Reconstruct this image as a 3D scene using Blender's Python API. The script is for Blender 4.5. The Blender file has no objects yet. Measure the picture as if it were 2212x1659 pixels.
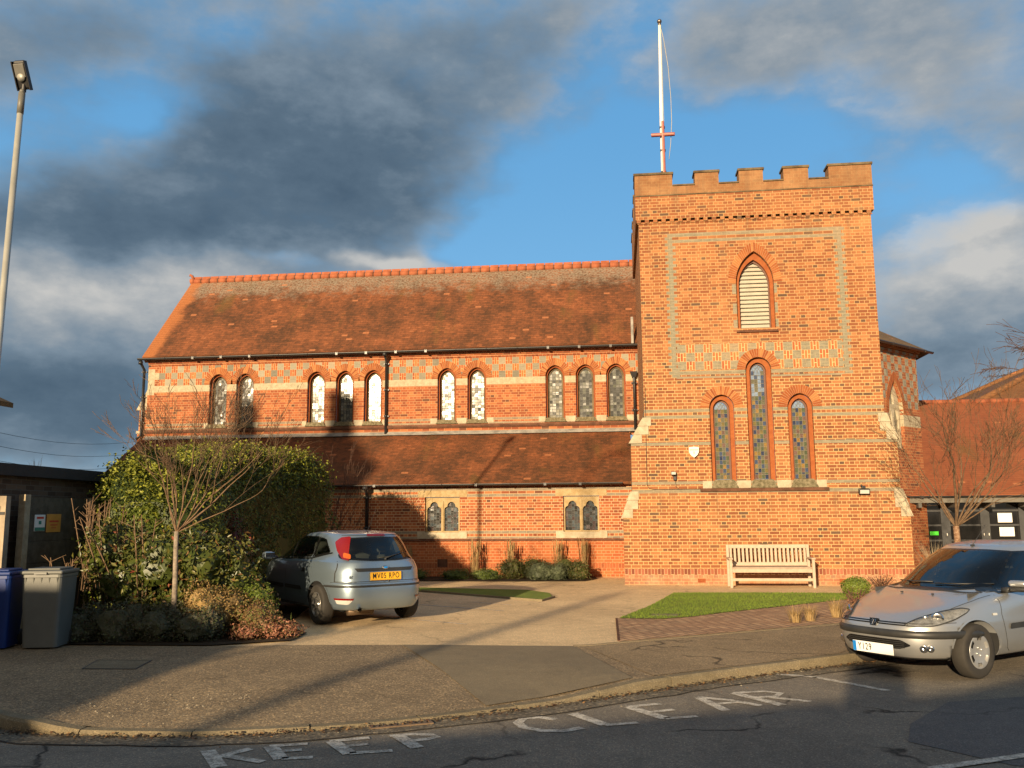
import bpy, bmesh, math, random
import numpy as np
from mathutils import Vector, Matrix, noise
from mathutils.bvhtree import BVHTree
from mathutils.geometry import tessellate_polygon, delaunay_2d_cdt
rad = math.radians
random.seed(7)
sc = bpy.context.scene
col = sc.collection

# ------------------------------------------------------------------ camera
CAMP = Vector((0, 0, 1.6))
FPX = 1926.0            # focal length in pixels of a 2212 px wide frame
CM = (Matrix.Rotation(rad(6.79), 3, 'Z') @ Matrix.Rotation(rad(98.385), 3, 'X') @ Matrix.Rotation(rad(-0.414), 3, 'Z'))
cd = bpy.data.cameras.new('camera')
cam = bpy.data.objects.new('camera', cd)
col.objects.link(cam)
cam.matrix_world = Matrix.Translation(CAMP) @ CM.to_4x4()
cd.sensor_width = 36
cd.lens = FPX / 2212 * 36
cd.clip_start = 0.05
cd.clip_end = 3000
sc.camera = cam

def ray(x, y):
    return CM @ Vector(((x - 1106) / FPX, -(y - 829.5) / FPX, -1))
def G(x, y, z=0.0):
    d = ray(x, y); t = (z - CAMP.z) / d.z
    return CAMP + d * t
def V(x, y, Y):
    d = ray(x, y); t = Y / d.y
    return CAMP + d * t

# ------------------------------------------------------------------ light
SAZ, SEL = 15.5, 12.0
sun_dir = Vector((math.sin(rad(SAZ)) * math.cos(rad(SEL)), math.cos(rad(SAZ)) * math.cos(rad(SEL)), -math.sin(rad(SEL))))
ld = bpy.data.lights.new('sun', 'SUN')
ld.energy = 5.0
ld.angle = rad(0.55)
ld.color = (1.0, 0.765, 0.48)
sun = bpy.data.objects.new('sun', ld)
col.objects.link(sun)
sun.rotation_euler = sun_dir.to_track_quat('-Z', 'Y').to_euler()
sun.location = (-20, -50, 30)
TA = math.tan(rad(SAZ))
TV = math.tan(rad(SEL)) / math.cos(rad(SAZ))

sc.render.engine = 'CYCLES'
sc.view_settings.view_transform = 'Standard'
sc.view_settings.look = 'None'
sc.view_settings.exposure = 0.75
sc.view_settings.gamma = 1.0

# ------------------------------------------------------------------ node helper
class NT:
    def __init__(s, nt):
        s.nt = nt; s.n = nt.nodes; s.l = nt.links
    def node(s, t, **k):
        nd = s.n.new(t)
        for a, b in k.items(): setattr(nd, a, b)
        return nd
    def put(s, sock, v):
        if v is None: return
        if hasattr(v, 'is_output') or isinstance(v, bpy.types.NodeSocket): s.l.new(v, sock)
        else:
            if isinstance(v, (tuple, list)) and len(v) == 3 and len(sock.default_value) == 4: v = (*v, 1)
            sock.default_value = v
    def m(s, op, a, b=None, c=None, clamp=False):
        nd = s.node('ShaderNodeMath', operation=op, use_clamp=clamp)
        s.put(nd.inputs[0], a)
        if b is not None: s.put(nd.inputs[1], b)
        if c is not None: s.put(nd.inputs[2], c)
        return nd.outputs[0]
    def add(s, a, b): return s.m('ADD', a, b)
    def mul(s, a, b): return s.m('MULTIPLY', a, b)
    def sub(s, a, b): return s.m('SUBTRACT', a, b)
    def mx(s, a, b): return s.m('MAXIMUM', a, b)
    def mix(s, f, a, b, mode='MIX'):
        nd = s.node('ShaderNodeMix', data_type='RGBA', blend_type=mode)
        s.put(nd.inputs[0], f); s.put(nd.inputs[6], a); s.put(nd.inputs[7], b)
        return nd.outputs[2]
    def mixf(s, f, a, b):
        nd = s.node('ShaderNodeMix', data_type='FLOAT')
        s.put(nd.inputs[0], f); s.put(nd.inputs[2], a); s.put(nd.inputs[3], b)
        return nd.outputs[0]
    def ramp(s, f, stops, interp='LINEAR'):
        nd = s.node('ShaderNodeValToRGB'); r = nd.color_ramp; r.interpolation = interp
        while len(r.elements) < len(stops): r.elements.new(0.5)
        for e, (p, c) in zip(r.elements, stops):
            e.position = p; e.color = (*c, 1) if len(c) == 3 else c
        s.put(nd.inputs[0], f)
        return nd.outputs[0]
    def ss(s, f, a, b):
        nd = s.node('ShaderNodeMapRange', interpolation_type='SMOOTHSTEP')
        s.put(nd.inputs[0], f); nd.inputs[1].default_value = a; nd.inputs[2].default_value = b
        return nd.outputs[0]
    def noise(s, vec, scale, detail=4, rough=0.55, dist=0.0):
        nd = s.node('ShaderNodeTexNoise')
        if vec is not None: s.put(nd.inputs['Vector'], vec)
        nd.inputs['Scale'].default_value = scale; nd.inputs['Detail'].default_value = detail
        nd.inputs['Roughness'].default_value = rough; nd.inputs['Distortion'].default_value = dist
        return nd.outputs['Fac']
    def vor(s, vec, scale, feature='F1', out='Distance', rnd=1.0):
        nd = s.node('ShaderNodeTexVoronoi', feature=feature)
        s.put(nd.inputs['Vector'], vec); nd.inputs['Scale'].default_value = scale
        nd.inputs['Randomness'].default_value = rnd
        return nd.outputs[out]
    def comb(s, x, y, z=0.0):
        nd = s.node('ShaderNodeCombineXYZ'); s.put(nd.inputs[0], x); s.put(nd.inputs[1], y); s.put(nd.inputs[2], z)
        return nd.outputs[0]
    def sep(s, v):
        nd = s.node('ShaderNodeSeparateXYZ'); s.put(nd.inputs[0], v); return nd.outputs
    def band(s, v, a, b):
        return s.mul(s.m('GREATER_THAN', v, a), s.m('LESS_THAN', v, b))
    def brick(s, vec, w, h, mort, squash=1.0, smooth=0.1, bias=0.0):
        nd = s.node('ShaderNodeTexBrick', offset=0.5, offset_frequency=2, squash=squash, squash_frequency=2)
        s.put(nd.inputs['Vector'], vec)
        nd.inputs['Color1'].default_value = (0, 0, 0, 1); nd.inputs['Color2'].default_value = (1, 1, 1, 1)
        nd.inputs['Mortar'].default_value = (0.5, 0.5, 0.5, 1)
        nd.inputs['Scale'].default_value = 1.0; nd.inputs['Mortar Size'].default_value = mort
        nd.inputs['Mortar Smooth'].default_value = smooth; nd.inputs['Bias'].default_value = bias
        nd.inputs['Brick Width'].default_value = w; nd.inputs['Row Height'].default_value = h
        return nd.outputs['Color'], nd.outputs['Fac']

def newmat(name):
    m = bpy.data.materials.new(name); m.use_nodes = True
    t = NT(m.node_tree)
    b = t.n['Principled BSDF']
    return m, t, b
def uvw(t):
    return t.node('ShaderNodeTexCoord').outputs['UV']
def obc(t):
    return t.node('ShaderNodeTexCoord').outputs['Object']
def bump(t, b, h, strength=0.5, dist=0.01):
    nd = t.node('ShaderNodeBump'); nd.inputs['Strength'].default_value = strength; nd.inputs['Distance'].default_value = dist
    t.put(nd.inputs['Height'], h); t.l.new(nd.outputs[0], b.inputs['Normal'])
def simple(name, c, rough=0.6, metal=0.0, var=0.12, scale=6.0, coat=0.0, bmp=0.0, spec=0.5, c2=None):
    m, t, b = newmat(name)
    n = t.noise(obc(t), scale, 5, 0.6)
    hi = c2 if c2 else tuple(min(1, x * (1 + var)) for x in c)
    lo = tuple(x * (1 - var) for x in c)
    t.put(b.inputs['Base Color'], t.ramp(n, [(0.3, lo), (0.7, hi)]))
    b.inputs['Roughness'].default_value = rough; b.inputs['Metallic'].default_value = metal
    b.inputs['Coat Weight'].default_value = coat; b.inputs['Specular IOR Level'].default_value = spec
    if bmp: bump(t, b, t.noise(obc(t), scale * 8, 4, 0.6), bmp, 0.01)
    return m

# ------------------------------------------------------------------ world: sky and clouds
w = bpy.data.worlds.new('World'); sc.world = w; w.use_nodes = True
t = NT(w.node_tree)
bg = t.n['Background']
sky = t.node('ShaderNodeTexSky', sky_type='NISHITA', sun_disc=False)
sky.sun_elevation = rad(SEL); sky.sun_rotation = rad(180 + SAZ)
sky.air_density = 1.0; sky.dust_density = 0.6; sky.ozone_density = 2.5
gen = t.node('ShaderNodeTexCoord').outputs['Generated']
gx, gy, gz = t.sep(gen)
az0 = t.m('ARCTAN2', gx, gy)                       # azimuth, 0 = +Y, right positive
el0 = t.m('ARCSINE', gz)
wv = t.comb(t.mul(az0, 1.0), t.mul(el0, 1.55), 0.0)
ns = t.node('ShaderNodeTexNoise'); t.put(ns.inputs['Vector'], wv)
ns.inputs['Scale'].default_value = 3.2; ns.inputs['Detail'].default_value = 5; ns.inputs['Roughness'].default_value = 0.55
nr, ng, nb = t.sep(ns.outputs['Color'])
az = t.add(az0, t.mul(t.sub(nr, 0.5), 0.20))
el = t.add(el0, t.mul(t.sub(ng, 0.5), 0.14))
fine = t.noise(wv, 5.5, 8, 0.58, 0.0)
fine2 = t.noise(t.comb(t.mul(az0, 1.0), t.mul(el0, 1.8), 3.0), 14.0, 6, 0.6, 0.0)
def pa(x, y):
    d = ray(x, y).normalized()
    return math.atan2(d.x, d.y), math.asin(d.z)
def blob(x, y, sx, sy, amp, rot=0.0):
    a, e = pa(x, y)
    c, s_ = math.cos(rad(rot)), math.sin(rad(rot))
    dx = t.sub(az, a); dy = t.sub(el, e)
    u = t.add(t.mul(dx, c), t.mul(dy, s_)); v = t.sub(t.mul(dy, c), t.mul(dx, s_))
    u = t.mul(u, FPX / sx); v = t.mul(v, FPX / sy)
    q = t.add(t.mul(u, u), t.mul(v, v))
    return t.mul(t.m('EXPONENT', t.mul(q, -1.0)), amp)
def total(bl, base):
    acc = base
    for b_ in bl: acc = t.add(acc, blob(*b_))
    return acc
# cloud cover: positive blobs are cloud, negative ones are holes of blue
cover = total([(620, 300, 520, 300, 0.62), (200, 600, 420, 150, 0.62), (1750, 30, 460, 120, 0.42), (2120, 220, 190, 190, 0.5), (1560, 130, 220, 90, 0.22),
               (2060, 640, 220, 150, 0.55), (2090, 520, 90, 40, 0.35), (90, 900, 420, 130, 0.62), (0, 60, 260, 120, 0.30), (1080, 90, 280, 120, 0.30), (820, 583, 150, 26, 0.55),
               (250, 215, 150, 80, -0.70, 18), (20, 350, 80, 80, -0.6), (520, 60, 160, 40, -0.25, 10), (1380, 60, 120, 90, -0.35, 35), (1180, 470, 230, 120, -0.85, 20), (1330, 330, 110, 180, -0.35, 20),
               (1620, 300, 260, 90, -0.50), (960, 548, 130, 36, -0.4, 12), (1990, 410, 140, 80, -0.62), (560, 583, 60, 22, -0.35), (2080, 800, 200, 60, 0.35)], 0.12)
cover = t.add(cover, t.mul(t.sub(fine, 0.5), 1.05))
cover = t.add(cover, t.mul(t.sub(fine2, 0.5), 0.55))
cov = t.ss(cover, -0.20, 0.66)
brt = total([(600, 300, 360, 170, -0.28), (280, 520, 300, 90, -0.32), (800, 420, 260, 110, -0.20), (200, 640, 330, 60, 0.50), (420, 590, 90, 40, 0.35), (820, 590, 150, 26, 0.65),
             (1700, 60, 420, 120, 0.16), (2130, 150, 160, 110, 0.22), (2060, 600, 190, 90, 0.55), (2050, 495, 90, 36, 0.7), (2060, 760, 200, 60, -0.15), (60, 860, 500, 110, -0.40),
             (120, 90, 260, 120, -0.05), (1150, 150, 260, 130, -0.05)], 0.50)
brt = t.add(brt, t.mul(t.sub(fine2, 0.5), 0.75))
brt = t.add(brt, t.mul(t.sub(fine, 0.5), 0.40))
# edges that catch the low sun
edge_ = t.mul(t.ss(cover, 0.05, 0.25), t.sub(1.0, t.ss(cover, 0.30, 0.62)))
brt = t.add(brt, t.mul(edge_, 0.14))
ccol = t.ramp(brt, [(0.0, (0.070, 0.110, 0.158)), (0.25, (0.105, 0.155, 0.210)), (0.5, (0.20, 0.262, 0.325)), (0.75, (0.36, 0.39, 0.415)), (1.0, (0.60, 0.585, 0.555))])
# clear sky: the physical sky, scaled down; richer blue away from the sun
skyc = t.mix(1.0, sky.outputs[0], (0.09, 0.12, 0.16, 1), 'MULTIPLY')
low = t.ss(el0, 0.0, 0.5)
deep = t.mix(low, (0.27, 0.58, 0.86, 1), (0.14, 0.41, 0.74, 1))
skyc = t.mix(0.85, skyc, deep)
full = t.mix(t.mul(cov, 0.96), skyc, ccol)
# the half of the sky round the low sun is warm and hazy
sd = t.node('ShaderNodeVectorMath', operation='DOT_PRODUCT'); t.put(sd.inputs[0], gen); sd.inputs[1].default_value = tuple(-sun_dir)
back_ = t.ss(sd.outputs['Value'], -0.25, 0.95)
full = t.mix(t.mul(back_, 0.9), full, t.mix(t.ss(sd.outputs['Value'], 0.3, 1.0), (0.17, 0.165, 0.155, 1), (0.75, 0.58, 0.38, 1)))
full = t.mix(t.mul(t.ss(el0, 0.75, 1.2), 0.8), full, (0.12, 0.135, 0.15, 1))
t.put(bg.inputs['Color'], full)
bg.inputs['Strength'].default_value = 0.58

# ------------------------------------------------------------------ mesh helpers
def autouv(me):
    uvl = me.uv_layers.new(name='UVMap')
    nl = len(me.loops)
    data = np.zeros(nl * 2, dtype=np.float32)
    nv = len(me.vertices)
    co = np.zeros(nv * 3); me.vertices.foreach_get('co', co); co = co.reshape(-1, 3)
    for p in me.polygons:
        n = p.normal
        if abs(n.z) > 0.985: tx, ty = Vector((1, 0, 0)), Vector((0, 1, 0))
        else:
            tx = Vector((0, 0, 1)).cross(n).normalized(); ty = n.cross(tx)
        for li in p.loop_indices:
            c = co[me.loops[li].vertex_index]
            data[2 * li] = c[0] * tx.x + c[1] * tx.y + c[2] * tx.z
            data[2 * li + 1] = c[0] * ty.x + c[1] * ty.y + c[2] * ty.z
    uvl.data.foreach_set('uv', data)

class MB:
    def __init__(s): s.v = []; s.f = []; s.mi = []; s.sm = []
    def face(s, pts, mi=0, smooth=False):
        i = len(s.v); s.v += [tuple(p) for p in pts]; s.f.append(tuple(range(i, i + len(pts)))); s.mi.append(mi); s.sm.append(smooth)
    def mesh(s, vs, fs, mi=0, smooth=False):
        i = len(s.v); s.v += [tuple(p) for p in vs]
        for f in fs: s.f.append(tuple(i + k for k in f)); s.mi.append(mi); s.sm.append(smooth)
    def box(s, x0, x1, y0, y1, z0, z1, mi=0, M=None):
        vs = [Vector(p) for p in ((x0, y0, z0), (x1, y0, z0), (x1, y1, z0), (x0, y1, z0), (x0, y0, z1), (x1, y0, z1), (x1, y1, z1), (x0, y1, z1))]
        if M is not None: vs = [M @ p for p in vs]
        s.mesh(vs, [(0, 3, 2, 1), (4, 5, 6, 7), (0, 1, 5, 4), (1, 2, 6, 5), (2, 3, 7, 6), (3, 0, 4, 7)], mi)
    def rbox(s, x0, x1, y0, y1, z0, z1, r=0.01, mi=0, M=None):
        bm = bmesh.new()
        bmesh.ops.create_cube(bm, size=1)
        for v in bm.verts:
            v.co = Vector(((x0 + x1) / 2 + v.co.x * (x1 - x0), (y0 + y1) / 2 + v.co.y * (y1 - y0), (z0 + z1) / 2 + v.co.z * (z1 - z0)))
        bmesh.ops.bevel(bm, geom=bm.edges[:], offset=min(r, 0.45 * min(x1 - x0, y1 - y0, z1 - z0)), segments=2, affect='EDGES', profile=0.5)
        s.bm(bm, mi, M)
    def bm(s, bm, mi=0, M=None, smooth=False):
        bm.verts.index_update()
        s.mesh([(M @ v.co if M is not None else v.co.copy()) for v in bm.verts], [[v.index for v in f.verts] for f in bm.faces], mi, smooth)
        bm.free()
    def tube(s, pts, rs, n=8, mi=0, cap=True, smooth=True):
        pts = [Vector(p) for p in pts]
        if not isinstance(rs, (list, tuple)): rs = [rs] * len(pts)
        vs = []; up = None
        for i, p in enumerate(pts):
            d = (pts[min(i + 1, len(pts) - 1)] - pts[max(i - 1, 0)])
            if d.length < 1e-9: d = Vector((0, 0, 1))
            d.normalize()
            if up is None:
                up = d.orthogonal().normalized()
            up = (up - d * up.dot(d))
            if up.length < 1e-6: up = d.orthogonal()
            up.normalize(); sd = d.cross(up)
            for k in range(n):
                a = 2 * math.pi * k / n
                vs.append(p + (up * math.cos(a) + sd * math.sin(a)) * rs[i])
        fs = []
        for i in range(len(pts) - 1):
            for k in range(n):
                k2 = (k + 1) % n
                fs.append((i * n + k, i * n + k2, (i + 1) * n + k2, (i + 1) * n + k))
        if cap:
            fs.append(tuple(reversed(range(n)))); fs.append(tuple((len(pts) - 1) * n + k for k in range(n)))
        s.mesh(vs, fs, mi, smooth)
    def lathe(s, prof, n=24, mi=0, M=None, smooth=True):
        # prof: list of (r, h) about local Z
        vs = []
        for r, h in prof:
            for k in range(n):
                a = 2 * math.pi * k / n
                p = Vector((r * math.cos(a), r * math.sin(a), h)); vs.append(M @ p if M is not None else p)
        fs = [(i * n + k, i * n + (k + 1) % n, (i + 1) * n + (k + 1) % n, (i + 1) * n + k) for i in range(len(prof) - 1) for k in range(n)]
        s.mesh(vs, fs, mi, smooth)
    def extr(s, poly, y0, y1, mi=0, mib=None):
        # polygon in (x, z), extruded from y0 (front, normal -Y) to y1
        idx = tessellate_polygon([[Vector((x, z, 0)) for x, z in poly]])
        P = [Vector((x, y0, z)) for x, z in poly]; Q = [Vector((x, y1, z)) for x, z in poly]
        for a in idx:
            tri = [P[i] for i in a]
            n = (tri[1] - tri[0]).cross(tri[2] - tri[0])
            if n.length < 1e-12: continue
            if n.y > 0: tri.reverse()
            s.face(tri, mi)
            s.face([Vector((p.x, y1, p.z)) for p in reversed(tri)], mi)
        area = sum(poly[i][0] * poly[(i + 1) % len(poly)][1] - poly[(i + 1) % len(poly)][0] * poly[i][1] for i in range(len(poly)))
        nn = len(poly)
        for i in range(nn):
            j = (i + 1) % nn
            q = [P[i], P[j], Q[j], Q[i]]
            if area > 0: q.reverse()
            s.face(q, mi if mib is None else mib)
    def wall(s, outer, holes, y, depth, mi=0, mir=None):
        polys = [outer] + holes
        flat = [p for q in polys for p in q]
        idx = tessellate_polygon([[Vector((x, z, 0)) for x, z in q] for q in polys])
        for a in idx:
            tri = [Vector((flat[i][0], y, flat[i][1])) for i in a]
            n = (tri[1] - tri[0]).cross(tri[2] - tri[0])
            if n.length < 1e-12: continue
            if n.y > 0: tri.reverse()
            s.face(tri, mi)
        for h in holes: s.reveal(h, y, depth, mi if mir is None else mir)
    def reveal(s, h, y, depth, mi):
        area = sum(h[i][0] * h[(i + 1) % len(h)][1] - h[(i + 1) % len(h)][0] * h[i][1] for i in range(len(h)))
        for i in range(len(h)):
            a, b = h[i], h[(i + 1) % len(h)]
            q = [(a[0], y, a[1]), (b[0], y, b[1]), (b[0], y + depth, b[1]), (a[0], y + depth, a[1])]
            if area < 0: q.reverse()
            s.face(q, mi)
    def ring(s, outer, inner, y, depth, mi=0, mir=None):
        s.wall(outer, [inner], y, depth, mi, mir)
    def build(s, name, mats, parent=None, **k):
        me = bpy.data.meshes.new(name); me.from_pydata(s.v, [], s.f)
        if not isinstance(mats, (list, tuple)): mats = [mats]
        for m in mats: me.materials.append(m)
        me.polygons.foreach_set('material_index', s.mi)
        me.polygons.foreach_set('use_smooth', s.sm)
        me.update(); autouv(me)
        return link(name, me, parent, **k)

def link(name, me, parent=None, **k):
    o = bpy.data.objects.new(name, me); col.objects.link(o)
    wd = k.pop('world', False)
    if parent is not None:
        o.parent = parent
        if wd and parent.type == 'EMPTY':
            o.matrix_parent_inverse = (Matrix.Translation(parent.location) @ parent.rotation_euler.to_matrix().to_4x4()).inverted()
    for a, b in k.items(): o[a] = b
    return o
def tag(o, label, cat, group=None, kind=None):
    o['label'] = label; o['category'] = cat
    if group: o['group'] = group
    if kind: o['kind'] = kind
    return o
def struct(o, label=None):
    o['kind'] = 'structure'
    if label: o['label'] = label
    return o
def empty(name, loc, label, cat, group=None, rz=0.0):
    o = bpy.data.objects.new(name, None); col.objects.link(o)
    o.empty_display_size = 0.2
    o.location = loc; o.rotation_euler = (0, 0, rz)
    return tag(o, label, cat, group)
def wchild(o, parent):
    # child given in world coordinates
    o.parent = parent
    o.matrix_parent_inverse = (Matrix.Translation(parent.location) @ parent.rotation_euler.to_matrix().to_4x4()).inverted()
    return o
def text_mesh(name, body, size, mat, depth=0.002, align='CENTER', sx=1.0, bold=0.0):
    cu = bpy.data.curves.new(name, 'FONT'); cu.body = body; cu.size = size; cu.extrude = depth
    cu.align_x = align; cu.align_y = 'CENTER'; cu.offset = bold; cu.space_character = 1.2 if bold else 1.0
    o = bpy.data.objects.new(name, cu); col.objects.link(o)
    dg = bpy.context.evaluated_depsgraph_get(); dg.update()
    me = bpy.data.meshes.new_from_object(o.evaluated_get(dg))
    bpy.data.objects.remove(o)
    for v in me.vertices: v.co.x *= sx
    me.materials.clear(); me.materials.append(mat)
    me.name = name
    return me
def place(name, me, M, parent):
    for v in me.vertices: v.co = M @ v.co
    me.update()
    o = bpy.data.objects.new(name, me); col.objects.link(o); o.parent = parent
    return o
def lancet(cx, z0, hw, zs, za, n=9):
    r = za - zs; R = (hw * hw + r * r) / (2 * hw)
    pts = [(cx - hw, z0), (cx + hw, z0)]
    a1 = math.atan2(r, hw - (hw - R) - hw + (0 - (hw - R)) - 0) if False else None
    cxr = hw - R
    amax = math.atan2(r, -cxr)
    for i in range(n + 1):
        a = amax * i / n
        pts.append((cx + cxr + R * math.cos(a), zs + R * math.sin(a)))
    for i in range(n - 1, -1, -1):
        a = amax * i / n
        pts.append((cx - cxr - R * math.cos(a), zs + R * math.sin(a)))
    return pts
def archcurve(cx, hw, zs, za, n):
    # points and outward normals from right spring to left spring
    r = za - zs; R = (hw * hw + r * r) / (2 * hw); cxr = hw - R; amax = math.atan2(r, -cxr); out = []
    for i in range(n + 1):
        a = amax * i / n
        out.append((cx + cxr + R * math.cos(a), zs + R * math.sin(a), math.cos(a), math.sin(a)))
    for i in range(n, -1, -1):
        a = amax * i / n
        out.append((cx - cxr - R * math.cos(a), zs + R * math.sin(a), -math.cos(a), math.sin(a)))
    return out
def voussoirs(mb, cx, hw, zs, za, hw2, za2, y0, y1, nb, mi_brick, mi_mort, gap=0.14):
    """ring of wedge bricks between the inner arch (hw, za) and the outer arch (hw2, za2)"""
    N = 200
    def sample(hw_, za_):
        c = archcurve(cx, hw_, zs, za_, N // 2)
        p = [(a[0], a[1]) for a in c]
        L = [0.0]
        for i in range(1, len(p)): L.append(L[-1] + math.hypot(p[i][0] - p[i - 1][0], p[i][1] - p[i - 1][1]))
        def at(f):
            q = f * L[-1]
            for i in range(1, len(L)):
                if L[i] >= q:
                    k = (q - L[i - 1]) / max(1e-9, L[i] - L[i - 1])
                    return (p[i - 1][0] + (p[i][0] - p[i - 1][0]) * k, p[i - 1][1] + (p[i][1] - p[i - 1][1]) * k)
            return p[-1]
        return at
    A, B = sample(hw, za), sample(hw2, za2)
    for i in range(nb):
        # mortar backing
        f0, f1 = i / nb, (i + 1) / nb
        q = [A(f0), B(f0), B(f1), A(f1)]
        mb.extr(q, y0 + 0.002, y1, mi_mort)
        g = gap / 2 / nb
        a0, b0, b1, a1 = A(f0 + g), B(f0 + g), B(f1 - g), A(f1 - g)
        k = random.choice(mi_brick)
        mb.extr([a0, b0, b1, a1], y0, y0 + 0.01, k)
# ================================================================== materials
def brick_nodes(t, uv, ramp_stops, mortc, w=0.225, h=0.075, mort=0.006, squash=0.5, smooth=0.15):
    c, f = t.brick(uv, w, h, mort, squash, smooth)
    cc = t.ramp(c, ramp_stops)
    return t.mix(f, cc, mortc), f
def rowcol(t, uv):
    x, y, z = t.sep(uv); return x, y
def finish(t, b, colr, f, rough=0.85, bs=0.5, dist=0.006, extra=None):
    t.put(b.inputs['Base Color'], colr); b.inputs['Roughness'].default_value = rough
    b.inputs['Specular IOR Level'].default_value = 0.25
    h = t.sub(1.0, f)
    if extra is not None: h = t.add(h, t.mul(extra, 0.5))
    bump(t, b, h, bs, dist)
RED = [(0.0, (0.0988, 0.0572, 0.0384)), (0.03, (0.1119, 0.0648, 0.0428)), (0.09, (0.1947, 0.0676, 0.0316)), (0.5, (0.2594, 0.0911, 0.0379)), (0.8, (0.3054, 0.121, 0.0488)), (1.0, (0.3644, 0.1551, 0.0645))]
NRED = [(0.0, (0.1096, 0.0506, 0.0322)), (0.05, (0.2012, 0.0574, 0.0272)), (0.4, (0.2862, 0.0835, 0.0356)), (0.8, (0.3562, 0.113, 0.0451)), (1.0, (0.4192, 0.1538, 0.0617))]
def stone_nodes(t, uv, c0=(0.32, 0.27, 0.18), c1=(0.46, 0.40, 0.28), sc_=9.0):
    n = t.noise(uv, sc_, 5, 0.65)
    return t.mix(t.ss(n, 0.3, 0.7), (*c0, 1), (*c1, 1))

def tower_brick():
    m, t, b = newmat('tower_brick')
    uv = uvw(t); x, z = rowcol(t, uv)
    big = t.noise(uv, 0.55, 4, 0.6)
    mcol = t.mix(t.ss(z, 4.6, 5.8), (0.475, 0.33, 0.15, 1), (0.42, 0.265, 0.12, 1))
    base, f = brick_nodes(t, uv, RED, mcol, mort=0.0075)
    # soldier course of dark bricks above the plinth
    sv = t.comb(z, x)
    sold, f2 = brick_nodes(t, t.comb(t.sub(z, 0.23), x), [(0.0, (0.16, 0.05, 0.03)), (0.5, (0.26, 0.085, 0.045)), (1.0, (0.33, 0.12, 0.07))], (0.42, 0.29, 0.16, 1), w=3.0, h=0.075, mort=0.006, squash=1.0)
    c = t.mix(t.band(z, 0.225, 0.355), base, sold)
    # weathered pale plinth
    pn = t.noise(uv, 2.2, 5, 0.7)
    pl = t.mix(t.ss(pn, 0.35, 0.65), (0.34, 0.15, 0.085, 1), (0.46, 0.30, 0.20, 1))
    pl = t.mix(0.55, base, pl)
    c = t.mix(t.m('LESS_THAN', z, 0.225), c, pl)
    # parapet: dull, lichened
    par = t.mix(t.ss(pn, 0.3, 0.7), (0.20, 0.095, 0.042, 1), (0.29, 0.165, 0.08, 1))
    c = t.mix(t.mul(t.m('GREATER_THAN', z, 9.3), 0.78), c, par)
    # grey stone or blue brick bands
    row = t.m('FLOOR', t.m('DIVIDE', z, 0.075)); par2 = t.m('MODULO', row, 2.0)
    tooth = t.mul(t.sub(par2, 0.5), 0.075)
    xt = t.add(x, tooth)
    gn = t.noise(t.comb(t.mul(x, 3), t.mul(z, 12)), 2.0, 4, 0.6)
    gc = t.ramp(gn, [(0.25, (0.145, 0.132, 0.095)), (0.5, (0.215, 0.195, 0.14)), (0.75, (0.29, 0.262, 0.19))])
    gj, gf = t.brick(uv, 0.225, 0.075, 0.005, 1.0, 0.1)
    gc = t.mix(t.mul(gf, 0.5), gc, (0.38, 0.31, 0.19, 1))
    msk = None
    for a, bb in ((3.975, 4.05), (3.825, 3.90), (3.195, 3.27), (2.285, 2.355), (2.085, 2.165)):
        k = t.band(z, a, bb); msk = k if msk is None else t.mx(msk, k)
    inx = t.band(xt, 1.44, 5.23)
    for a, bb in ((4.86, 4.95), (4.775, 4.82)): msk = t.mx(msk, t.mul(t.band(z, a, bb), inx))
    fr = t.mx(t.band(xt, 1.27, 1.45), t.band(xt, 5.22, 5.40))
    fr = t.mul(fr, t.band(z, 4.80, 8.34))
    tp = t.mul(t.mx(t.band(z, 8.25, 8.34), t.band(z, 8.10, 8.175)), t.band(x, 1.3, 5.38))
    msk = t.mx(msk, t.mx(fr, tp))
    # stones beside the belfry opening
    bx = t.mx(t.band(x, 2.78, 2.88), t.band(x, 3.72, 3.82))
    bz = t.mx(t.mx(t.band(z, 6.78, 7.02), t.band(z, 6.3, 6.55)), t.band(z, 5.96, 6.15))
    msk = t.mx(msk, t.mul(bx, bz))
    c = t.mix(msk, c, gc)
    # chequer
    S = 0.2045
    cx = t.m('FLOOR', t.m('DIVIDE', t.sub(x, 1.44), S)); cz = t.m('FLOOR', t.m('DIVIDE', t.sub(z, 4.975), S))
    pr = t.m('MODULO', t.add(cx, cz), 2.0)
    vb, f3 = brick_nodes(t, t.comb(t.sub(z, 4.975), t.sub(x, 1.44)), [(0.0, (0.30, 0.08, 0.035)), (1.0, (0.50, 0.16, 0.06))], (0.58, 0.44, 0.22, 1), w=S, h=S / 3, mort=0.008, squash=1.0)
    gcell = t.brick(t.comb(t.sub(x, 1.44), t.sub(z, 4.975)), S, S / 2.0, 0.004, 1.0, 0.1)
    gg = t.mix(t.mul(gcell[1], 0.55), gc, (0.36, 0.30, 0.19, 1))
    ck = t.mix(pr, gg, vb)
    c = t.mix(t.mul(t.band(z, 4.975, 5.59), t.band(x, 1.44, 5.23)), c, ck)
    c = t.mix(t.mul(t.ss(big, 0.45, 0.75), 0.28), c, (0.58, 0.30, 0.13, 1))
    dn = t.noise(uv, 1.3, 6, 0.7)
    c = t.mix(t.mul(t.ss(dn, 0.55, 0.8), 0.35), c, (0.23, 0.12, 0.06, 1))
    sk = t.noise(t.comb(t.mul(x, 5.5), t.mul(z, 0.35)), 1.0, 5, 0.7)
    under = t.mx(t.mul(t.ss(z, 8.9, 9.3), 1.0), t.mx(t.mul(t.ss(z, 1.2, 2.1), t.m('LESS_THAN', z, 2.12)), t.mul(t.ss(z, 7.6, 8.6), t.m('LESS_THAN', z, 8.62))))
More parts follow.
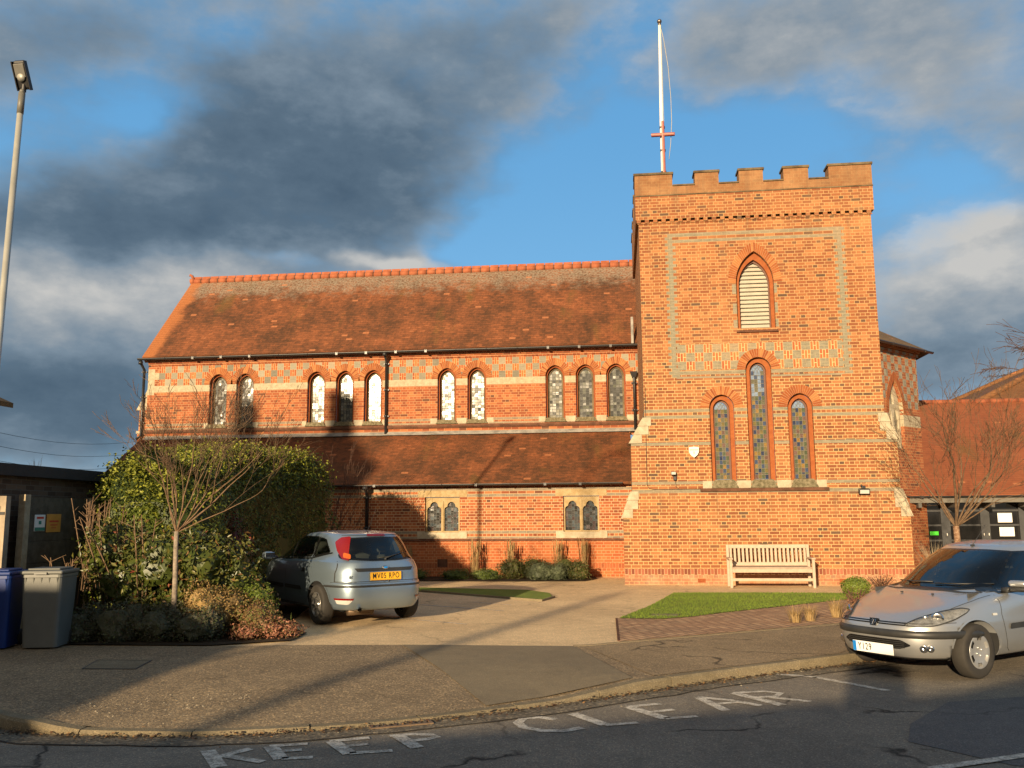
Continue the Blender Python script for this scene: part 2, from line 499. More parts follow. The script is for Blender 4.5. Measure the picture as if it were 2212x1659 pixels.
    c = t.mix(t.mul(t.mul(t.ss(sk, 0.48, 0.72), t.add(t.mul(under, 0.45), 0.12)), 1.0), c, (0.17, 0.10, 0.055, 1))
    finish(t, b, c, f, 0.88, 0.45, 0.008, t.noise(uv, 60, 3, 0.6))
    return m
def nave_brick(kind):
    m, t, b = newmat(kind)
    uv = uvw(t); x, z = rowcol(t, uv)
    base, f = brick_nodes(t, uv, NRED, (0.44, 0.27, 0.14, 1) if kind == 'nave_brick' else (0.52, 0.37, 0.21, 1), mort=0.005 if kind == 'nave_brick' else 0.0065)
    c = base
    gn = t.noise(t.comb(t.mul(x, 3), t.mul(z, 12)), 1.6, 4, 0.7)
    gc = t.ramp(gn, [(0.25, (0.13, 0.12, 0.095)), (0.5, (0.22, 0.20, 0.15)), (0.75, (0.32, 0.29, 0.22))])
    gj, gf = t.brick(uv, 0.225, 0.075, 0.005, 1.0, 0.1)
    gjc = t.mix(t.mul(gf, 0.7), gc, (0.46, 0.36, 0.2, 1))
    if kind == 'nave_brick':
        msk = t.mx(t.band(z, 4.42, 4.495), t.mul(t.band(z, 4.315, 4.375), 1.0))
        c = t.mix(t.mul(msk, 0.8), c, gjc)
        st = stone_nodes(t, uv)
        c = t.mix(t.mul(t.band(z, 5.495, 5.70), t.m('GREATER_THAN', x, -14.45)), c, st)
        q = t.mx(t.m('LESS_THAN', x, -14.44), t.mul(t.m('LESS_THAN', x, -14.28), t.band(z, 5.9, 6.12)))
        q = t.mul(q, t.band(z, 5.42, 6.24)); c = t.mix(q, c, st)
        S = 0.2035; x0 = -14.30; z0 = 5.70
        cx = t.m('FLOOR', t.m('DIVIDE', t.sub(x, x0), S)); cz = t.m('FLOOR', t.m('DIVIDE', t.sub(z, z0), S))
        pr = t.m('ABSOLUTE', t.m('MODULO', t.add(cx, cz), 2.0))
        vb, f3 = brick_nodes(t, t.comb(t.sub(z, z0), t.sub(x, x0)), [(0.0, (0.28, 0.07, 0.03)), (1.0, (0.48, 0.15, 0.05))], (0.52, 0.38, 0.2, 1), w=S, h=S / 3, mort=0.006, squash=1.0)
        wn = t.node('ShaderNodeTexWhiteNoise', noise_dimensions='2D'); t.put(wn.inputs['Vector'], t.comb(cx, cz))
        gcell = t.ramp(wn.outputs['Value'], [(0.0, (0.13, 0.125, 0.10)), (0.5, (0.26, 0.24, 0.18)), (1.0, (0.40, 0.36, 0.27))])
        gcell = t.mix(0.5, gcell, gc)
        ck = t.mix(pr, vb, gcell)
        c = t.mix(t.mul(t.band(z, z0, z0 + 3 * S), t.m('GREATER_THAN', x, x0)), c, ck)
    elif kind == 'aisle_brick':
        msk = t.band(z, 2.245, 2.32)
        for a, bb in ((2.095, 2.17), (1.12, 1.195), (0.995, 1.045)): msk = t.mx(msk, t.band(z, a, bb))
        c = t.mix(t.mul(msk, 0.9), c, gjc)
        sold, f2 = brick_nodes(t, t.comb(t.sub(z, 0.225), x), [(0.0, (0.10, 0.04, 0.03)), (0.5, (0.22, 0.07, 0.04)), (1.0, (0.32, 0.10, 0.05))], (0.42, 0.26, 0.13, 1), w=3.0, h=0.075, mort=0.006, squash=1.0)
        c = t.mix(t.band(z, 0.225, 0.345), c, sold)
        low = t.mul(t.m('LESS_THAN', z, 0.93), 0.45)
        c = t.mix(low, c, (0.46, 0.12, 0.036, 1))
    dn = t.noise(uv, 0.9, 6, 0.7)
    c = t.mix(t.mul(t.ss(dn, 0.5, 0.8), 0.4), c, (0.20, 0.085, 0.04, 1))
    dn2 = t.noise(uv, 0.5, 3, 0.6)
    c = t.mix(t.mul(t.ss(dn2, 0.5, 0.8), 0.25), c, (0.56, 0.24, 0.09, 1))
    finish(t, b, c, f, 0.88, 0.4, 0.006, t.noise(uv, 60, 3, 0.6))
    return m
def tile_mat(name, stops, w=0.17, h=0.105, lichen=None, verge=None, streak=0.5):
    m, t, b = newmat(name)
    uv = uvw(t); x, z = rowcol(t, uv)
    pos = obc(t); px, py, pz = t.sep(pos)
    c0, f = t.brick(uv, w, h, 0.004, 1.0, 0.2)
    n1 = t.noise(uv, 0.75, 5, 0.65, 0.6)
    st = t.noise(t.comb(t.mul(x, 2.2), t.mul(z, 0.45)), 1.0, 5, 0.6, 0.2)
    v = t.add(t.mul(c0, 0.20), t.add(t.mul(n1, 1.0), t.mul(t.sub(st, 0.5), streak)))
    v = t.sub(v, 0.12)
    fn = t.noise(uv, 9.0, 4, 0.7)
    v = t.add(v, t.mul(t.sub(fn, 0.5), 0.75))
    c = t.ramp(v, stops)
    # moss
    mn = t.noise(t.comb(t.mul(x, 1.4), t.mul(z, 0.5)), 0.8, 4, 0.6)
    c = t.mix(t.mul(t.ss(mn, 0.56, 0.74), 0.5), c, (0.115, 0.085, 0.022, 1))
    if lichen:
        z0, z1 = lichen
        ln = t.noise(uv, 2.3, 6, 0.7); ln2 = t.noise(uv, 14, 4, 0.7)
        k = t.add(t.m('DIVIDE', t.sub(pz, z0), z1 - z0), t.mul(t.sub(ln, 0.5), 1.7))
        k = t.mul(t.ss(k, 0.35, 0.95), t.ss(ln2, 0.32, 0.62))
        c = t.mix(t.mul(k, 0.85), c, (0.30, 0.25, 0.185, 1))
    if verge is not None:
        ln = t.noise(uv, 1.6, 5, 0.6)
        k = t.add(t.m('DIVIDE', t.sub(verge + 0.75, px), 0.6), t.mul(t.sub(ln, 0.5), 1.5))
        c = t.mix(t.mul(t.ss(k, 0.3, 0.9), 0.8), c, (0.42, 0.15, 0.05, 1))
    # stray bright tile
    bt, bf = t.brick(t.comb(t.add(x, 31.7), z), 0.19, h, 0.0, 1.0)
    c = t.mix(t.mul(t.m('GREATER_THAN', bt, 0.992), 0.6), c, (0.50, 0.19, 0.08, 1))
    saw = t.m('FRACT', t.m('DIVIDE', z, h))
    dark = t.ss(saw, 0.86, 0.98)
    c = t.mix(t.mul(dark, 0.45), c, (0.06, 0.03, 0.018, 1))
    t.put(b.inputs['Base Color'], c); b.inputs['Roughness'].default_value = 0.85; b.inputs['Specular IOR Level'].default_value = 0.25
    hh = t.add(t.sub(1.0, saw), t.add(t.mul(c0, 0.5), t.mul(f, -0.6)))
    bump(t, b, hh, 0.75, 0.018)
    return m
M_tower = tower_brick(); M_nave = nave_brick('nave_brick'); M_aisle = nave_brick('aisle_brick'); M_plainb = nave_brick('plain_brick')
TS = [(0.12, (0.0563, 0.0296, 0.0151)), (0.36, (0.1122, 0.047, 0.0209)), (0.55, (0.1867, 0.0672, 0.0273)), (0.72, (0.2687, 0.0912, 0.0354)), (0.9, (0.3516, 0.1415, 0.0618))]
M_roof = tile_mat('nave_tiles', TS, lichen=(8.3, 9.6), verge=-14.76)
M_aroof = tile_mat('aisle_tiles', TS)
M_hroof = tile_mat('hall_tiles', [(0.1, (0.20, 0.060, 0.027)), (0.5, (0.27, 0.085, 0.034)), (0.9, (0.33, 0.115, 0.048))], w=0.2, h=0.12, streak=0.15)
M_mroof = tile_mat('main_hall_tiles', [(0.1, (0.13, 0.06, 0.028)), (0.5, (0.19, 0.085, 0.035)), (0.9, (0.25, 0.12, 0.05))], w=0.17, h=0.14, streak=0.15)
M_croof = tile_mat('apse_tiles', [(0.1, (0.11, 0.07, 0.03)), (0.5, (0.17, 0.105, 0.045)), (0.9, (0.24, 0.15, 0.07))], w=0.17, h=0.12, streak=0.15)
def stonemat(name, c0, c1, s_=6.0):
    c0 = tuple(v * 0.78 for v in c0); c1 = tuple(v * 0.78 for v in c1)
    m, t, b = newmat(name)
    p = obc(t)
    n = t.noise(p, s_, 6, 0.68); n2 = t.noise(p, 45, 3, 0.6)
    c = t.mix(t.ss(n, 0.32, 0.68), (*c0, 1), (*c1, 1))
    c = t.mix(t.mul(n2, 0.3), c, tuple(0.55 * v for v in c0) + (1,))
    t.put(b.inputs['Base Color'], c); b.inputs['Roughness'].default_value = 0.9; b.inputs['Specular IOR Level'].default_value = 0.2
    bump(t, b, t.add(n, t.mul(n2, 0.4)), 0.4, 0.01)
    return m
M_stone = stonemat('cream_stone', (0.46, 0.39, 0.27), (0.66, 0.58, 0.43))
M_sill = stonemat('mossy_sill', (0.12, 0.105, 0.055), (0.33, 0.28, 0.18), 14)
M_yst = stonemat('yellow_stone', (0.44, 0.31, 0.15), (0.60, 0.46, 0.26), 8)
M_lead = stonemat('lead', (0.26, 0.25, 0.23), (0.50, 0.47, 0.42), 5)
M_ridge = stonemat('ridge_tile', (0.38, 0.115, 0.055), (0.54, 0.19, 0.095), 5)
M_string = stonemat('string_brick', (0.11, 0.055, 0.035), (0.22, 0.10, 0.06), 5)
M_cope = stonemat('coping', (0.10, 0.07, 0.04), (0.26, 0.2, 0.12), 3)
M_mort = stonemat('arch_mortar', (0.46, 0.30, 0.15), (0.58, 0.40, 0.21), 20)
M_v1 = stonemat('arch_brick_orange', (0.36, 0.105, 0.036), (0.46, 0.15, 0.05), 9)
M_v2 = stonemat('arch_brick_red', (0.30, 0.08, 0.03), (0.39, 0.115, 0.04), 9)
M_v3 = stonemat('arch_brick_light', (0.50, 0.18, 0.06), (0.58, 0.24, 0.09), 9)
M_black = simple('black_iron', (0.022, 0.021, 0.022), 0.38, var=0.25, spec=0.5)
M_dkwood = simple('brown_frame', (0.12, 0.055, 0.035), 0.6)
M_whitep = simple('white_paint', (0.80, 0.78, 0.72), 0.45, var=0.06)
M_louv = simple('louvre_slats', (0.46, 0.42, 0.34), 0.6, var=0.08)
M_dark = simple('dark_void', (0.012, 0.011, 0.010), 0.9)
M_leadc = simple('lead_came', (0.05, 0.05, 0.045), 0.5)
M_cames = simple('pale_came', (0.20, 0.18, 0.13), 0.6)

def glassmat(name, c, rough=0.1, spec=1.0):
    m, t, b = newmat(name)
    n = t.noise(obc(t), 25, 3, 0.6)
    t.put(b.inputs['Base Color'], t.ramp(n, [(0.3, tuple(v * 0.7 for v in c)), (0.7, tuple(v * 1.3 for v in c))]))
    b.inputs['Roughness'].default_value = rough; b.inputs['Specular IOR Level'].default_value = spec
    b.inputs['Coat Weight'].default_value = 0.3; b.inputs['Coat Roughness'].default_value = 0.05
    bump(t, b, t.noise(obc(t), 9, 3, 0.5), 0.25, 0.01)
    return m
CG = [glassmat('leaded_glass_' + k, c, r, 0.7) for k, c, r in (('pale', (0.16, 0.15, 0.11), 0.16), ('grey', (0.10, 0.10, 0.085), 0.22), ('green', (0.07, 0.075, 0.05), 0.2), ('dark', (0.035, 0.035, 0.03), 0.16))]
SG = [glassmat('stained_' + k, c, 0.22, 0.5) for k, c in (('navy', (0.018, 0.028, 0.07)), ('blue', (0.035, 0.055, 0.11)), ('olive', (0.13, 0.10, 0.03)), ('amber', (0.20, 0.12, 0.03)), ('green', (0.06, 0.075, 0.04)), ('mauve', (0.12, 0.07, 0.055)), ('grey', (0.10, 0.095, 0.06)), ('sky', (0.16, 0.22, 0.32)))]  # the last, pale blue tone stands in for sky reflection
AG = [glassmat('aisle_glass_' + k, c, 0.12, 0.6) for k, c in (('a', (0.03, 0.03, 0.028)), ('b', (0.05, 0.05, 0.05)), ('c', (0.07, 0.05, 0.05)), ('d', (0.06, 0.075, 0.085)))]

# ================================================================== church
YT, YA, YC, YR = 21.2, 23.8, 26.2, 29.0
church = empty('church', (-5, YC, 0), 'red brick church with tiled nave and aisle roofs and a battlemented square tower', 'church')
def part(mb, name, mats, parent=None, **k):
    return mb.build(name, mats, parent or church, world=True, **k)

XL, XT0, XT1 = -14.66, 0.62, 6.07
# --- clerestory wall
cw = [(c, 0.285) for c in (-12.33, -11.46, -9.17, -8.27, -7.38, -5.10, -4.185, -1.83, -0.93, -0.03)]
mb = MB()
outer = [(XL, 3.9), (XT0 + 0.3, 3.9), (XT0 + 0.3, 6.52), (XL, 6.52)]
holes = [lancet(c, 4.44, hw, 5.70, 6.03, 7) for c, hw in cw]
mb.wall(outer, holes, YC, 0.10)
mb.face([(XL, YC + 5.6, 3.9), (XL, YC, 3.9), (XL, YC, 6.52), (XL, YR, 9.70), (XL, YC + 5.6, 6.52)])    # west gable
mb.face([(XL, YC + 5.6, 0), (XL, YC + 0.005, 0), (XL, YC + 0.005, 3.9), (XL, YC + 5.6, 3.9)])
mb.box(XL + 0.01, XT0 + 0.28, YC - 0.035, YC + 0.01, 6.34, 6.40)
mb.box(XL + 0.01, XT0 + 0.28, YC - 0.07, YC + 0.01, 6.402, 6.50)
part(mb, 'nave_wall', M_nave)
for c, hw in cw:
    mb = MB()
    voussoirs(mb, c, 0.285, 5.70, 6.03, 0.465, 6.25, YC - 0.012, YC + 0.05, 23, [0, 0, 1, 2], 3, 0.16)
    part(mb, 'arch', [M_v1, M_v2, M_v3, M_mort])
    # glass: leaded lights, every pane set at its own slight tilt
    random.seed(int(c * 100) + 9)
    mb = MB()
    gy = YC + 0.22; hwg = 0.19
    tl = (c + 8.6) * 0.10
    nx = 4; z = 4.46; dxp = 2 * hwg / nx
    prof = lancet(c, 4.46, hwg, 5.66, 5.93, 10)
    def hwat(zz):
        if zz <= 5.66: return hwg
        best = 0
        for p in prof[2:12]:
            if p[1] >= zz - 0.001: return p[0] - c
        return 0.0
    while z < 5.92:
        z1 = min(z + 0.088, 5.925)
        for i in range(nx):
            xa, xb = -hwg + i * dxp, -hwg + (i + 1) * dxp
            h0, h1 = hwat(z), hwat(z1)
            q = [(max(-h0, min(h0, xa)), z), (max(-h0, min(h0, xb)), z), (max(-h1, min(h1, xb)), z1), (max(-h1, min(h1, xa)), z1)]
            if q[1][0] - q[0][0] < 0.004: continue
            ax, ay = random.gauss(0, 0.02 if c != -7.38 else 0.012), random.gauss(0, 0.02 if c != -7.38 else 0.012)
            mx_ = (q[0][0] + q[1][0]) / 2; mz_ = (z + z1) / 2
            P = [(c + a, gy + (a - mx_) * ax + (b_ - mz_) * ay, b_) for a, b_ in q]
            mb.face(P, random.choice([1, 2, 3, 3] if c < -11 or c > -1.4 else ([0, 0, 0, 1] if c == -7.38 else [0, 0, 1, 1, 2, 3])))  # pale or dark panes chosen per window, standing in for sun glare
        z = z1
    g = part(mb, 'window', CG)
    mb = MB(); mb.ring(lancet(c, 4.44, 0.284, 5.70, 6.025, 7), lancet(c, 4.44, 0.235, 5.68, 5.975, 7), YC + 0.10, 0.13); mb.build('window_reveal', M_v2, g)
    mb = MB(); mb.ring(lancet(c, 4.44, 0.24, 5.68, 5.98, 7), lancet(c, 4.46, 0.183, 5.66, 5.92, 10), YC + 0.195, 0.03); mb.build('frame', M_cope, g)
    mb = MB()
    for i in range(1, nx):
        x_ = c - hwg + i * dxp; zt = 5.66 if i != 2 else 5.9
        mb.box(x_ - 0.003, x_ + 0.003, gy - 0.012, gy + 0.002, 4.46, zt + (0.12 if i != 2 else 0))
    z = 4.46 + 0.088
    while z < 5.85:
        h = hwat(z); mb.box(c - h, c + h, gy - 0.013, gy + 0.001, z - 0.003, z + 0.003); z += 0.088
    for z in (4.82, 5.2, 5.58): mb.box(c - 0.2, c + 0.2, gy - 0.02, gy + 0.003, z - 0.006, z + 0.006)
    mb.build('leading', M_leadc, g)
    mb = MB()
    mb.extr([(-0.33 + c, 4.33), (0.33 + c, 4.33), (0.25 + c, 4.45), (-0.25 + c, 4.45)], YC - 0.06, YC + 0.24)
    mb.build('sill', M_sill, g)
mb = MB()
for a, b_ in ((-12.75, -12.62), (-11.17, -11.0), (-9.6, -9.47), (-8.86, -8.58), (-7.96, -7.69), (-7.08, -6.93), (-5.6, -5.40), (-4.79, -4.50), (-3.88, -3.68), (-2.33, -2.13), (-1.52, -1.24), (-0.62, -0.34), (0.27, 0.6)):
    mb = MB(); mb.box(a, b_, YC - 0.008, YC + 0.02, 4.34, 4.50); part(mb, 'sill_block', M_stone)
mb = MB()
mb.box(XL - 0.04, XT0, YC - 0.07, YC + 0.01, 4.235, 4.30)
mb.box(XL - 0.04, XT0, YC - 0.045, YC + 0.01, 4.205, 4.233)
part(mb, 'string_course', M_string)
mb = MB()
n = 12
for i in range(n):
    a = XL + (XT0 - XL) * i / n; b_ = XL + (XT0 - XL) * (i + 1) / n
    mb.mesh([(a, YC - 0.012, 4.115), (b_, YC - 0.012, 4.115 + random.uniform(-.006, .006)), (b_ + .02, YC - 0.16, 4.0), (a, YC - 0.16, 4.002 + random.uniform(-.006, .006))], [(0, 3, 2, 1)])
part(mb, 'lead_flashing', M_lead)
# west buttress seen past the corner
mb = MB()
mb.box(XL - 0.30, XL - 0.002, YC + 0.05, YC + 0.6, 0, 4.22)
mb.box(XL - 0.26, XL - 0.002, YC + 0.05, YC + 0.6, 4.30, 4.95)
part(mb, 'west_buttress', M_plainb)
mb = MB()
mb.extr([(XL - 0.36, 4.951), (XL - 0.002, 4.951), (XL - 0.002, 5.62)], YC + 0.03, YC + 0.62)
mb.box(XL - 0.33, XL - 0.002, YC + 0.03, YC + 0.62, 4.221, 4.299)
part(mb, 'buttress_cap', M_stone)

# --- nave roof (thick, both slopes)
def slope(mb, x0, x1, ya, za, yb, zb, th=0.09, sag=0.0, nx=1):
    d = Vector((0, yb - ya, zb - za)).normalized(); nrm = Vector((0, -d.z, d.y))
    if nrm.z < 0: nrm = -nrm
    for i in range(nx):
        a = x0 + (x1 - x0) * i / nx; b_ = x0 + (x1 - x0) * (i + 1) / nx
        def dz(x): return -sag * math.sin(math.pi * (x - x0) / (x1 - x0))
        T = [Vector((a, ya, za)), Vector((b_, ya, za)), Vector((b_, yb, zb + dz(b_))), Vector((a, yb, zb + dz(a)))]
        B = [p - nrm * th for p in T]
        vs = T + B
        fs = [(0, 1, 2, 3), (7, 6, 5, 4), (0, 4, 5, 1), (2, 6, 7, 3)]
        if i == 0: fs.append((0, 3, 7, 4))
        if i == nx - 1: fs.append((1, 5, 6, 2))
        if ya > yb: fs = [tuple(reversed(f)) for f in fs]
        mb.mesh(vs, fs)
mb = MB()
ze = 6.60
slope(mb, XL - 0.12, XT0 + 0.5, YC - 0.22, ze, YR, 9.80, 0.10)
slope(mb, XL - 0.12, XT0 + 6.4, 2 * YR - YC + 0.22, ze, YR, 9.80, 0.10)
roof = part(mb, 'nave_roof', M_roof)
mb = MB()
x = XL - 0.05; k = 0
while x < XT0:
    L = 0.31
    mb.tube([(x, YR, 9.815), (x + L - 0.012, YR, 9.815)], 0.098, 10)
    # combed crest and joint collar
    mb.box(x + 0.005, x + L - 0.018, YR - 0.012, YR + 0.012, 9.90, 9.985)
    mb.tube([(x + L - 0.03, YR, 9.815), (x + L + 0.006, YR, 9.815)], 0.107, 10, 1)
    x += L
mb.tube([(XL - 0.16, YR, 9.82), (XL - 0.02, YR, 9.84)], 0.11, 10)
mb.tube([(XL - 0.06, YR, 9.9), (XL - 0.12, YR, 10.02), (XL - 0.2, YR, 10.08), (XL - 0.22, YR, 10.02)], [0.06, 0.05, 0.035, 0.02], 8)
mb.build('ridge_tiles', [M_ridge, M_string], roof)
# bargeboard course on the verge
mb = MB()
d = Vector((0, YR - YC + 0.22, 9.8 - ze)); nn_ = Vector((0, -d.z, d.y)).normalized()
p0 = Vector((XL - 0.10, YC - 0.22, ze)) - nn_ * 0.105; p1 = Vector((XL - 0.10, YR, 9.8)) - nn_ * 0.105
mb.mesh([p0, p1, p1 - nn_ * 0.12, p0 - nn_ * 0.12, p0 + Vector((.1, 0, 0)), p1 + Vector((.1, 0, 0)), p1 - nn_ * 0.12 + Vector((.1, 0, 0)), p0 - nn_ * 0.12 + Vector((.1, 0, 0))],
        [(0, 1, 2, 3), (0, 3, 7, 4), (3, 2, 6, 7)])
part(mb, 'verge_course', M_plainb)
def gutter(x0, x1, y, z, r=0.06, zb=None):
    mb = MB(); n = 8
    vs = []; fs = []
    for i, x_ in enumerate((x0, x1)):
        for k in range(n + 1):
            a = math.pi * k / n
            vs.append((x_, y - r * math.cos(a), z - r * math.sin(a)))
        for k in range(n + 1):
            a = math.pi * (n - k) / n
            vs.append((x_, y - (r - .008) * math.cos(a), z - (r - .008) * math.sin(a)))
    m_ = 2 * (n + 1)
    for k in range(m_):
        k2 = (k + 1) % m_; fs.append((k, m_ + k, m_ + k2, k2))
    mb.mesh(vs, fs, 0, True)
    mb.face([(x0 - .001, y - r * math.cos(math.pi * k / n), z - r * math.sin(math.pi * k / n)) for k in range(n + 1)])
    x_ = x0 + 0.9
    while x_ < x1 - 0.2:
        mb.tube([(x_, y + r, z), (x_, y + r * .5, z - r * 1.0), (x_, y - r * .6, z - r * 1.0), (x_, y - r - 0.012, z + 0.004)], 0.011, 6)
        mb.box(x_ - 0.035, x_ + 0.035, y - r - 0.01, y + r, z - r - 0.012, z + 0.004) if random.random() < .5 else None
        x_ += 0.92
    return mb
g1 = part(gutter(XL - 0.20, XT0 + 0.02, YC - 0.30, 6.54, 0.065), 'gutter', M_black)
def downpipe(x, y, ztop, zbot, gy, r=0.042, hopper=True, shoe=None):
    mb = MB()
    pts = [(x, gy, ztop), (x, gy, ztop - 0.07), (x, y, ztop - 0.26), (x, y, zbot)]
    if shoe: pts += [(x + shoe[0], y + shoe[1], zbot - 0.12)]
    mb.tube(pts, r, 10)
    mb.tube([(x, gy, ztop - 0.02), (x, gy, ztop - 0.12)], r * 1.6, 10)
    z = ztop - 0.3
    while z > zbot + 0.1:
        mb.tube([(x, y, z), (x, y, z - 0.05)], r * 1.3, 10); mb.box(x - r * 2, x + r * 2, y, y + r * 1.3, z - 0.045, z - 0.01); z -= 0.8
    return mb
part(downpipe(-6.955, YC - 0.07, 6.52, 4.02, YC - 0.30), 'downpipe', M_black)
part(downpipe(XL - 0.13, YC - 0.02, 6.48, 4.15, YC - 0.26, shoe=(-0.1, -0.1)), 'downpipe', M_black)
mb = downpipe(0.50, YC - 0.10, 5.75, 4.05, YC - 0.10)
mb.mesh([(0.38, YC - .2, 5.75), (0.6, YC - .2, 5.75), (0.6, YC, 5.75), (0.38, YC, 5.75), (0.44, YC - .15, 5.58), (0.55, YC - .15, 5.58), (0.55, YC - .05, 5.58), (0.44, YC - .05, 5.58)], [(0, 1, 5, 4), (1, 2, 6, 5), (2, 3, 7, 6), (3, 0, 4, 7), (0, 3, 2, 1)])
part(mb, 'downpipe', M_black)

# --- aisle
AX0, AX1 = -14.7, 0.62
aw = [(-4.745, 0), (-1.02, 0)]
mb = MB()
holes = [[(c - 0.475, 1.16), (c + 0.475, 1.16), (c + 0.475, 2.10), (c - 0.475, 2.10)] for c, _ in aw] + [[(c - 0.475, 1.16), (c + 0.475, 1.16), (c + 0.475, 2.10), (c - 0.475, 2.10)] for c in (-8.47, -12.2)]
mb.wall([(AX0, -0.1), (AX1, -0.1), (AX1, 2.45), (AX0, 2.45)], holes, YA, 0.14)
mb.face([(AX0, YC, -0.1), (AX0, YA, -0.1), (AX0, YA, 2.45), (AX0, YC, 4.0)])
part(mb, 'aisle_wall', M_aisle)
mb = MB()
slope(mb, AX0 - 0.1, 0.35, YA - 0.24, 2.46, YC - 0.02, 4.03, 0.09)
part(mb, 'aisle_roof', M_aroof)
part(gutter(AX0 - 0.1, 0.08, YA - 0.30, 2.44, 0.055), 'gutter', M_black)
part(downpipe(-6.80, YA - 0.09, 2.42, 0.1, YA - 0.28, r=0.05), 'downpipe', M_black)
mb = MB(); mb.box(AX0, AX1 - .3, YA - 0.04, YA + 0.01, 0.935, 0.985); part(mb, 'string_course', M_string)
mb = MB()
mb.box(-4.87, -4.60, YA - 0.006, YA + 0.01, 0.25, 0.46)
part(mb, 'air_vent', M_string)
def trefoil(cx, z0, hw, zs, zt):
    # ogee-shouldered light: small arc at springing then round head
    pts = [(cx - hw, z0), (cx + hw, z0), (cx + hw, zs)]
    r1 = hw * 0.42; r2 = hw * 0.58; 
    for i in range(1, 5):
        a = math.pi / 2 * i / 4; pts.append((cx + hw - r1 + r1 * math.cos(a), zs + r1 * math.sin(a)))
    for i in range(0, 9):
        a = math.pi * i / 8; pts.append((cx + r2 * math.cos(a), zs + r1 + 0.005 + (zt - zs - r1 - 0.005) * math.sin(a)))
    for i in range(3, -1, -1):
        a = math.pi / 2 * i / 4; pts.append((cx - hw + r1 - r1 * math.cos(a), zs + r1 * math.sin(a)))
    return pts
for c in (-4.745, -1.02, -8.47, -12.2):
    fr = MB()
    l1 = trefoil(c - 0.235, 1.20, 0.193, 1.76, 1.975); l2 = trefoil(c + 0.235, 1.20, 0.193, 1.76, 1.975)
    fr.wall([(c - 0.47, 1.165), (c + 0.47, 1.165), (c + 0.47, 2.095), (c - 0.47, 2.095)], [l1, l2], YA + 0.07, 0.09)
    fr.extr([(c - 0.02, 1.2), (c + 0.02, 1.2), (c + 0.02, 2.0), (c - 0.02, 2.0)], YA + 0.05, YA + 0.071)
    wobj = part(fr, 'aisle_window', M_yst)
    mb = MB(); random.seed(int(abs(c) * 10))
    for lc in (c - 0.235, c + 0.235):
        x_ = lc - 0.195
        cols = [0.075, 0.1, 0.07, 0.08, 0.07]
        for cwid in cols:
            z = 1.19
            while z < 1.99:
                h = random.choice([0.05, 0.075, 0.1]); z2 = min(z + h, 1.99)
                ax, ay = random.gauss(0, .03), random.gauss(0, .03)
                P = [(x_ + a, YA + 0.14 + (a - cwid / 2) * ax + (b_ - .5) * (z2 - z) * ay, z + b_ * (z2 - z)) for a, b_ in ((0, 0), (cwid, 0), (cwid, 1), (0, 1))]
                mb.face(P, random.randrange(4))
                mb.box(x_, x_ + cwid, YA + 0.128, YA + 0.138, z2 - 0.003, z2 + 0.003, 4)
                z = z2
            mb.box(x_ - 0.003, x_ + 0.003, YA + 0.127, YA + 0.139, 1.19, 1.99, 4)
            x_ += cwid
    mb.build('glass', AG + [M_leadc], wobj)
    mb = MB()
    mb.box(c - 0.675, c + 0.675, YA - 0.012, YA + 0.02, 2.103, 2.28)
    mb.box(c - 0.675, c - 0.475, YA - 0.012, YA + 0.02, 1.0, 1.158) if False else None
    mb.build('lintel', M_yst, wobj)
    mb = MB()
    mb.extr([(c - 0.675, 1.0), (c + 0.675, 1.0), (c + 0.675, 1.185), (c + 0.48, 1.185), (c + 0.46, 1.162), (c - 0.46, 1.162), (c - 0.48, 1.185), (c - 0.675, 1.185)], YA - 0.03, YA + 0.12)
    mb.build('sill', M_stone, wobj)

# --- tower
mb = MB()
belf = lancet(3.315, 5.94, 0.44, 7.05, 7.82, 9)
cwh = lancet(3.30, 2.36, 0.295, 4.95, 5.245, 8)
lwh = lancet(2.42, 2.36, 0.285, 4.07, 4.375, 8)
rwh = lancet(4.205, 2.36, 0.285, 4.05, 4.37, 8)
th = [(belf, 0.12), (cwh, 0.11), (lwh, 0.11), (rwh, 0.11)]
Z1 = 8.66
BOT = [(0.07, -0.1), (6.49, -0.1), (6.49, 1.53), (6.31, 2.12), (6.31, 3.27), (XT1, 3.85), (XT1, Z1), (XT0, Z1), (XT0, 3.85), (0.29, 3.27), (0.29, 2.12), (0.07, 1.53)]
mb.wall(BOT, [h for h, _ in th], YT, 0.11)
mb.face([(XT0, YT + 5.4, 3.0), (XT0, YT, 3.0), (XT0, YT, Z1), (XT0, YT + 5.4, Z1)])
mb.face([(XT1, YT, -0.1), (XT1, YT + 5.4, -0.1), (XT1, YT + 5.4, Z1), (XT1, YT, Z1)])
mb.face([(XT0, YT + 5.4, -.1), (XT0, YT + 0.9, -.1), (XT0, YT + 0.9, 4), (XT0, YT + 5.4, 4)])
mb.face([(XT1, YT + 5.4, 5), (XT0, YT + 5.4, 5), (XT0, YT + 5.4, Z1), (XT1, YT + 5.4, Z1)])
for x0, x1, xt, dr in ((0.07, 0.29, XT0, -1), (6.49, 6.31, XT1, 1)):
    D = 0.85
    def side(x_, za, zb_, flip):
        q = [(x_, YT + D, za), (x_, YT, za), (x_, YT, zb_), (x_, YT + D, zb_)]
        mb.face(q if dr < 0 else list(reversed(q)))
    side(x0, -0.1, 1.53, 0); side(x1, 2.12, 3.27, 0)
    q = [(xt, YT + D, -.1), (x0, YT + D, -.1), (x0, YT + D, 1.53), (x1, YT + D, 2.12), (x1, YT + D, 3.27), (xt, YT + D, 3.85)]
    mb.face(q if dr > 0 else list(reversed(q)))
part(mb, 'tower_wall', M_tower)
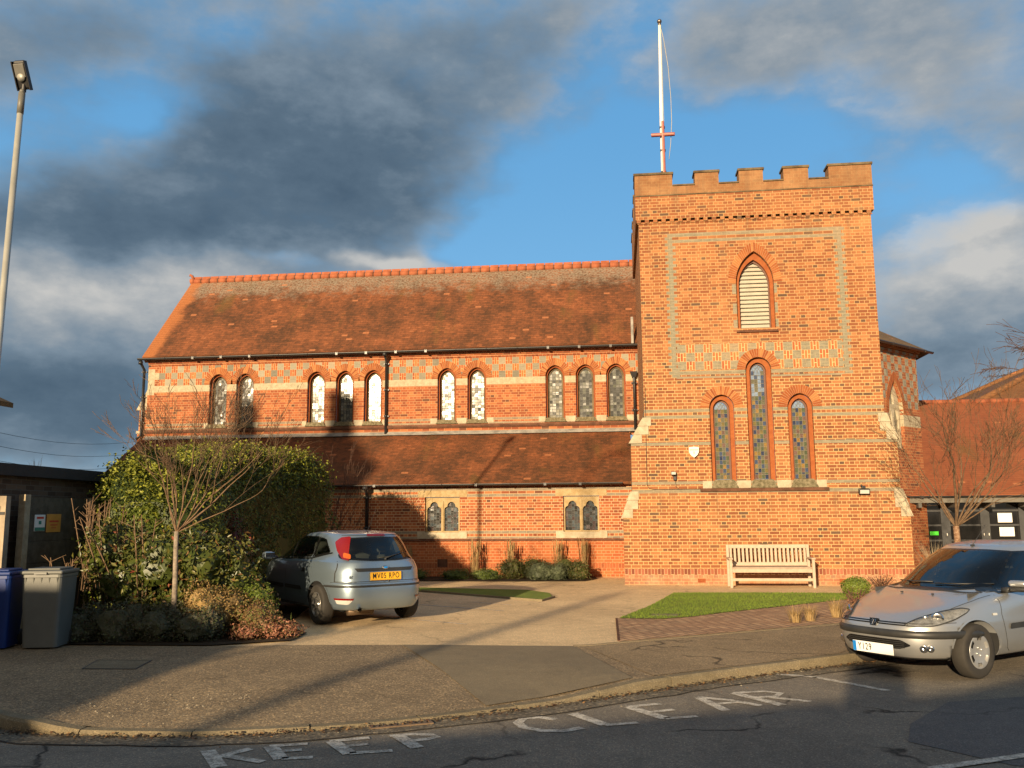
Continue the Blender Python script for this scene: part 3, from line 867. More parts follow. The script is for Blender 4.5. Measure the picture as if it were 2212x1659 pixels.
# stepped stone weatherings of the buttresses
def caps(xo, xi, z0, z1, dr):
    n = 3; mb = MB()
    for i in range(n):
        za = z0 + (z1 - z0) * i / n; zb_ = z0 + (z1 - z0) * (i + 1) / n
        xa = xo + (xi - xo) * i / n; xb = xo + (xi - xo) * (i + 1) / n
        e = 0.055
        inn = xb - dr * (0.15 + 0.05 * (i % 2))
        poly = [(xa + dr * e, za), (inn, za), (inn, zb_ - 0.006), (xb + dr * e * 0.75, zb_ - 0.006)]
        if dr < 0: pass
        mb.extr(poly, YT - 0.02 - 0.002 * i, YT + 0.87 + 0.002 * i)
    part(mb, 'buttress_cap', M_stone)
for args in ((0.07, 0.29, 1.52, 2.14, -1), (0.29, XT0, 3.26, 3.87, -1), (6.49, 6.31, 1.52, 2.14, 1), (6.31, XT1, 3.26, 3.87, 1)): caps(*args)
# parapet
mb = MB()
PX0, PX1, PY = 0.55, 6.14, YT - 0.055
zt = 9.87
mer = [(PX0, 1.46), (2.0, 2.57), (3.05, 3.62), (4.1, 4.68), (5.15, PX1)]
poly = [(PX0, 8.70), (PX1, 8.70), (PX1, zt - 0.05)]
prev = PX1
for a, b_ in reversed(mer):
    if b_ != PX1: poly += [(b_, 9.52), (b_, zt - 0.05)]
    poly += [(a, zt - 0.05)]
    if a != PX0: poly += [(a, 9.52)]
# dedupe consecutive
mb.extr(poly, PY, PY + 0.36)
mb.box(PX0, PX0 + 0.36, PY + 0.361, YT + 5.45, 8.70, 9.52); mb.box(PX1 - 0.36, PX1, PY + 0.361, YT + 5.45, 8.70, 9.52)
mb.box(PX0 + .361, PX1 - .361, YT + 5.09, YT + 5.45, 8.70, 9.52)
for xa, xb in ((PX0 + .001, PX0 + 0.359), (PX1 - 0.359, PX1 - .001)):
    for ya, yb in ((PY + .362, PY + 0.9), (PY + 1.45, PY + 2.0), (PY + 2.5, PY + 3.1), (PY + 3.6, PY + 4.15), (PY + 4.65, PY + 5.5)):
        mb.box(xa, xb, ya, yb, 9.521, zt - 0.05)
        mb.box(xa, xb, ya, yb, 9.521, zt - 0.05) if False else None
# dentils
x_ = PX0 + 0.02
while x_ < PX1 - 0.08:
    mb.box(x_, x_ + 0.1, PY + 0.004, YT, 8.625, 8.699); x_ += 0.2
mb.box(XT0 - .03, XT1 + .03, YT - 0.022, YT - 0.001, 8.60, 8.624)
mb.box(PX0 + .3, PX1 - .3, PY + .3, YT + 5.3, 8.9, 9.0)
part(mb, 'parapet', M_tower)
mb = MB()
mb.box(PX0 - 0.012, PX1 + 0.012, PY - 0.014, PY + 0.01, 9.285, 9.315)
part(mb, 'string_course', M_cope)
for a, b_ in mer:
    mb = MB(); mb.rbox(a - 0.03, b_ + 0.03, PY - 0.03, PY + 0.39, zt - 0.049, zt + 0.015, 0.015); part(mb, 'coping', M_cope)
for (a, b_), (c_, d_) in zip(mer, mer[1:]):
    mb = MB(); mb.rbox(b_ + .003, c_ - .003, PY - 0.03, PY + 0.39, 9.521, 9.56, 0.012); part(mb, 'coping', M_cope)
for xa, xb in ((PX0 - .02, PX0 + 0.38), (PX1 - 0.38, PX1 + .02)):
    for ya, yb in ((PY + .392, PY + 0.92), (PY + 1.43, PY + 2.02), (PY + 2.48, PY + 3.12), (PY + 3.58, PY + 4.17), (PY + 4.63, PY + 5.52)):
        mb = MB(); mb.rbox(xa, xb, ya, yb, zt - 0.049, zt + 0.01, 0.01); part(mb, 'coping', M_cope)
# belfry louvre
mb = MB()
voussoirs(mb, 3.315, 0.44, 7.05, 7.82, 0.625, 8.04, YT - 0.012, YT + 0.05, 40, [0, 0, 1, 2], 3, 0.15)
part(mb, 'arch', [M_v1, M_v2, M_v3, M_mort])
mb = MB()
mb.ring(lancet(3.315, 5.94, 0.439, 7.05, 7.815, 9), lancet(3.315, 5.94, 0.36, 7.03, 7.64, 9), YT + 0.11, 0.14)
part(mb, 'window_reveal', M_v1)
inner = lancet(3.315, 5.98, 0.345, 7.03, 7.61, 16)
def iw(z):
    if z <= 7.03: return 0.345
    for p in inner[2:19]:
        if p[1] >= z: return p[0] - 3.315
    return 0.0
mb = MB()
mb.ring(lancet(3.315, 5.95, 0.362, 7.03, 7.643, 9), lancet(3.315, 5.98, 0.335, 7.02, 7.59, 9), YT + 0.20, 0.05)
lv = part(mb, 'louvre_frame', M_dkwood)
mb = MB()
z = 6.0; NL = 16; st = (7.60 - 6.0) / NL
for i in range(NL):
    za = 6.0 + i * st; hwA = iw(za + st * 0.5)
    if hwA < 0.02: continue
    hb, ht = iw(za), iw(za + st * .8)
    vs = [(3.315 - hb, YT + 0.225, za), (3.315 + hb, YT + 0.225, za), (3.315 + ht, YT + 0.29, za + st * .86), (3.315 - ht, YT + 0.29, za + st * .86)]
    vs += [(x_, y_ + 0.015, z_ - 0.012) for x_, y_, z_ in vs]
    mb.mesh(vs, [(0, 1, 2, 3), (7, 6, 5, 4), (0, 4, 5, 1)], 0)
mb.build('louvre_slats', M_louv, lv)
mb = MB(); mb.extr(lancet(3.315, 5.97, 0.36, 7.03, 7.62, 9), YT + 0.34, YT + 0.35); mb.build('backing', M_dark, lv)
mb = MB()
mb.mesh([(2.84, YT - .05, 5.84), (3.80, YT - .05, 5.84), (3.80, YT - .05, 5.87), (2.84, YT - .05, 5.87), (2.88, YT + .12, 5.965), (3.76, YT + .12, 5.965), (2.84, YT + .01, 5.84), (3.8, YT + .01, 5.84)], [(0, 1, 2, 3), (3, 2, 5, 4), (0, 6, 7, 1), (1, 7, 5, 2), (0, 3, 4, 6)])
mb.build('sill', M_string, lv)
# three lancets
for ti, (c, zs, za, hwo) in enumerate(((3.30, 4.95, 5.245, 0.295), (2.42, 4.07, 4.375, 0.285), (4.205, 4.05, 4.37, 0.285))):
    mb = MB()
    voussoirs(mb, c, hwo, zs, za, 0.49, za + 0.20, YT - 0.012, YT + 0.05, 25, [0, 0, 1, 2], 3, 0.14)
    part(mb, 'arch', [M_v1, M_v2, M_v3, M_mort])
    mb = MB()
    mb.ring(lancet(c, 2.36, hwo - .001, zs, za - .003, 8), lancet(c, 2.36, 0.19, zs - 0.03, za - 0.11, 8), YT + 0.11, 0.12)
    part(mb, 'window_reveal', M_v1)
    mb = MB()
    mb.ring(lancet(c, 2.37, 0.191, zs - 0.03, za - 0.112, 8), lancet(c, 2.395, 0.148, zs - 0.03, za - 0.153, 8), YT + 0.205, 0.03)
    wf = part(mb, 'lancet_window', M_dkwood)
    random.seed(40 + ti)
    mb = MB(); hg = 0.152; nx = 4; dx = 2 * hg / nx; gy = YT + 0.225
    gz0 = 2.40; ztop = za - 0.15
    prof = lancet(c, gz0, hg, zs - 0.03, za - 0.15, 12)
    def hwg_(zz):
        if zz <= zs - 0.03: return hg
        for p in prof[2:14]:
            if p[1] >= zz - 1e-4: return p[0] - c
        return 0.0
    z = gz0; r_ = 0
    zend = zs - 0.08
    grid = {}
    while z < ztop - 0.01:
        hh = 0.10 if r_ != 1 else 0.05
        if r_ == 1: hh = 0.045
        z1 = min(z + hh, ztop)
        for i in range(nx):
            h0, h1 = hwg_(z), hwg_(z1); xa, xb = -hg + i * dx, -hg + (i + 1) * dx
            q = [(max(-h0, min(h0, xa)), z), (max(-h0, min(h0, xb)), z), (max(-h1, min(h1, xb)), z1), (max(-h1, min(h1, xa)), z1)]
            if q[1][0] - q[0][0] < 0.004: continue
            if z > zend: mi = 7  # head panes carry reflected sky as a pale blue glass colour
            elif ti == 0 and z > 4.25: mi = random.choice([1, 1, 7, 6, 7])
            else:
                ch = [0, 1, 2, 2, 3, 4, 4, 5, 6, 6]
                mi = random.choice(ch)
                while mi == grid.get((i - 1, r_)) or mi == grid.get((i, r_ - 1)): mi = random.choice(ch)
            grid[(i, r_)] = mi
            ax, ay = random.gauss(0, .012), random.gauss(0, .012)
            mx_, mz_ = (q[0][0] + q[1][0]) / 2, (z + z1) / 2
            mb.face([(c + a, gy + (a - mx_) * ax + (b_ - mz_) * ay, b_) for a, b_ in q], mi)
        z = z1; r_ += 1
    mb.build('stained_glass', SG, wf)
    mb = MB()
    for i in range(nx + 1):
        x_ = c - hg + i * dx
        mb.box(x_ - .0028, x_ + .0028, gy - .014, gy - .002, gz0, zend + 0.03)
    z = gz0; r_ = 0
    while z < zend:
        z += 0.10 if r_ != 1 else 0.045; r_ += 1
        if z < zend + .02: mb.box(c - hg, c + hg, gy - .013, gy - .003, z - .003, z + .003)
    # intersecting tracery in the head
    for i in range(1, nx):
        x0_ = c - hg + i * dx
        for sg in (-1, 1):
            pts = []
            for k in range(7):
                f_ = k / 6; zz = zend + 0.03 + f_ * (ztop - zend - 0.05); xx = x0_ + sg * (f_ ** 1.8) * 0.12
                if abs(xx - c) < hwg_(zz) + 0.003: pts.append((xx, gy - .009, zz))
            if len(pts) > 1: mb.tube(pts, .004, 5)
    mb.build('leading', M_cames, wf)
    mb = MB()
    mb.mesh([(c - .30, YT - .075, 2.215), (c + .30, YT - .075, 2.215), (c + .22, YT + .22, 2.385), (c - .22, YT + .22, 2.385), (c - .30, YT - .075, 2.19), (c + .30, YT - .075, 2.19), (c + .22, YT + .01, 2.385), (c - .22, YT + .01, 2.385), (c + .30, YT + .01, 2.19), (c - .30, YT + .01, 2.19)],
            [(0, 1, 6, 7), (7, 6, 2, 3), (4, 5, 1, 0), (1, 5, 8, 6), (0, 7, 9, 4)])
    mb.build('sill', M_sill, wf)
mb = MB()
for a, b_ in ((1.92, 2.13), (2.70, 3.01), (3.60, 3.92), (4.48, 4.70)):
    mb = MB(); mb.extr([(a, 2.19), (b_, 2.19), (b_, 2.362), (a, 2.362)], YT - 0.028, YT + 0.01); part(mb, 'sill_block', M_stone)
mb = MB(); mb.box(1.86, 4.74, YT - 0.06, YT + 0.01, 2.115, 2.188); part(mb, 'string_course', M_string)
for xa in (1.73, 4.86):
    mb = MB(); mb.box(xa, xa + .17, YT - .008, YT + .01, 0.05, 0.14); part(mb, 'air_brick', M_v2)
mb = MB(); mb.box(3.15, 3.32, YT - .006, YT + .01, 0.86, 0.93)
part(mb, 'air_brick', M_cope)
# thin cable clipped to the tower, its left side
mb = MB()
mb.tube([(0.66, YT - .01, 4.6), (0.655, YT - .012, 3.9), (0.645, YT - .012, 3.27), (0.64, YT - .012, 2.3), (0.68, YT - .012, 2.2), (0.8, YT - .012, 2.175), (1.86, YT - .012, 2.175)], 0.006, 5)
mb.tube([(1.30, YT - .012, 2.44), (1.30, YT - .012, 2.25), (1.36, YT - .012, 2.18)], 0.006, 5)
part(mb, 'cable', M_black)

# --- east end: angled apse wall and hipped roof behind the tower
a0 = Vector((6.3, 24.15)); a1 = Vector((8.75, 26.75))
dv = (a1 - a0).normalized(); nv = Vector((dv.y, -dv.x))
ang = math.atan2(dv.y, dv.x)
Mx = Matrix.Translation((a0.x, a0.y, 0)) @ Matrix.Rotation(ang, 4, 'Z')
La = (a1 - a0).length - 0.25
def mpart(mb, name, mats, parent=None):
    for i, p in enumerate(mb.v): pass
    me = bpy.data.meshes.new(name); me.from_pydata(mb.v, [], mb.f)
    if not isinstance(mats, (list, tuple)): mats = [mats]
    for m in mats: me.materials.append(m)
    me.polygons.foreach_set('material_index', mb.mi); me.polygons.foreach_set('use_smooth', mb.sm); me.update()
    autouv(me)
    for v in me.vertices: v.co = Mx @ v.co
    me.update()
    return link(name, me, parent or church, world=True)
M_apse = nave_brick('plain_brick')
m_, t_, b_n = newmat('apse_brick')
uv_ = uvw(t_); x_s, z_s = rowcol(t_, uv_)
base_, f_ = brick_nodes(t_, uv_, NRED, (0.44, 0.26, 0.12, 1), mort=0.005)
S = 0.2035
cx_ = t_.m('FLOOR', t_.m('DIVIDE', x_s, S)); cz_ = t_.m('FLOOR', t_.m('DIVIDE', t_.sub(z_s, 4.5), S))
pr_ = t_.m('ABSOLUTE', t_.m('MODULO', t_.add(cx_, cz_), 2.0))
gc_ = t_.ramp(t_.noise(uv_, 6, 4, 0.6), [(0.3, (0.16, 0.15, 0.12)), (0.7, (0.36, 0.33, 0.25))])
c_ = t_.mix(t_.mul(pr_, t_.band(z_s, 4.5, 6.13)), base_, gc_)
st_ = stone_nodes(t_, uv_)
c_ = t_.mix(t_.band(z_s, 3.98, 4.30), c_, st_)
finish(t_, b_n, c_, f_)
M_apse = m_
wc = 1.95
mb = MB()
aph = lancet(wc, 3.35, 0.40, 4.35, 5.25, 10)
mb.wall([(0, 0), (La, 0), (La, 6.15), (0, 6.15)], [aph], 0, 0.18)
mb.face([(La, 0, 0), (La, 2.5, 0), (La, 2.5, 6.15), (La, 0, 6.15)])
for i, zz in enumerate((6.02, 6.12)): mb.box(-.1, La + .04 + .03 * i, -0.05 - 0.05 * i, 0.01, zz, zz + 0.08)
mpart(mb, 'apse_wall', M_apse)
mb = MB(); voussoirs(mb, wc, 0.40, 4.35, 5.25, 0.56, 5.5, -0.012, 0.05, 34, [0, 0, 1], 3, 0.12); mpart(mb, 'arch', [M_v1, M_v2, M_v3, M_mort])
mb = MB()
lA = lancet(wc - 0.185, 3.35, 0.135, 4.2, 4.5, 6); lB = lancet(wc + 0.185, 3.35, 0.135, 4.2, 4.5, 6); lC = lancet(wc, 4.58, 0.11, 4.72, 4.95, 5)
mb.wall(lancet(wc, 3.35, 0.398, 4.35, 5.245, 10), [lA, lB, lC], 0.10, 0.07)
tw = mpart(mb, 'tracery_window', M_stone)
mb = MB(); random.seed(5)
for lc in (wc - .185, wc, wc + .185):
    z = 3.36
    while z < 5.0:
        for i in range(2):
            ax, ay = random.gauss(0, .03), random.gauss(0, .03)
            xa = lc - .14 + i * .14
            if lc == wc and z < 4.5: continue
            mb.face([(xa + a * .14, .165 + (a - .5) * .14 * ax + (q - .5) * .08 * ay, z + q * .08) for a, q in ((0, 0), (1, 0), (1, 1), (0, 1))], random.choice([0, 0, 1]))
        z += 0.08
mpart(mb, 'glass', CG, tw)
mb = MB()
hx, hy, hz = 3.4, 29.0, 9.7
E0 = Mx @ Vector((-0.6, -0.28, 6.2)); E1 = Mx @ Vector((La + 0.28, -0.28, 6.2)); E2 = Vector((E1.x, 32.5, 6.2)); H = Vector((hx, hy, hz))
E1b = Vector((E1.x + 0.3, E1.y + 1.5, 6.2))
mb.mesh([E0, E1, H, E2], [(0, 1, 2), (1, 3, 2)])
mb.mesh([E0 - Vector((0, 0, .06)), E1 - Vector((0, 0, .06)), H - Vector((0, 0, .1)), E2 - Vector((0, 0, .06))], [(2, 1, 0), (2, 3, 1)])
mb.mesh([E0, E0 - Vector((0, 0, .06)), E1 - Vector((0, 0, .06)), E1], [(0, 1, 2, 3)])
part(mb, 'apse_roof', M_croof)
mb = gutter(-0.5, La + 0.34, -0.33, 6.17, 0.055)
mpart(mb, 'gutter', M_black)
# ================================================================== ground, road, paving
def groundmat(name, c0, c1, speck=0.35, sscale=120, cracks=0.0, patch=1.0, rough=0.92, bmp=0.5, stain=(0.5, 0.5, 0.5)):
    m, t, b = newmat(name)
    p = obc(t)
    n = t.noise(p, 0.55 * patch, 5, 0.6); n2 = t.noise(p, 5.0, 5, 0.65)
    c = t.mix(t.ss(t.add(t.mul(n, 0.6), t.mul(n2, 0.4)), 0.35, 0.65), (*c0, 1), (*c1, 1))
    v = t.vor(p, sscale, out='Color'); vr, vg, vb = t.sep(v)
    g = t.ramp(vr, [(0.0, (0.45, 0.45, 0.45)), (0.5, (0.95, 0.95, 0.95)), (0.86, (1.25, 1.22, 1.15)), (1.0, (2.6, 2.4, 2.1))])
    c = t.mix(speck, c, t.mix(1.0, c, g, 'MULTIPLY'))
    if cracks:
        wp = t.node('ShaderNodeVectorMath', operation='ADD'); nn = t.node('ShaderNodeTexNoise'); t.put(nn.inputs['Vector'], p); nn.inputs['Scale'].default_value = 1.8; nn.inputs['Detail'].default_value = 5
        t.put(wp.inputs[0], p); sv = t.node('ShaderNodeVectorMath', operation='SCALE'); t.put(sv.inputs[0], nn.outputs['Color']); sv.inputs['Scale'].default_value = 0.9; t.put(wp.inputs[1], sv.outputs[0])
        d = t.vor(wp.outputs[0], 0.42, 'DISTANCE_TO_EDGE')
        k = t.mul(t.sub(1.0, t.ss(d, 0.0, 0.018)), t.ss(t.noise(p, 0.8, 3, 0.5), 0.42, 0.55))
        c = t.mix(t.mul(k, cracks), c, (0.015, 0.014, 0.012, 1))
    dn = t.noise(p, 1.4, 6, 0.75)
    c = t.mix(t.mul(t.ss(dn, 0.56, 0.78), 0.45), c, tuple(v_ * q for v_, q in zip(c0, stain)) + (1,))
    t.put(b.inputs['Base Color'], c); b.inputs['Roughness'].default_value = rough; b.inputs['Specular IOR Level'].default_value = 0.25
    bump(t, b, t.add(t.noise(p, 90, 3, 0.7), t.mul(vr, 0.6)), bmp, 0.012)
    return m
M_road = groundmat('road_asphalt', (0.1616, 0.1432, 0.1173), (0.2421, 0.2109, 0.1665), 0.55, 110, 0.9, bmp=0.35)
M_roadp = groundmat('road_patch', (0.1118, 0.1086, 0.1053), (0.1448, 0.1383, 0.1317), 0.5, 130, 0.4, bmp=0.3)
M_pave = groundmat('pavement_asphalt', (0.2255, 0.1714, 0.1087), (0.3236, 0.246, 0.1516), 0.75, 75, 0.25, bmp=0.7)
M_pave2 = groundmat('pavement_new', (0.1929, 0.1565, 0.103), (0.2411, 0.1957, 0.1254), 0.3, 150, 0.0, bmp=0.3)
M_pave3 = groundmat('pavement_old', (0.2364, 0.1773, 0.1076), (0.3265, 0.2441, 0.1471), 0.6, 95, 0.8, bmp=0.5)
M_conc = groundmat('drive_concrete', (0.5567, 0.406, 0.2335), (0.7421, 0.5488, 0.3146), 0.35, 90, 0.35, bmp=0.35, stain=(0.75, 0.72, 0.68))
M_kerb = groundmat('kerb_concrete', (0.1594, 0.131, 0.0819), (0.2391, 0.1966, 0.127), 0.4, 140, 0.0, bmp=0.4)
M_soil = groundmat('soil', (0.030, 0.022, 0.014), (0.06, 0.043, 0.026), 0.7, 40, 0.0, bmp=1.0)
M_paint = simple('road_paint', (0.40, 0.38, 0.33), 0.8)
m, t, b = newmat('worn_paint'); p = obc(t)
nz = t.noise(p, 11, 6, 0.75); nz2 = t.noise(p, 70, 3, 0.7)
k = t.add(t.mul(t.ss(t.add(t.mul(nz, 0.65), t.mul(nz2, 0.4)), 0.45, 0.60), .66), .2)
t.put(b.inputs['Base Color'], t.mix(k, (0.80, 0.74, 0.62, 1), (0.17, 0.15, 0.12, 1))); b.inputs['Roughness'].default_value = 0.85
bump(t, b, nz2, 0.3, 0.005)
M_worn = m
m, t, b = newmat('lawn_grass'); p = obc(t)
g1_ = t.noise(p, 1.5, 5, 0.6); g2_ = t.noise(p, 60, 4, 0.7)
t.put(b.inputs['Base Color'], t.mix(t.ss(t.add(t.mul(g1_, .5), t.mul(g2_, .5)), 0.35, 0.65), (0.125, 0.19, 0.014, 1), (0.185, 0.26, 0.026, 1)))
b.inputs['Roughness'].default_value = 0.9; bump(t, b, g2_, 1.0, 0.03)
gy_ = t.mix(t.mul(t.ss(t.noise(p, 2.6, 6, 0.7), 0.5, 0.72), 0.55), b.inputs['Base Color'].links[0].from_socket, (0.17, 0.17, 0.03, 1)); t.l.new(gy_, b.inputs['Base Color'])
M_lawn = m
m, t, b = newmat('paving_brick'); p = obc(t); x_, y_, z_ = t.sep(p)
rx = t.sub(t.mul(x_, 0.80), t.mul(y_, 0.6)); ry = t.add(t.mul(x_, 0.6), t.mul(y_, 0.8))
bc, bf = t.brick(t.comb(ry, rx), 0.21, 0.105, 0.009, 1.0, 0.15)
c = t.ramp(bc, [(0.0, (0.34, 0.19, 0.10)), (0.5, (0.44, 0.25, 0.135)), (1.0, (0.54, 0.33, 0.18))])
c = t.mix(t.mul(t.ss(t.noise(p, 1.2, 5, .6), .4, .7), .4), c, (0.26, 0.19, 0.12, 1))
c = t.mix(bf, c, (0.05, 0.035, 0.02, 1)); t.put(b.inputs['Base Color'], c); b.inputs['Roughness'].default_value = 0.9
bump(t, b, t.sub(1.0, bf), 0.8, 0.015)
M_pavbrick = m

ZR = -0.10
def sheet(name, pts, z, mat, label=None, dens=None):
    """flat sheet from an outline of (x, y)"""
    idx = tessellate_polygon([[Vector((x, y, 0)) for x, y in pts]])
    mb = MB()
    for a in idx:
        tri = [Vector((*pts[i], z)) for i in a]
        if (tri[1] - tri[0]).cross(tri[2] - tri[0]).z < 0: tri.reverse()
        mb.face(tri)
    return struct(mb.build(name, mat), label)
def thick(name, pts, z, th, mat):
    mb = MB(); idx = tessellate_polygon([[Vector((x, y, 0)) for x, y in pts]])
    for a in idx:
        tri = [Vector((*pts[i], z)) for i in a]
        if (tri[1] - tri[0]).cross(tri[2] - tri[0]).z < 0: tri.reverse()
        mb.face(tri)
    n = len(pts)
    for i in range(n):
        a, b_ = pts[i], pts[(i + 1) % n]
        mb.face([(a[0], a[1], z), (b_[0], b_[1], z), (b_[0], b_[1], z - th), (a[0], a[1], z - th)])
        mb.face([(a[0], a[1], z - th), (b_[0], b_[1], z - th), (b_[0], b_[1], z), (a[0], a[1], z)])
    return mb.build(name, mat)

# base ground
mb = MB(); mb.face([(-600, -600, -0.16), (600, -600, -0.16), (600, 900, -0.16), (-600, 900, -0.16)])
struct(mb.build('ground', groundmat('far_ground', (0.05, 0.055, 0.03), (0.08, 0.08, 0.045), 0.3, 20)))

# kerb line: (x, y, height of top)
KP = [(-16, 15.5, 0.0), (-11.5, 11.4, 0.0), (-8.5, 9.2, 0.0), (-6.4, 7.85, 0.0), (-5.12, 7.11, 0.0), (-4.7, 6.97, -0.015), (-4.29, 6.92, -0.06), (-3.39, 6.97, -0.068), (-3.02, 7.06, -0.068), (-2.62, 7.18, -0.068), (-1.91, 7.50, -0.068), (-1.24, 7.95, -0.068), (-0.55, 8.45, -0.065), (0.15, 9.05, 0.0), (0.85, 9.62, 0.0), (1.6, 10.19, 0.0), (2.47, 10.83, 0.0), (4.2, 12.1, 0.0), (7.5, 14.5, 0.0), (16, 20.8, 0.0), (60, 54, 0.0)]
# densify with Catmull-Rom
def cr(P, n):
    out = []
    P = [Vector(p) for p in P]
    for i in range(len(P) - 1):
        p0 = P[max(i - 1, 0)]; p1 = P[i]; p2 = P[i + 1]; p3 = P[min(i + 2, len(P) - 1)]
        for k in range(n):
            u = k / n
            q = 0.5 * ((2 * p1) + (p2 - p0) * u + (2 * p0 - 5 * p1 + 4 * p2 - p3) * u * u + (3 * p1 - p0 - 3 * p2 + p3) * u ** 3)
            q.z = p1.z + (p2.z - p1.z) * u
            out.append(q)
    out.append(P[-1]); return out
K = cr(KP, 5)
def knorm(i):
    d = K[min(i + 1, len(K) - 1)] - K[max(i - 1, 0)]; d.z = 0; d.normalize()
    return Vector((-d.y, d.x, 0))
# arc length
L = [0.0]
for i in range(1, len(K)): L.append(L[-1] + (K[i] - K[i - 1]).length)
def kat(s):
    s = max(0, min(L[-1] - 1e-4, s))
    for i in range(1, len(L)):
        if L[i] >= s:
            u = (s - L[i - 1]) / (L[i] - L[i - 1]); p = K[i - 1].lerp(K[i], u); n = knorm(i - 1).lerp(knorm(i), u).normalized(); return p, n
random.seed(3)
mb = MB(); s = 0.0; KW = 0.115
while s < min(L[-1], 48):
    e = min(s + 0.915, L[-1]); N = 4
    jt = random.uniform(-0.006, 0.006); jz = random.uniform(-0.005, 0.003)
    vs = []
    for i in range(N + 1):
        p, n = kat(s + 0.006 + (e - s - 0.012) * i / N)
        zt = p.z + jz
        prof = [(-0.01 + jt, ZR - 0.05), (0.0 + jt, zt - 0.022), (0.02 + jt, zt), (KW + jt, zt), (KW + jt, ZR - 0.05)]
        for o_, zz in prof: q = p + n * o_; vs.append((q.x, q.y, zz))
    fs = []
    for i in range(N):
        for k in range(4): a = i * 5 + k; fs.append((a, a + 5, a + 6, a + 1))
    fs = [tuple(reversed(f)) for f in fs]
    fs.append((0, 1, 2, 3, 4)); fs.append(tuple(N * 5 + k for k in (4, 3, 2, 1, 0)))
    mb.mesh(vs, fs); s = e
struct(mb.build('kerb', M_kerb))
# road sheet in front of the kerb
outer_ = [(K[i].x + 0.0, K[i].y) for i in range(len(K))]
sheet('road', outer_ + [(60, -2.2), (-30, -2.2), (-30, 15.5)], ZR, M_road)
# near pavement on the camera's side
thick('near_pavement', [(-30, -2.2), (60, -2.2), (60, -30), (-30, -30)], -0.01, 0.12, M_pave)['kind'] = 'structure'
# far pavement, graded from kerb top to the plots behind
back = [(-16, 20), (-11.5, 15), (-8.9, 12.3), (-8.0, 11.1), (-7.2, 10.96), (-6.3, 10.99), (-5.2, 11.03), (-4.3, 11.2), (-3.4, 11.28), (-2.2, 11.35), (-1.6, 11.36), (-0.61, 11.39), (0.0, 11.75), (1.0, 12.42), (2.3, 13.3), (3.12, 13.85), (5.5, 15.5), (9.5, 18.4), (18, 24.6), (60, 57)]
bk = cr([(a, b_, 0) for a, b_ in back], 6)
PAIR = [((-16, 15.5), (-16, 20)), ((-8.5, 9.2), (-8.9, 12.3)), ((-6.4, 7.85), (-7.9, 11.06)), ((-5.12, 7.11), (-6.5, 10.98)), ((-3.39, 6.97), (-4.4, 11.18)), ((-1.91, 7.5), (-2.7, 11.33)), ((-0.55, 8.45), (-1.0, 11.385)),
        ((0.15, 9.05), (-0.55, 11.41)), ((1.6, 10.19), (0.3, 11.95)), ((2.47, 10.83), (1.1, 12.49)), ((4.2, 12.1), (2.7, 13.57)), ((7.5, 14.5), (5.5, 15.5)), ((16, 20.8), (14, 21.7)), ((60, 54), (58, 55.6))]
def frac(P, q):
    best = (1e9, 0)
    for i in range(len(P) - 1):
        a, b_ = P[i].xy, P[i + 1].xy; r_ = b_ - a; u = max(0, min(1, (Vector(q) - a).dot(r_) / r_.length_squared)); d = (a + r_ * u - Vector(q)).length
        if d < best[0]: best = (d, i + u)
    return best[1]
def atf(P, f):
    i = min(int(f), len(P) - 2); return P[i].lerp(P[i + 1], f - i)
pf_ = [(frac(K, a), frac(bk, b_)) for a, b_ in PAIR]
rows = []; NS = 6
for j in range(len(pf_) - 1):
    n_ = max(2, int((atf(K, pf_[j + 1][0]) - atf(K, pf_[j][0])).length / .35))
    for i in range(n_ + (j == len(pf_) - 2)):
        u = i / n_; fk = pf_[j][0] + (pf_[j + 1][0] - pf_[j][0]) * u; fb = pf_[j][1] + (pf_[j + 1][1] - pf_[j][1]) * u
        p = atf(K, fk); q = atf(bk, fb); n = knorm(int(fk)); a = p + n * KW; w_ = (q.xy - a.xy).length; r_ = []
        for k in range(NS + 1):
            f = k / NS; c_ = a.xy.lerp(q.xy, f)
            r_.append((c_.x, c_.y, (p.z - 0.004) * (1 - min(1, f * w_ / 1.6)) if p.z < 0 else -0.003))
        rows.append(r_)
mb = MB()
mb.mesh([q for r_ in rows for q in r_], [(i * (NS + 1) + k, (i + 1) * (NS + 1) + k, (i + 1) * (NS + 1) + k + 1, i * (NS + 1) + k + 1) for i in range(len(rows) - 1) for k in range(NS)])
struct(mb.build('pavement', M_pave))
# plots behind the pavement: car park concrete reaching to the church
sheet('driveway', [(-30, 22), (-11.5, 14), (-8.9, 11.5), (-8.0, 10.6), (-5.2, 10.6), (-1.6, 10.95), (-0.5, 11.0), (0.2, 11.5), (1.2, 12.1), (3.1, 13.4), (9.5, 17.9), (30, 33), (30, 60), (-30, 60)], -0.008, M_conc)
# concrete edging along the back of the pavement
def strip(name, pts, w, z, mat, th=None):
    mb = MB(); P = [Vector((x, y, 0)) for x, y in pts]; vs = []
    for i, p in enumerate(P):
        d = P[min(i + 1, len(P) - 1)] - P[max(i - 1, 0)]; d.normalize(); n = Vector((-d.y, d.x, 0))
        for o_ in (-w / 2, w / 2): q = p + n * o_; vs.append((q.x, q.y, z))
        if th:
            for o_ in (w / 2, -w / 2): q = p + n * o_; vs.append((q.x, q.y, z - th))
    st = 4 if th else 2; fs = []
    for i in range(len(P) - 1):
        for k in range(st if th else 1): a = i * st + k; b_ = i * st + (k + 1) % st; fs.append((a, a + st, b_ + st, b_))
    fs = [tuple(reversed(f)) for f in fs]
    if th: fs.append((3, 2, 1, 0)); fs.append(tuple((len(P) - 1) * 4 + k for k in range(4)))
    mb.mesh(vs, fs)
    return mb.build(name, mat)
edge = [(b_.x, b_.y) for b_ in bk if -0.75 < b_.x < 12]
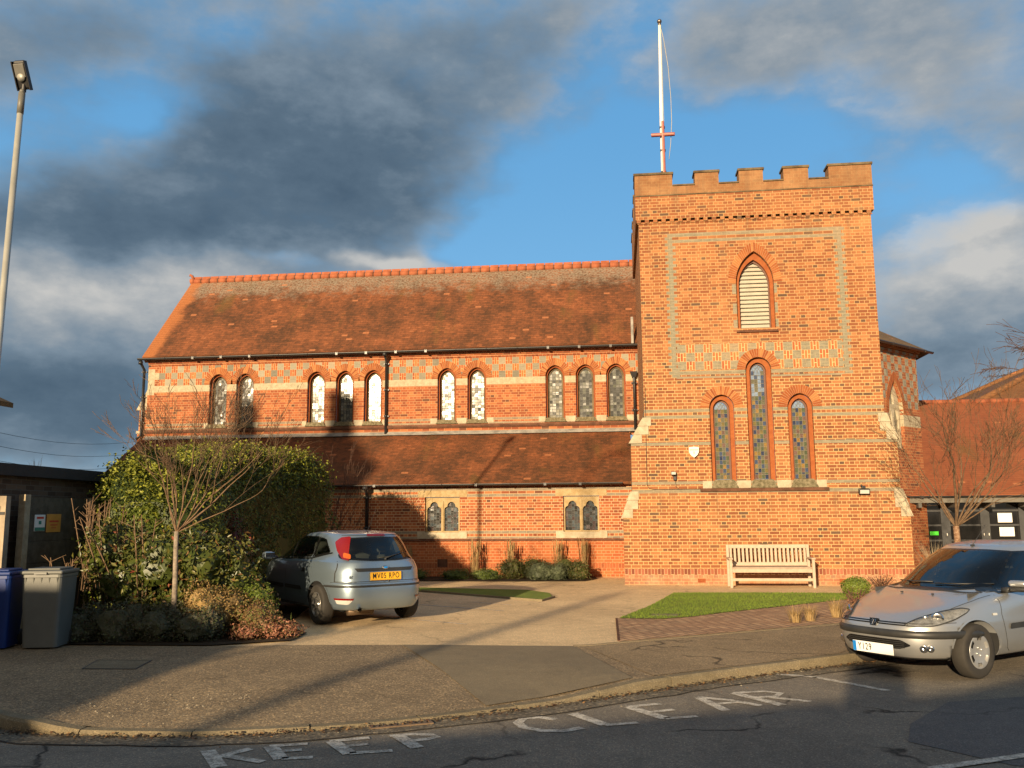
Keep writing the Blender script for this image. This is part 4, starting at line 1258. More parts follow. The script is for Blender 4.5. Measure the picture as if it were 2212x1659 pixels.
struct(strip('edging_kerb', edge, 0.055, 0.006, M_pave2, 0.05))
sheet('road_repair_patch', [(2.3, 7.9), (2.9, 8.8), (3.9, 9.2), (8.5, 8.4), (8.0, 5.6), (2.6, 6.7), (2.1, 7.3)], ZR + 0.004, M_roadp)
# new asphalt patch on the pavement in front of the driveway
def pave_patch(name, quad, z, mat):
    # quad given in (x, y); follows the pavement fall
    mb = MB(); N = 8
    a, b_, c_, d_ = [Vector((*q, 0)) for q in quad]
    vs = []
    for i in range(N + 1):
        for k in range(N + 1):
            u, v_ = i / N, k / N; q = a.lerp(b_, u).lerp(d_.lerp(c_, u), v_)
            best = min(range(len(K)), key=lambda j: (K[j].x - q.x) ** 2 + (K[j].y - q.y) ** 2)
            dist = abs((q - Vector((K[best].x, K[best].y, 0))).dot(knorm(best))) - KW
            zz = (K[best].z - 0.004) * (1 - min(1, max(0, dist) / 1.6)) if K[best].z < 0 else -0.003
            vs.append((q.x, q.y, zz + z))
    fs = [(i * (N + 1) + k, (i + 1) * (N + 1) + k, (i + 1) * (N + 1) + k + 1, i * (N + 1) + k + 1) for i in range(N) for k in range(N)]
    mb.mesh(vs, fs); o = mb.build(name, mat)
    return struct(o)
pave_patch('pavement_patch', [(-1.22, 8.13), (0.08, 9.22), (-0.62, 11.33), (-2.75, 11.27)], 0.010, M_pave2)
pave_patch('pavement_old_strip', [(0.3, 9.36), (2.45, 10.98), (4.9, 14.75), (-0.45, 11.25)], 0.006, M_pave3)
# car park bay lines
mb = MB()
def pline(mb, a, b_, w, z):
    a, b_ = Vector((*a, 0)), Vector((*b_, 0)); d = (b_ - a).normalized(); n = Vector((-d.y, d.x, 0)) * w / 2
    q = [a - n, b_ - n, b_ + n, a + n]; mb.face([(v.x, v.y, z) for v in q])
pline(mb, (-3.64, 16.41), (-2.0, 15.41), 0.05, -0.003); pline(mb, (-4.6, 14.85), (-2.32, 13.53), 0.05, -0.003); pline(mb, (-2.78, 16.98), (-2.0, 16.42), 0.04, -0.003)
tag(mb.build('bay_marking', M_worn), 'thin white parking bay lines on the concrete beside the silver blue car', 'road marking')
mb = MB()
for a, b_ in (((1.62, 10.15), (2.0, 9.98)), ((1.98, 9.99), (2.52, 9.30))): pline(mb, a, b_, 0.085, ZR + 0.0045)
tag(mb.build('bay_marking', M_worn), 'short bent white line on the road by the front of the parked silver car', 'road marking')
mb = MB(); pline(mb, (2.02, 6.55), (6.5, 8.95), 0.085, ZR + 0.009)
tag(mb.build('centre_line', M_worn), 'long white line on the road at the bottom right corner', 'road marking')
# KEEP CLEAR
def stroke(mb, pts, w, z=ZR + 0.0045):
    P = [Vector((*p, 0)) for p in pts]; vs = []
    for i, p in enumerate(P):
        d = P[min(i + 1, len(P) - 1)] - P[max(i - 1, 0)]; d.normalize(); n = Vector((-d.y, d.x, 0)) * w / 2
        vs += [(p.x - n.x, p.y - n.y, z), (p.x + n.x, p.y + n.y, z)]
    mb.mesh(vs, [(2 * i, 2 * i + 2, 2 * i + 3, 2 * i + 1) for i in range(len(P) - 1)])
    return z
def zz1(x, y): return ((600 + x / 1.3825) / 1.8083, (2300 + y / 1.3825) / 1.8083)
def zz2(x, y): return ((2000 + x / 1.106) / 1.8083, (2300 + y / 1.106) / 1.8083)
def letters(name, strokes, fn, label):
    mb = MB()
    for j, (w, pts) in enumerate(strokes):
        P = [G(*fn(x, y), ZR) for x, y in pts]
        stroke(mb, [(p.x, p.y) for p in P], w * 1.45, ZR + 0.0045 + 0.0007 * (j % 3))
    return tag(mb.build(name, M_worn), label, 'road marking')
letters('road_lettering', [
    (.075, [(292, 876), (356, 966)]), (.055, [(322, 918), (525, 866)]), (.055, [(385, 905), (590, 938)]),
    (.075, [(632, 853), (690, 922)]), (.05, [(625, 853), (832, 840)]), (.045, [(662, 883), (800, 872)]), (.05, [(690, 920), (860, 912)]),
    (.075, [(965, 826), (1060, 894)]), (.05, [(950, 826), (1165, 808)]), (.045, [(1005, 855), (1160, 840)]), (.05, [(1058, 891), (1290, 876)]),
    (.075, [(1318, 796), (1425, 862)]), (.05, [(1275, 797), (1395, 788), (1500, 791), (1528, 801), (1480, 814), (1370, 826)])],
    zz1, 'worn white letters KEEP painted on the shaded road')
letters('road_lettering', [
    (.06, [(190, 566), (120, 557), (50, 562), (25, 580), (50, 600), (130, 615), (220, 616), (305, 602)]),
    (.075, [(262, 541), (405, 590)]), (.05, [(400, 591), (545, 581)]),
    (.075, [(505, 512), (665, 562)]), (.05, [(495, 512), (640, 499)]), (.045, [(580, 538), (700, 524)]), (.05, [(660, 562), (800, 552)]),
    (.065, [(805, 471), (925, 528)]), (.055, [(800, 470), (945, 484), (1075, 507)]), (.045, [(870, 500), (985, 490)]),
    (.075, [(960, 452), (1170, 505)]), (.05, [(955, 452), (1090, 445), (1160, 453), (1140, 467), (1020, 473)]), (.055, [(1100, 468), (1290, 489)])],
    zz2, 'worn white letters CLEAR painted on the road beside the kerb')
# lawns, brick paving, ironwork
sheet('brick_paving', [(-0.09, 14.47), (-0.05, 11.86), (1.0, 12.56), (2.33, 13.46), (3.3, 14.12), (5.6, 15.75), (6.5, 17.2), (5.2, 18.6), (4.44, 18.0), (2.82, 16.45), (1.57, 15.22), (0.61, 14.33)], -0.003, M_pavbrick)
sheet('lawn', [(-0.06, 14.4), (0.5, 16.4), (1.06, 19.01), (3, 19.1), (4.7, 19.03), (4.5, 18.0), (2.82, 16.45), (1.57, 15.25), (1.1, 14.7), (0.61, 14.36)], 0.006, M_lawn)
sheet('lawn_island', [(-6.5, 20.3), (-4.45, 20.14), (-2.97, 19.81), (-2.03, 19.58), (-1.49, 18.81), (-1.35, 17.87), (-1.51, 17.2), (-2.4, 17.83), (-3.37, 18.57), (-4.26, 19.2), (-6.0, 19.8)], 0.012, M_lawn)
strip('lawn_edging', [(-1.33, 17.9), (-1.5, 17.16), (-2.4, 17.8), (-3.37, 18.54), (-4.26, 19.17)], 0.05, 0.03, M_kerb, 0.05)['kind'] = 'structure'
strip('lawn_edging', [(-0.1, 14.42), (-0.06, 11.9)], 0.03, 0.002, M_string, 0.02)['kind'] = 'structure'
sheet('flower_bed', [(-7.6, 10.98), (-5.2, 11.06), (-4.3, 11.55), (-4.35, 12.3), (-5.0, 13.2), (-6.4, 19.9), (-7, 23.7), (-13, 23.7), (-9, 12)], 0.012, M_soil)
sheet('wall_bed', [(-8, 22.4), (-3.0, 22.15), (-0.9, 22.3), (-0.6, 23.1), (-0.7, 23.79), (-8, 23.79)], 0.010, M_soil)
M_iron = simple('cast_iron', (0.05, 0.042, 0.034), 0.6, var=0.4, scale=12, bmp=0.4)
M_rust = simple('worn_iron', (0.15, 0.10, 0.06), 0.7, var=0.3, scale=10, bmp=0.4)
ga = empty('drain_grate', (-1.86, 7.55, ZR), 'cast iron gully grate set in the road against the kerb', 'drain grate')
dirg = (Vector((-1.62, 7.62, 0)) - Vector((-2.14, 7.36, 0))).normalized(); ga.rotation_euler = (0, 0, math.atan2(dirg.y, dirg.x))
mb = MB()
mb.box(-.26, .26, -.13, -.105, 0, .014); mb.box(-.26, .26, .105, .13, 0, .014); mb.box(-.26, -.235, -.105, .105, 0, .014); mb.box(.235, .26, -.105, .105, 0, .014)
mb.build('frame', M_rust, ga)
mb = MB()
for i in range(10):
    x = -.225 + i * .05; Mz = Matrix.Translation((x, 0, 0)) @ Matrix.Rotation(rad(-18), 4, 'Z'); mb.box(-.011, .011, -.1, .1, .0, .011, 0, Mz)
mb.build('bars', M_rust, ga)
mb = MB(); mb.box(-.234, .234, -.104, .104, .001, .003); mb.build('gap', M_dark, ga)
def cover(name, pts, z, label, mat=M_pave3):
    mb = MB()
    mb.face([(x, y, z + 0.006) for x, y in pts])
    n = len(pts); c_ = Vector((sum(p[0] for p in pts) / n, sum(p[1] for p in pts) / n, 0))
    for i in range(n):
        a, b_ = Vector((*pts[i], 0)), Vector((*pts[(i + 1) % n], 0))
        o0, o1 = a + (a - c_).normalized() * .02, b_ + (b_ - c_).normalized() * .02
        mb.mesh([(a.x, a.y, z + .008), (b_.x, b_.y, z + .008), (o1.x, o1.y, z + .008), (o0.x, o0.y, z + .008), (o1.x, o1.y, z - .02), (o0.x, o0.y, z - .02)], [(0, 3, 2, 1), (3, 5, 4, 2)], 1)
    return tag(mb.build(name, [mat, M_iron]), label, 'manhole cover')
cover('manhole_cover', [(-5.77, 9.31), (-5.2, 9.33), (-5.32, 9.88), (-5.94, 9.86)], 0.0, 'rectangular access cover in the shaded pavement in front of the bins', M_kerb)
cover('manhole_cover', [(3.55, 7.85), (3.95, 8.15), (4.75, 7.75), (4.3, 7.4)], ZR + .002, 'iron access cover set in the dark road patch at the right', M_roadp)
cover('manhole_cover', [(0.45, 14.75), (0.85, 14.75), (0.92, 14.95), (0.5, 14.95)], 0.008, 'small stone access cover in the near corner of the lawn', M_kerb)

# broken channel of old asphalt along the kerb and the tar seam in front of it
M_chan = groundmat('channel_asphalt', (0.133, 0.1148, 0.0868), (0.21, 0.1792, 0.133), 0.8, 45, 0.9, bmp=1.0)
mb = MB(); mt = MB(); vs = []; vt = []; s = 3.0
while s < 32:
    p, n = kat(s); wv_ = .30 + .06 * noise.noise(Vector((s * .9, 0, 0))) + .035 * noise.noise(Vector((s * 4, 3, 0)))
    a = p - n * .004; b_ = p - n * wv_; vs += [(a.x, a.y, ZR + .0035), (b_.x, b_.y, ZR + .0035)]
    tw = .011 + .012 * max(0, noise.noise(Vector((s * 2.2, 7, 0)))); c_ = p - n * (wv_ - tw); d_ = p - n * (wv_ + tw); vt += [(c_.x, c_.y, ZR + .0055), (d_.x, d_.y, ZR + .0055)]; s += .12
n_ = len(vs) // 2 - 1
mb.mesh(vs, [(2 * i, 2 * i + 1, 2 * i + 3, 2 * i + 2) for i in range(n_)]); struct(mb.build('road_channel', M_chan))
mt.mesh(vt, [(2 * i, 2 * i + 1, 2 * i + 3, 2 * i + 2) for i in range(n_)]); struct(mt.build('road_seam', groundmat('tar_seam', (0.022, 0.02, 0.018), (0.05, 0.045, 0.04), .6, 60, bmp=.8)))
# grit and litter in the gutter and on the pavement
random.seed(11)
mb = MB()
M_grit = [simple('grit_pale', (0.34, 0.29, 0.21), 0.9), simple('grit_dark', (0.07, 0.055, 0.04), 0.9), simple('grit_brown', (0.17, 0.10, 0.05), 0.9)]
def pebble(mb, x, y, z, r, mi):
    vs = []; 
    a0_ = random.random() * 6.28
    for k in range(5): a = a0_ + k * 1.2566; rr = r * random.uniform(.6, 1.2); vs.append((x + rr * math.cos(a), y + rr * math.sin(a), z))
    vs.append((x + r * .2, y, z + r * random.uniform(.35, .8)))
    mb.mesh(vs, [(k, (k + 1) % 5, 5) for k in range(5)], mi)
for i in range(2600):
    s = random.uniform(4, 30); p, n = kat(s); d = -abs(random.gauss(0.03, 0.16)) - 0.012
    q = p + n * d; pebble(mb, q.x, q.y, ZR - .001, random.choice([.004, .006, .009, .014]) , random.choice([0, 1, 1, 2, 2]))
for i in range(1500):
    s = random.uniform(5, 30); p, n = kat(s); d = KW + abs(random.gauss(0, 0.30))
    q = p + n * d; z = (p.z - .004) * (1 - min(1, (d - KW) / 1.6)) if p.z < 0 else -.003
    pebble(mb, q.x, q.y, z, random.choice([.003, .005, .008]), random.choice([0, 0, 1, 2]))
for i in range(700):
    x, y = random.uniform(-5.2, -3.2), random.uniform(7.2, 9.4)
    pebble(mb, x, y, -.02 - .0 * y, random.choice([.004, .006, .011]), random.choice([0, 0, 1]))
o = mb.build('gravel', M_grit); o['kind'] = 'stuff'; o['label'] = 'loose grit and stones along the kerb'
mb = MB()   # dark leaf litter lying in the channel of the right hand kerb
M_leaf = [simple('dead_leaf_brown', (0.10, 0.045, 0.018), 0.8), simple('dead_leaf_dark', (0.035, 0.022, 0.012), 0.9), simple('dead_leaf_tan', (0.26, 0.14, 0.05), 0.8)]
for i in range(3200):
    s = random.uniform(13.2 if random.random() < .75 else 7, 30); p, n = kat(s); q = p - n * (0.012 + abs(random.gauss(0, .05)))
    r = random.uniform(.008, .02); a = random.random() * 6.28; zz = ZR + random.uniform(0, .03) * math.exp(-((q - p).length / .06) ** 2) + .002
    d1 = Vector((math.cos(a), math.sin(a), random.uniform(-.4, .4))) * r; d2 = Vector((-math.sin(a), math.cos(a), random.uniform(-.4, .4))) * r * .6
    c_ = Vector((q.x, q.y, zz + .004)); mb.face([c_ - d1, c_ - d2, c_ + d1, c_ + d2], random.choice([0, 1, 1, 2]))
o = mb.build('leaf_litter', M_leaf); o['kind'] = 'stuff'; o['label'] = 'dark dead leaves lying in the gutter'

# ================================================================== church hall (right)
hall = empty('church_hall', (10, 27, 0), 'low hall with big red tiled roof and dark framed glass front, right of tower', 'hall')
def hpart(mb, name, mats, parent=None): return mb.build(name, mats, parent or hall, world=True)
M_dframe = simple('dark_grey_frame', (0.045, 0.047, 0.05), 0.5, var=0.15)
m, t, b = newmat('hall_glass'); b.inputs['Base Color'].default_value = (0.012, 0.012, 0.013, 1); b.inputs['Roughness'].default_value = 0.04; b.inputs['Specular IOR Level'].default_value = 0.6
M_hglass = m
HX0, HX1, HY = 7.0, 20.0, 26.6
EY, EZ, RY, RZ = 25.9, 2.07, 31.0, 5.22
mb = MB()
mb.mesh([(6.4, EY, EZ), (HX1, EY, EZ), (HX1, RY, RZ), (6.4, RY, RZ)], [(0, 1, 2, 3)])
mb.mesh([(6.4, EY, EZ - .06), (HX1, EY, EZ - .06), (HX1, RY, RZ - .1), (6.4, RY, RZ - .1)], [(3, 2, 1, 0)])
mb.mesh([(6.4, EY, EZ), (6.4, EY, EZ - .06), (HX1, EY, EZ - .06), (HX1, EY, EZ)], [(0, 1, 2, 3)])
mb.mesh([(6.4, RY, RZ), (HX1, RY, RZ), (HX1, RY + 5, EZ), (6.4, RY + 5, EZ)], [(0, 1, 2, 3)])
hr = hpart(mb, 'roof', M_hroof)
mb = MB(); x = 6.4
while x < HX1: mb.tube([(x, RY, RZ + .01), (x + .43, RY, RZ + .01)], .09, 10); x += .45
mb.build('ridge_tiles', stonemat('hall_ridge', (.30, .09, .045), (.42, .14, .07), 5), hr)
mb = MB(); mb.box(6.4, HX1, EY - .03, EY - .002, EZ - .21, EZ - .03); mb.box(6.4, HX1, EY - .002, HY, EZ - .20, EZ - .16)
hpart(mb, 'fascia', simple('fascia_grey', (0.13, 0.12, 0.10), 0.6))
hpart(gutter(6.4, HX1, EY - .09, EZ - .02, .055), 'gutter', M_black)
M_raft = simple('rafter_wood', (0.09, 0.085, 0.075), 0.7)
x = 7.2
while x < HX1:
    mb = MB(); mb.box(x, x + .09, EY, HY, EZ - .34, EZ - .205); x += .95; hpart(mb, 'rafter', M_raft)
mb = MB(); mb.box(HX0, HX1, HY + .02, HY + .05, 0, EZ - .21); gl = hpart(mb, 'glazing', M_hglass)
mb = MB(); mb.box(HX0, HX1, HY + 2.5, HY + 2.6, 0, 2.2); hpart(mb, 'back_wall', M_dark)
posts = [(8.93, 9.17), (9.98, 10.22), (11.0, 11.25), (12.0, 12.1), (12.9, 13.1)]
mb = MB()
for a, b_ in posts: mb.box(a, b_, HY - .05, HY + .019, 0, EZ - .21)
for z in (0.82, 1.24, 1.64): mb.box(HX0, HX1, HY - .03, HY + .018, z - .025, z + .025)
mb.box(HX0, HX1, HY - .032, HY + .0185, 0, .12)
hpart(mb, 'door_frame', M_dframe)
M_paper = simple('paper', (0.78, 0.78, 0.74), 0.8, var=0.03)
mb = MB(); mb.rbox(10.45, 10.83, HY - .02, HY - .012, 1.31, 1.57, .003); mb.rbox(10.47, 10.86, HY - .02, HY - .012, .93, 1.18, .003)
for i in range(6): mb.box(10.52, 10.8, HY - .0225, HY - .0205, .97 + i * .033, .975 + i * .033, 1)
hpart(mb, 'notice', [M_paper, simple('print_grey', (0.35, 0.38, 0.4), .8)])
m, t, b = newmat('green_sign'); b.inputs['Base Color'].default_value = (0.06, 0.62, 0.03, 1); b.inputs['Roughness'].default_value = .5
mb = MB(); mb.rbox(8.62, 8.85, HY - .02, HY - .012, .965, 1.07, .004); hpart(mb, 'sticker', m)
mb = MB()
for x in (9.06, 10.04, 10.17, 11.12): mb.tube([(x, HY - .07, .95), (x, HY - .07, 1.02)], .012, 6)
for x in (9.06, 11.12): mb.tube([(x, HY - .07, 1.8), (x, HY - .07, 1.9)], .012, 6)
hpart(mb, 'door_handle', M_whitep)
# big pyramid roof of the main hall behind
mh = empty('main_hall', (18, 38, 0), 'brown tiled hipped roof with red hip tiles behind the hall at right', 'hall')
mb = MB()
ap = Vector((21.5, 41, 9.3)); q = [(12.2, 34.2, 5.1), (27, 34.2, 5.1), (27, 48, 5.1), (12.2, 48, 5.1)]
mb.mesh(q + [ap], [(0, 1, 4), (1, 2, 4), (2, 3, 4), (3, 0, 4)])
mb.build('roof', M_mroof, mh, world=True)
mb = MB(); 
for c_ in q: mb.tube([(c_[0], c_[1], c_[2] + .04), (ap.x, ap.y, ap.z + .04)], .12, 8)
mb.build('hip_tiles', M_mroof, mh, world=True)
mb = MB(); mb.box(12.8, 26.5, 34.8, 47.5, 0, 5.1); mb.build('wall', M_plainb, mh, world=True)

# ================================================================== garage, fence and gate on the left
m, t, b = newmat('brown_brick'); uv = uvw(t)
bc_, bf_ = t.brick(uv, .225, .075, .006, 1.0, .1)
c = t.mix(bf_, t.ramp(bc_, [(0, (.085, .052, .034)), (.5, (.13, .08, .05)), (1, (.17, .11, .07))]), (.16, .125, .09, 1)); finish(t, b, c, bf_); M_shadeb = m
gar = empty('garage', (-10.5, 14, 0), 'flat roofed brown brick garage behind the bins and bushes', 'garage')
mb = MB()
Gz = 2.22
mb.mesh([(-8.75, 11.2, 0), (-8.95, 15.6, 0), (-8.95, 15.6, Gz), (-8.75, 11.2, Gz), (-14, 15.6, 0), (-14, 15.6, Gz), (-14, 11.2, 0), (-14, 11.2, Gz)], [(0, 1, 2, 3), (1, 4, 5, 2), (6, 0, 3, 7)])
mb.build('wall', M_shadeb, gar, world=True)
mb = MB(); mb.mesh([(-8.62, 11.05, Gz), (-8.82, 15.75, Gz), (-14, 15.75, Gz), (-14, 11.05, Gz), (-8.62, 11.05, Gz + .17), (-8.82, 15.75, Gz + .17), (-14, 15.75, Gz + .17), (-14, 11.05, Gz + .17)], [(0, 1, 5, 4), (1, 2, 6, 5), (3, 0, 4, 7), (4, 5, 6, 7), (3, 2, 1, 0)])
mb.build('flat_roof', simple('roof_felt', (0.035, 0.032, 0.03), 0.9, bmp=.3), gar, world=True)
M_pconc = stonemat('post_concrete', (0.42, 0.34, 0.22), (0.60, 0.50, 0.34), 10)
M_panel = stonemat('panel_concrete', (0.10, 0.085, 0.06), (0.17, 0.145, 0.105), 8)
fn_ = empty('fence', (-8.550, 12.2, 0), 'dark concrete panel fence with a pale end post and two small signs on it', 'fence')
mb = MB(); mb.box(-8.600, -8.500, 12.02, 12.14, 0, 1.95); mb.build('fence_post', M_pconc, fn_, world=True)
mb = MB(); mb.box(-8.600, -8.480, 13.62, 13.74, 0, 1.92); mb.build('fence_post', M_pconc, fn_, world=True)
mb = MB()
for i in range(6): mb.box(-8.585, -8.525, 12.145, 13.615, 0.0 + i * .32, .315 + i * .32)
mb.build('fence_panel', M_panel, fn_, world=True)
sg = empty('sign', (-8.510, 12.540, 1.55), 'small white sign with red print and a green foot, left of the orange sign', 'sign')
Ms = Matrix.Rotation(rad(90), 4, 'Z')
mb = MB(); mb.rbox(-8.522, -8.512, 12.280, 12.520, 1.42, 1.66, .003); mb.build('board', M_paper, sg, world=True)
M_green = simple('sign_green', (0.04, 0.22, 0.17), .5); M_red = simple('sign_red', (0.55, 0.05, 0.03), .5); M_orange = simple('sign_orange', (0.62, 0.30, 0.06), .5)
mb = MB(); mb.box(-8.511, -8.509, 12.285, 12.515, 1.425, 1.475); mb.build('band', M_green, sg, world=True)
mb = MB(); mb.box(-8.511, -8.509, 12.320, 12.480, 1.60, 1.63); mb.box(-8.511, -8.509, 12.370, 12.430, 1.52, 1.57, 1); mb.build('print', [M_red, M_green], sg, world=True)
sg = empty('sign', (-8.510, 12.770, 1.55), 'small square orange sign with red print on the dark fence', 'sign')
mb = MB(); mb.rbox(-8.522, -8.512, 12.560, 12.900, 1.40, 1.67, .003); mb.build('board', M_orange, sg, world=True)
mb = MB()
mb.box(-8.511, -8.509, 12.620, 12.840, 1.55, 1.575); mb.box(-8.511, -8.509, 12.640, 12.820, 1.50, 1.515); mb.box(-8.511, -8.509, 12.670, 12.790, 1.46, 1.47); mb.build('print', M_red, sg, world=True)
gt = empty('garden_gate', (-9.060, 11.7, 0), 'pinkish wooden gate with a black hinge and its timber post at the left edge', 'gate')
M_wood = simple('gate_wood', (0.42, 0.27, 0.19), .7, var=.2, scale=4)
mb = MB()
for i in range(6): mb.box(-9.610 + i * .165, -9.450 + i * .165, 11.70, 11.72, .05, 1.93)
mb.box(-9.610, -8.630, 11.72, 11.75, 1.6, 1.7); mb.box(-9.610, -8.630, 11.72, 11.75, .3, .4)
mb.build('boards', M_wood, gt, world=True)
mb = MB(); mb.box(-8.620, -8.520, 11.64, 11.74, 0, 1.92); mb.build('gate_post', simple('post_wood', (0.34, 0.27, 0.19), .8, var=.25), gt, world=True)
mb = MB(); mb.box(-8.810, -8.530, 11.63, 11.638, 1.66, 1.70); mb.box(-8.630, -8.605, 11.625, 11.639, 1.58, 1.78); mb.build('hinge', M_black, gt, world=True)

# lean-to eave poking in from the building left of the frame
e0 = V(29, 871, 10.0)
nh = empty('porch', (e0.x - 3, 9.4, 0), 'dark tiled corner of a porch eave poking in at the left edge of the view', 'porch')
mb = MB(); ex, ez = e0.x, e0.z
mb.mesh([(ex, 10, ez), (ex - 2.6, 10, ez + 1.1), (ex - 2.6, 9.0, ez + 1.1), (ex, 9.0, ez), (ex, 10, ez - .06), (ex - 2.6, 10, ez + 1.04), (ex - 2.6, 9.0, ez + 1.04), (ex, 9.0, ez - .06)], [(0, 3, 2, 1), (4, 5, 6, 7), (0, 4, 7, 3), (3, 7, 6, 2), (0, 1, 5, 4)])
mb.build('roof', M_croof, nh, world=True)
mb = MB(); mb.box(ex - 2.9, ex - 2.6, 9.0, 10.0, 0, ez + 1.0); mb.build('post', M_plainb, nh, world=True)

# short blades over the lawns
rng_ = np.random.default_rng(3)
def blades(name, poly, n, z, label):
    xs = [p[0] for p in poly]; ys = [p[1] for p in poly]; P = []
    def ins(x, y):
        c_ = False; j = len(poly) - 1
        for i in range(len(poly)):
            if (poly[i][1] > y) != (poly[j][1] > y) and x < (poly[j][0] - poly[i][0]) * (y - poly[i][1]) / (poly[j][1] - poly[i][1]) + poly[i][0]: c_ = not c_
            j = i
        return c_
    while len(P) < n:
        x, y = rng_.uniform(min(xs), max(xs)), rng_.uniform(min(ys), max(ys))
        if ins(x, y): P.append((x, y))
    mb = MB()
    for x, y in P:
        a = rng_.uniform(0, 6.28); h = rng_.uniform(.012, .03); dx, dy = math.cos(a) * .006, math.sin(a) * .006; lx, ly = rng_.normal(0, .008, 2)
        mb.face([(x - dx, y - dy, z), (x + dx, y + dy, z), (x + lx, y + ly, z + h)])
    o = mb.build(name, M_lawn); o['kind'] = 'stuff'; o['label'] = label
blades('grass', [(-0.07, 14.38), (0.5, 16.4), (1.05, 19.03), (3, 19.13), (4.72, 19.05), (4.52, 17.98), (2.83, 16.42), (1.57, 15.22), (1.1, 14.67), (0.61, 14.33)], 14000, .004, 'short green turf in front of the tower')
# ================================================================== vegetation
def leafmat(name, c0, c1, rough=0.55, trans=0.25):
    m, t, b = newmat(name)
    n = t.noise(obc(t), 7, 3, 0.6)
    t.put(b.inputs['Base Color'], t.mix(t.ss(n, .3, .7), (*c0, 1), (*c1, 1)))
    b.inputs['Roughness'].default_value = rough; b.inputs['Specular IOR Level'].default_value = 0.35
    return m
L_priv = [leafmat('hedge_leaf_green', (0.060, 0.085, 0.009), (0.10, 0.125, 0.015)), leafmat('hedge_leaf_yellow', (0.13, 0.145, 0.014), (0.18, 0.195, 0.022)), leafmat('hedge_leaf_dark', (0.028, 0.045, 0.008), (0.045, 0.065, 0.012))]
L_phot = [leafmat('bush_leaf_green', (0.035, 0.052, 0.009), (0.065, 0.078, 0.014), .4), leafmat('bush_leaf_olive', (0.085, 0.085, 0.017), (0.13, 0.12, 0.025), .42), leafmat('bush_leaf_red', (0.16, 0.035, 0.015), (0.22, 0.07, 0.03), .5), leafmat('bush_leaf_brown', (0.10, 0.055, 0.022), (0.16, 0.09, 0.03), .5)]
L_grey = [leafmat('low_leaf_grey', (0.055, 0.062, 0.035), (0.09, 0.092, 0.055)), leafmat('low_leaf_brown', (0.06, 0.045, 0.025), (0.10, 0.07, 0.04)), leafmat('low_leaf_green', (0.05, 0.07, 0.018), (0.08, 0.10, 0.03))]
L_gold = [leafmat('gold_leaf', (0.20, 0.13, 0.045), (0.32, 0.21, 0.08)), leafmat('gold_leaf_brown', (0.12, 0.075, 0.03), (0.17, 0.11, 0.04)), leafmat('gold_leaf_green', (0.09, 0.10, 0.02), (0.12, 0.13, 0.03))]
L_green = [leafmat('shrub_leaf_bright', (0.10, 0.14, 0.015), (0.15, 0.19, 0.03)), leafmat('shrub_leaf_mid', (0.06, 0.085, 0.012), (0.09, 0.12, 0.02))]
L_pink = [leafmat('pink_leaf', (0.25, 0.10, 0.06), (0.36, 0.17, 0.10)), leafmat('pink_leaf_green', (0.10, 0.085, 0.03), (0.15, 0.12, 0.04)), leafmat('pink_leaf_brown', (0.13, 0.06, 0.03), (0.2, 0.09, 0.05))]
L_lav = [leafmat('lavender_grey', (0.075, 0.09, 0.05), (0.13, 0.15, 0.085)), leafmat('lavender_green', (0.055, 0.075, 0.03), (0.085, 0.105, 0.045))]
L_wall = [leafmat('wall_shrub', (0.045, 0.055, 0.012), (0.08, 0.085, 0.02)), leafmat('wall_shrub_brown', (0.10, 0.07, 0.025), (0.14, 0.10, 0.04))]
M_bark = stonemat('bark_brown', (0.12, 0.075, 0.045), (0.26, 0.17, 0.10), 20)
M_twig = stonemat('twig_pale', (0.17, 0.105, 0.06), (0.32, 0.21, 0.13), 20)
M_twigd = stonemat('twig_dark', (0.09, 0.05, 0.035), (0.18, 0.10, 0.07), 20)
M_barkw = stonemat('bark_silver', (0.22, 0.18, 0.14), (0.48, 0.40, 0.31), 16)
M_barkr = stonemat('bark_cherry', (0.20, 0.10, 0.055), (0.50, 0.34, 0.22), 22)
M_reed = stonemat('dry_reed', (0.34, 0.22, 0.09), (0.52, 0.37, 0.18), 20)

def leaf_mesh(name, P, Nrm, size, mats, probs, parent=None, aspect=0.5, jitter=0.8, seed=0, **k):
    rng = np.random.default_rng(seed); n = len(P); P = np.asarray(P, float); Nrm = np.asarray(Nrm, float)
    d = Nrm + rng.normal(0, jitter, (n, 3)); d /= np.linalg.norm(d, axis=1)[:, None] + 1e-9
    a = rng.normal(0, 1, (n, 3)); a -= (a * d).sum(1)[:, None] * d; a /= np.linalg.norm(a, axis=1)[:, None] + 1e-9
    b_ = np.cross(d, a); s = size * rng.uniform(.6, 1.3, n)[:, None]
    fold = d * s * 0.12
    v0 = P - a * s * .5; v1 = P + b_ * s * aspect * .5 + fold - a * s * .05; v2 = P + a * s * .5; v3 = P - b_ * s * aspect * .5 + fold - a * s * .05
    vs = np.stack([v0, v1, v2, v3], 1).reshape(-1, 3)
    me = bpy.data.meshes.new(name)
    me.vertices.add(4 * n); me.vertices.foreach_set('co', vs.ravel())
    me.loops.add(6 * n); i = np.arange(n) * 4
    lp = np.stack([i, i + 1, i + 2, i, i + 2, i + 3], 1).ravel()
    me.loops.foreach_set('vertex_index', lp.astype(np.int32))
    me.polygons.add(2 * n); me.polygons.foreach_set('loop_start', (np.arange(2 * n) * 3).astype(np.int32)); me.polygons.foreach_set('loop_total', np.full(2 * n, 3, dtype=np.int32))
    for m_ in mats: me.materials.append(m_)
    mi = rng.choice(len(mats), n, p=np.array(probs) / sum(probs)); me.polygons.foreach_set('material_index', np.repeat(mi, 2).astype(np.int32))
    me.update(calc_edges=True); me.validate()
    return link(name, me, parent, **k)
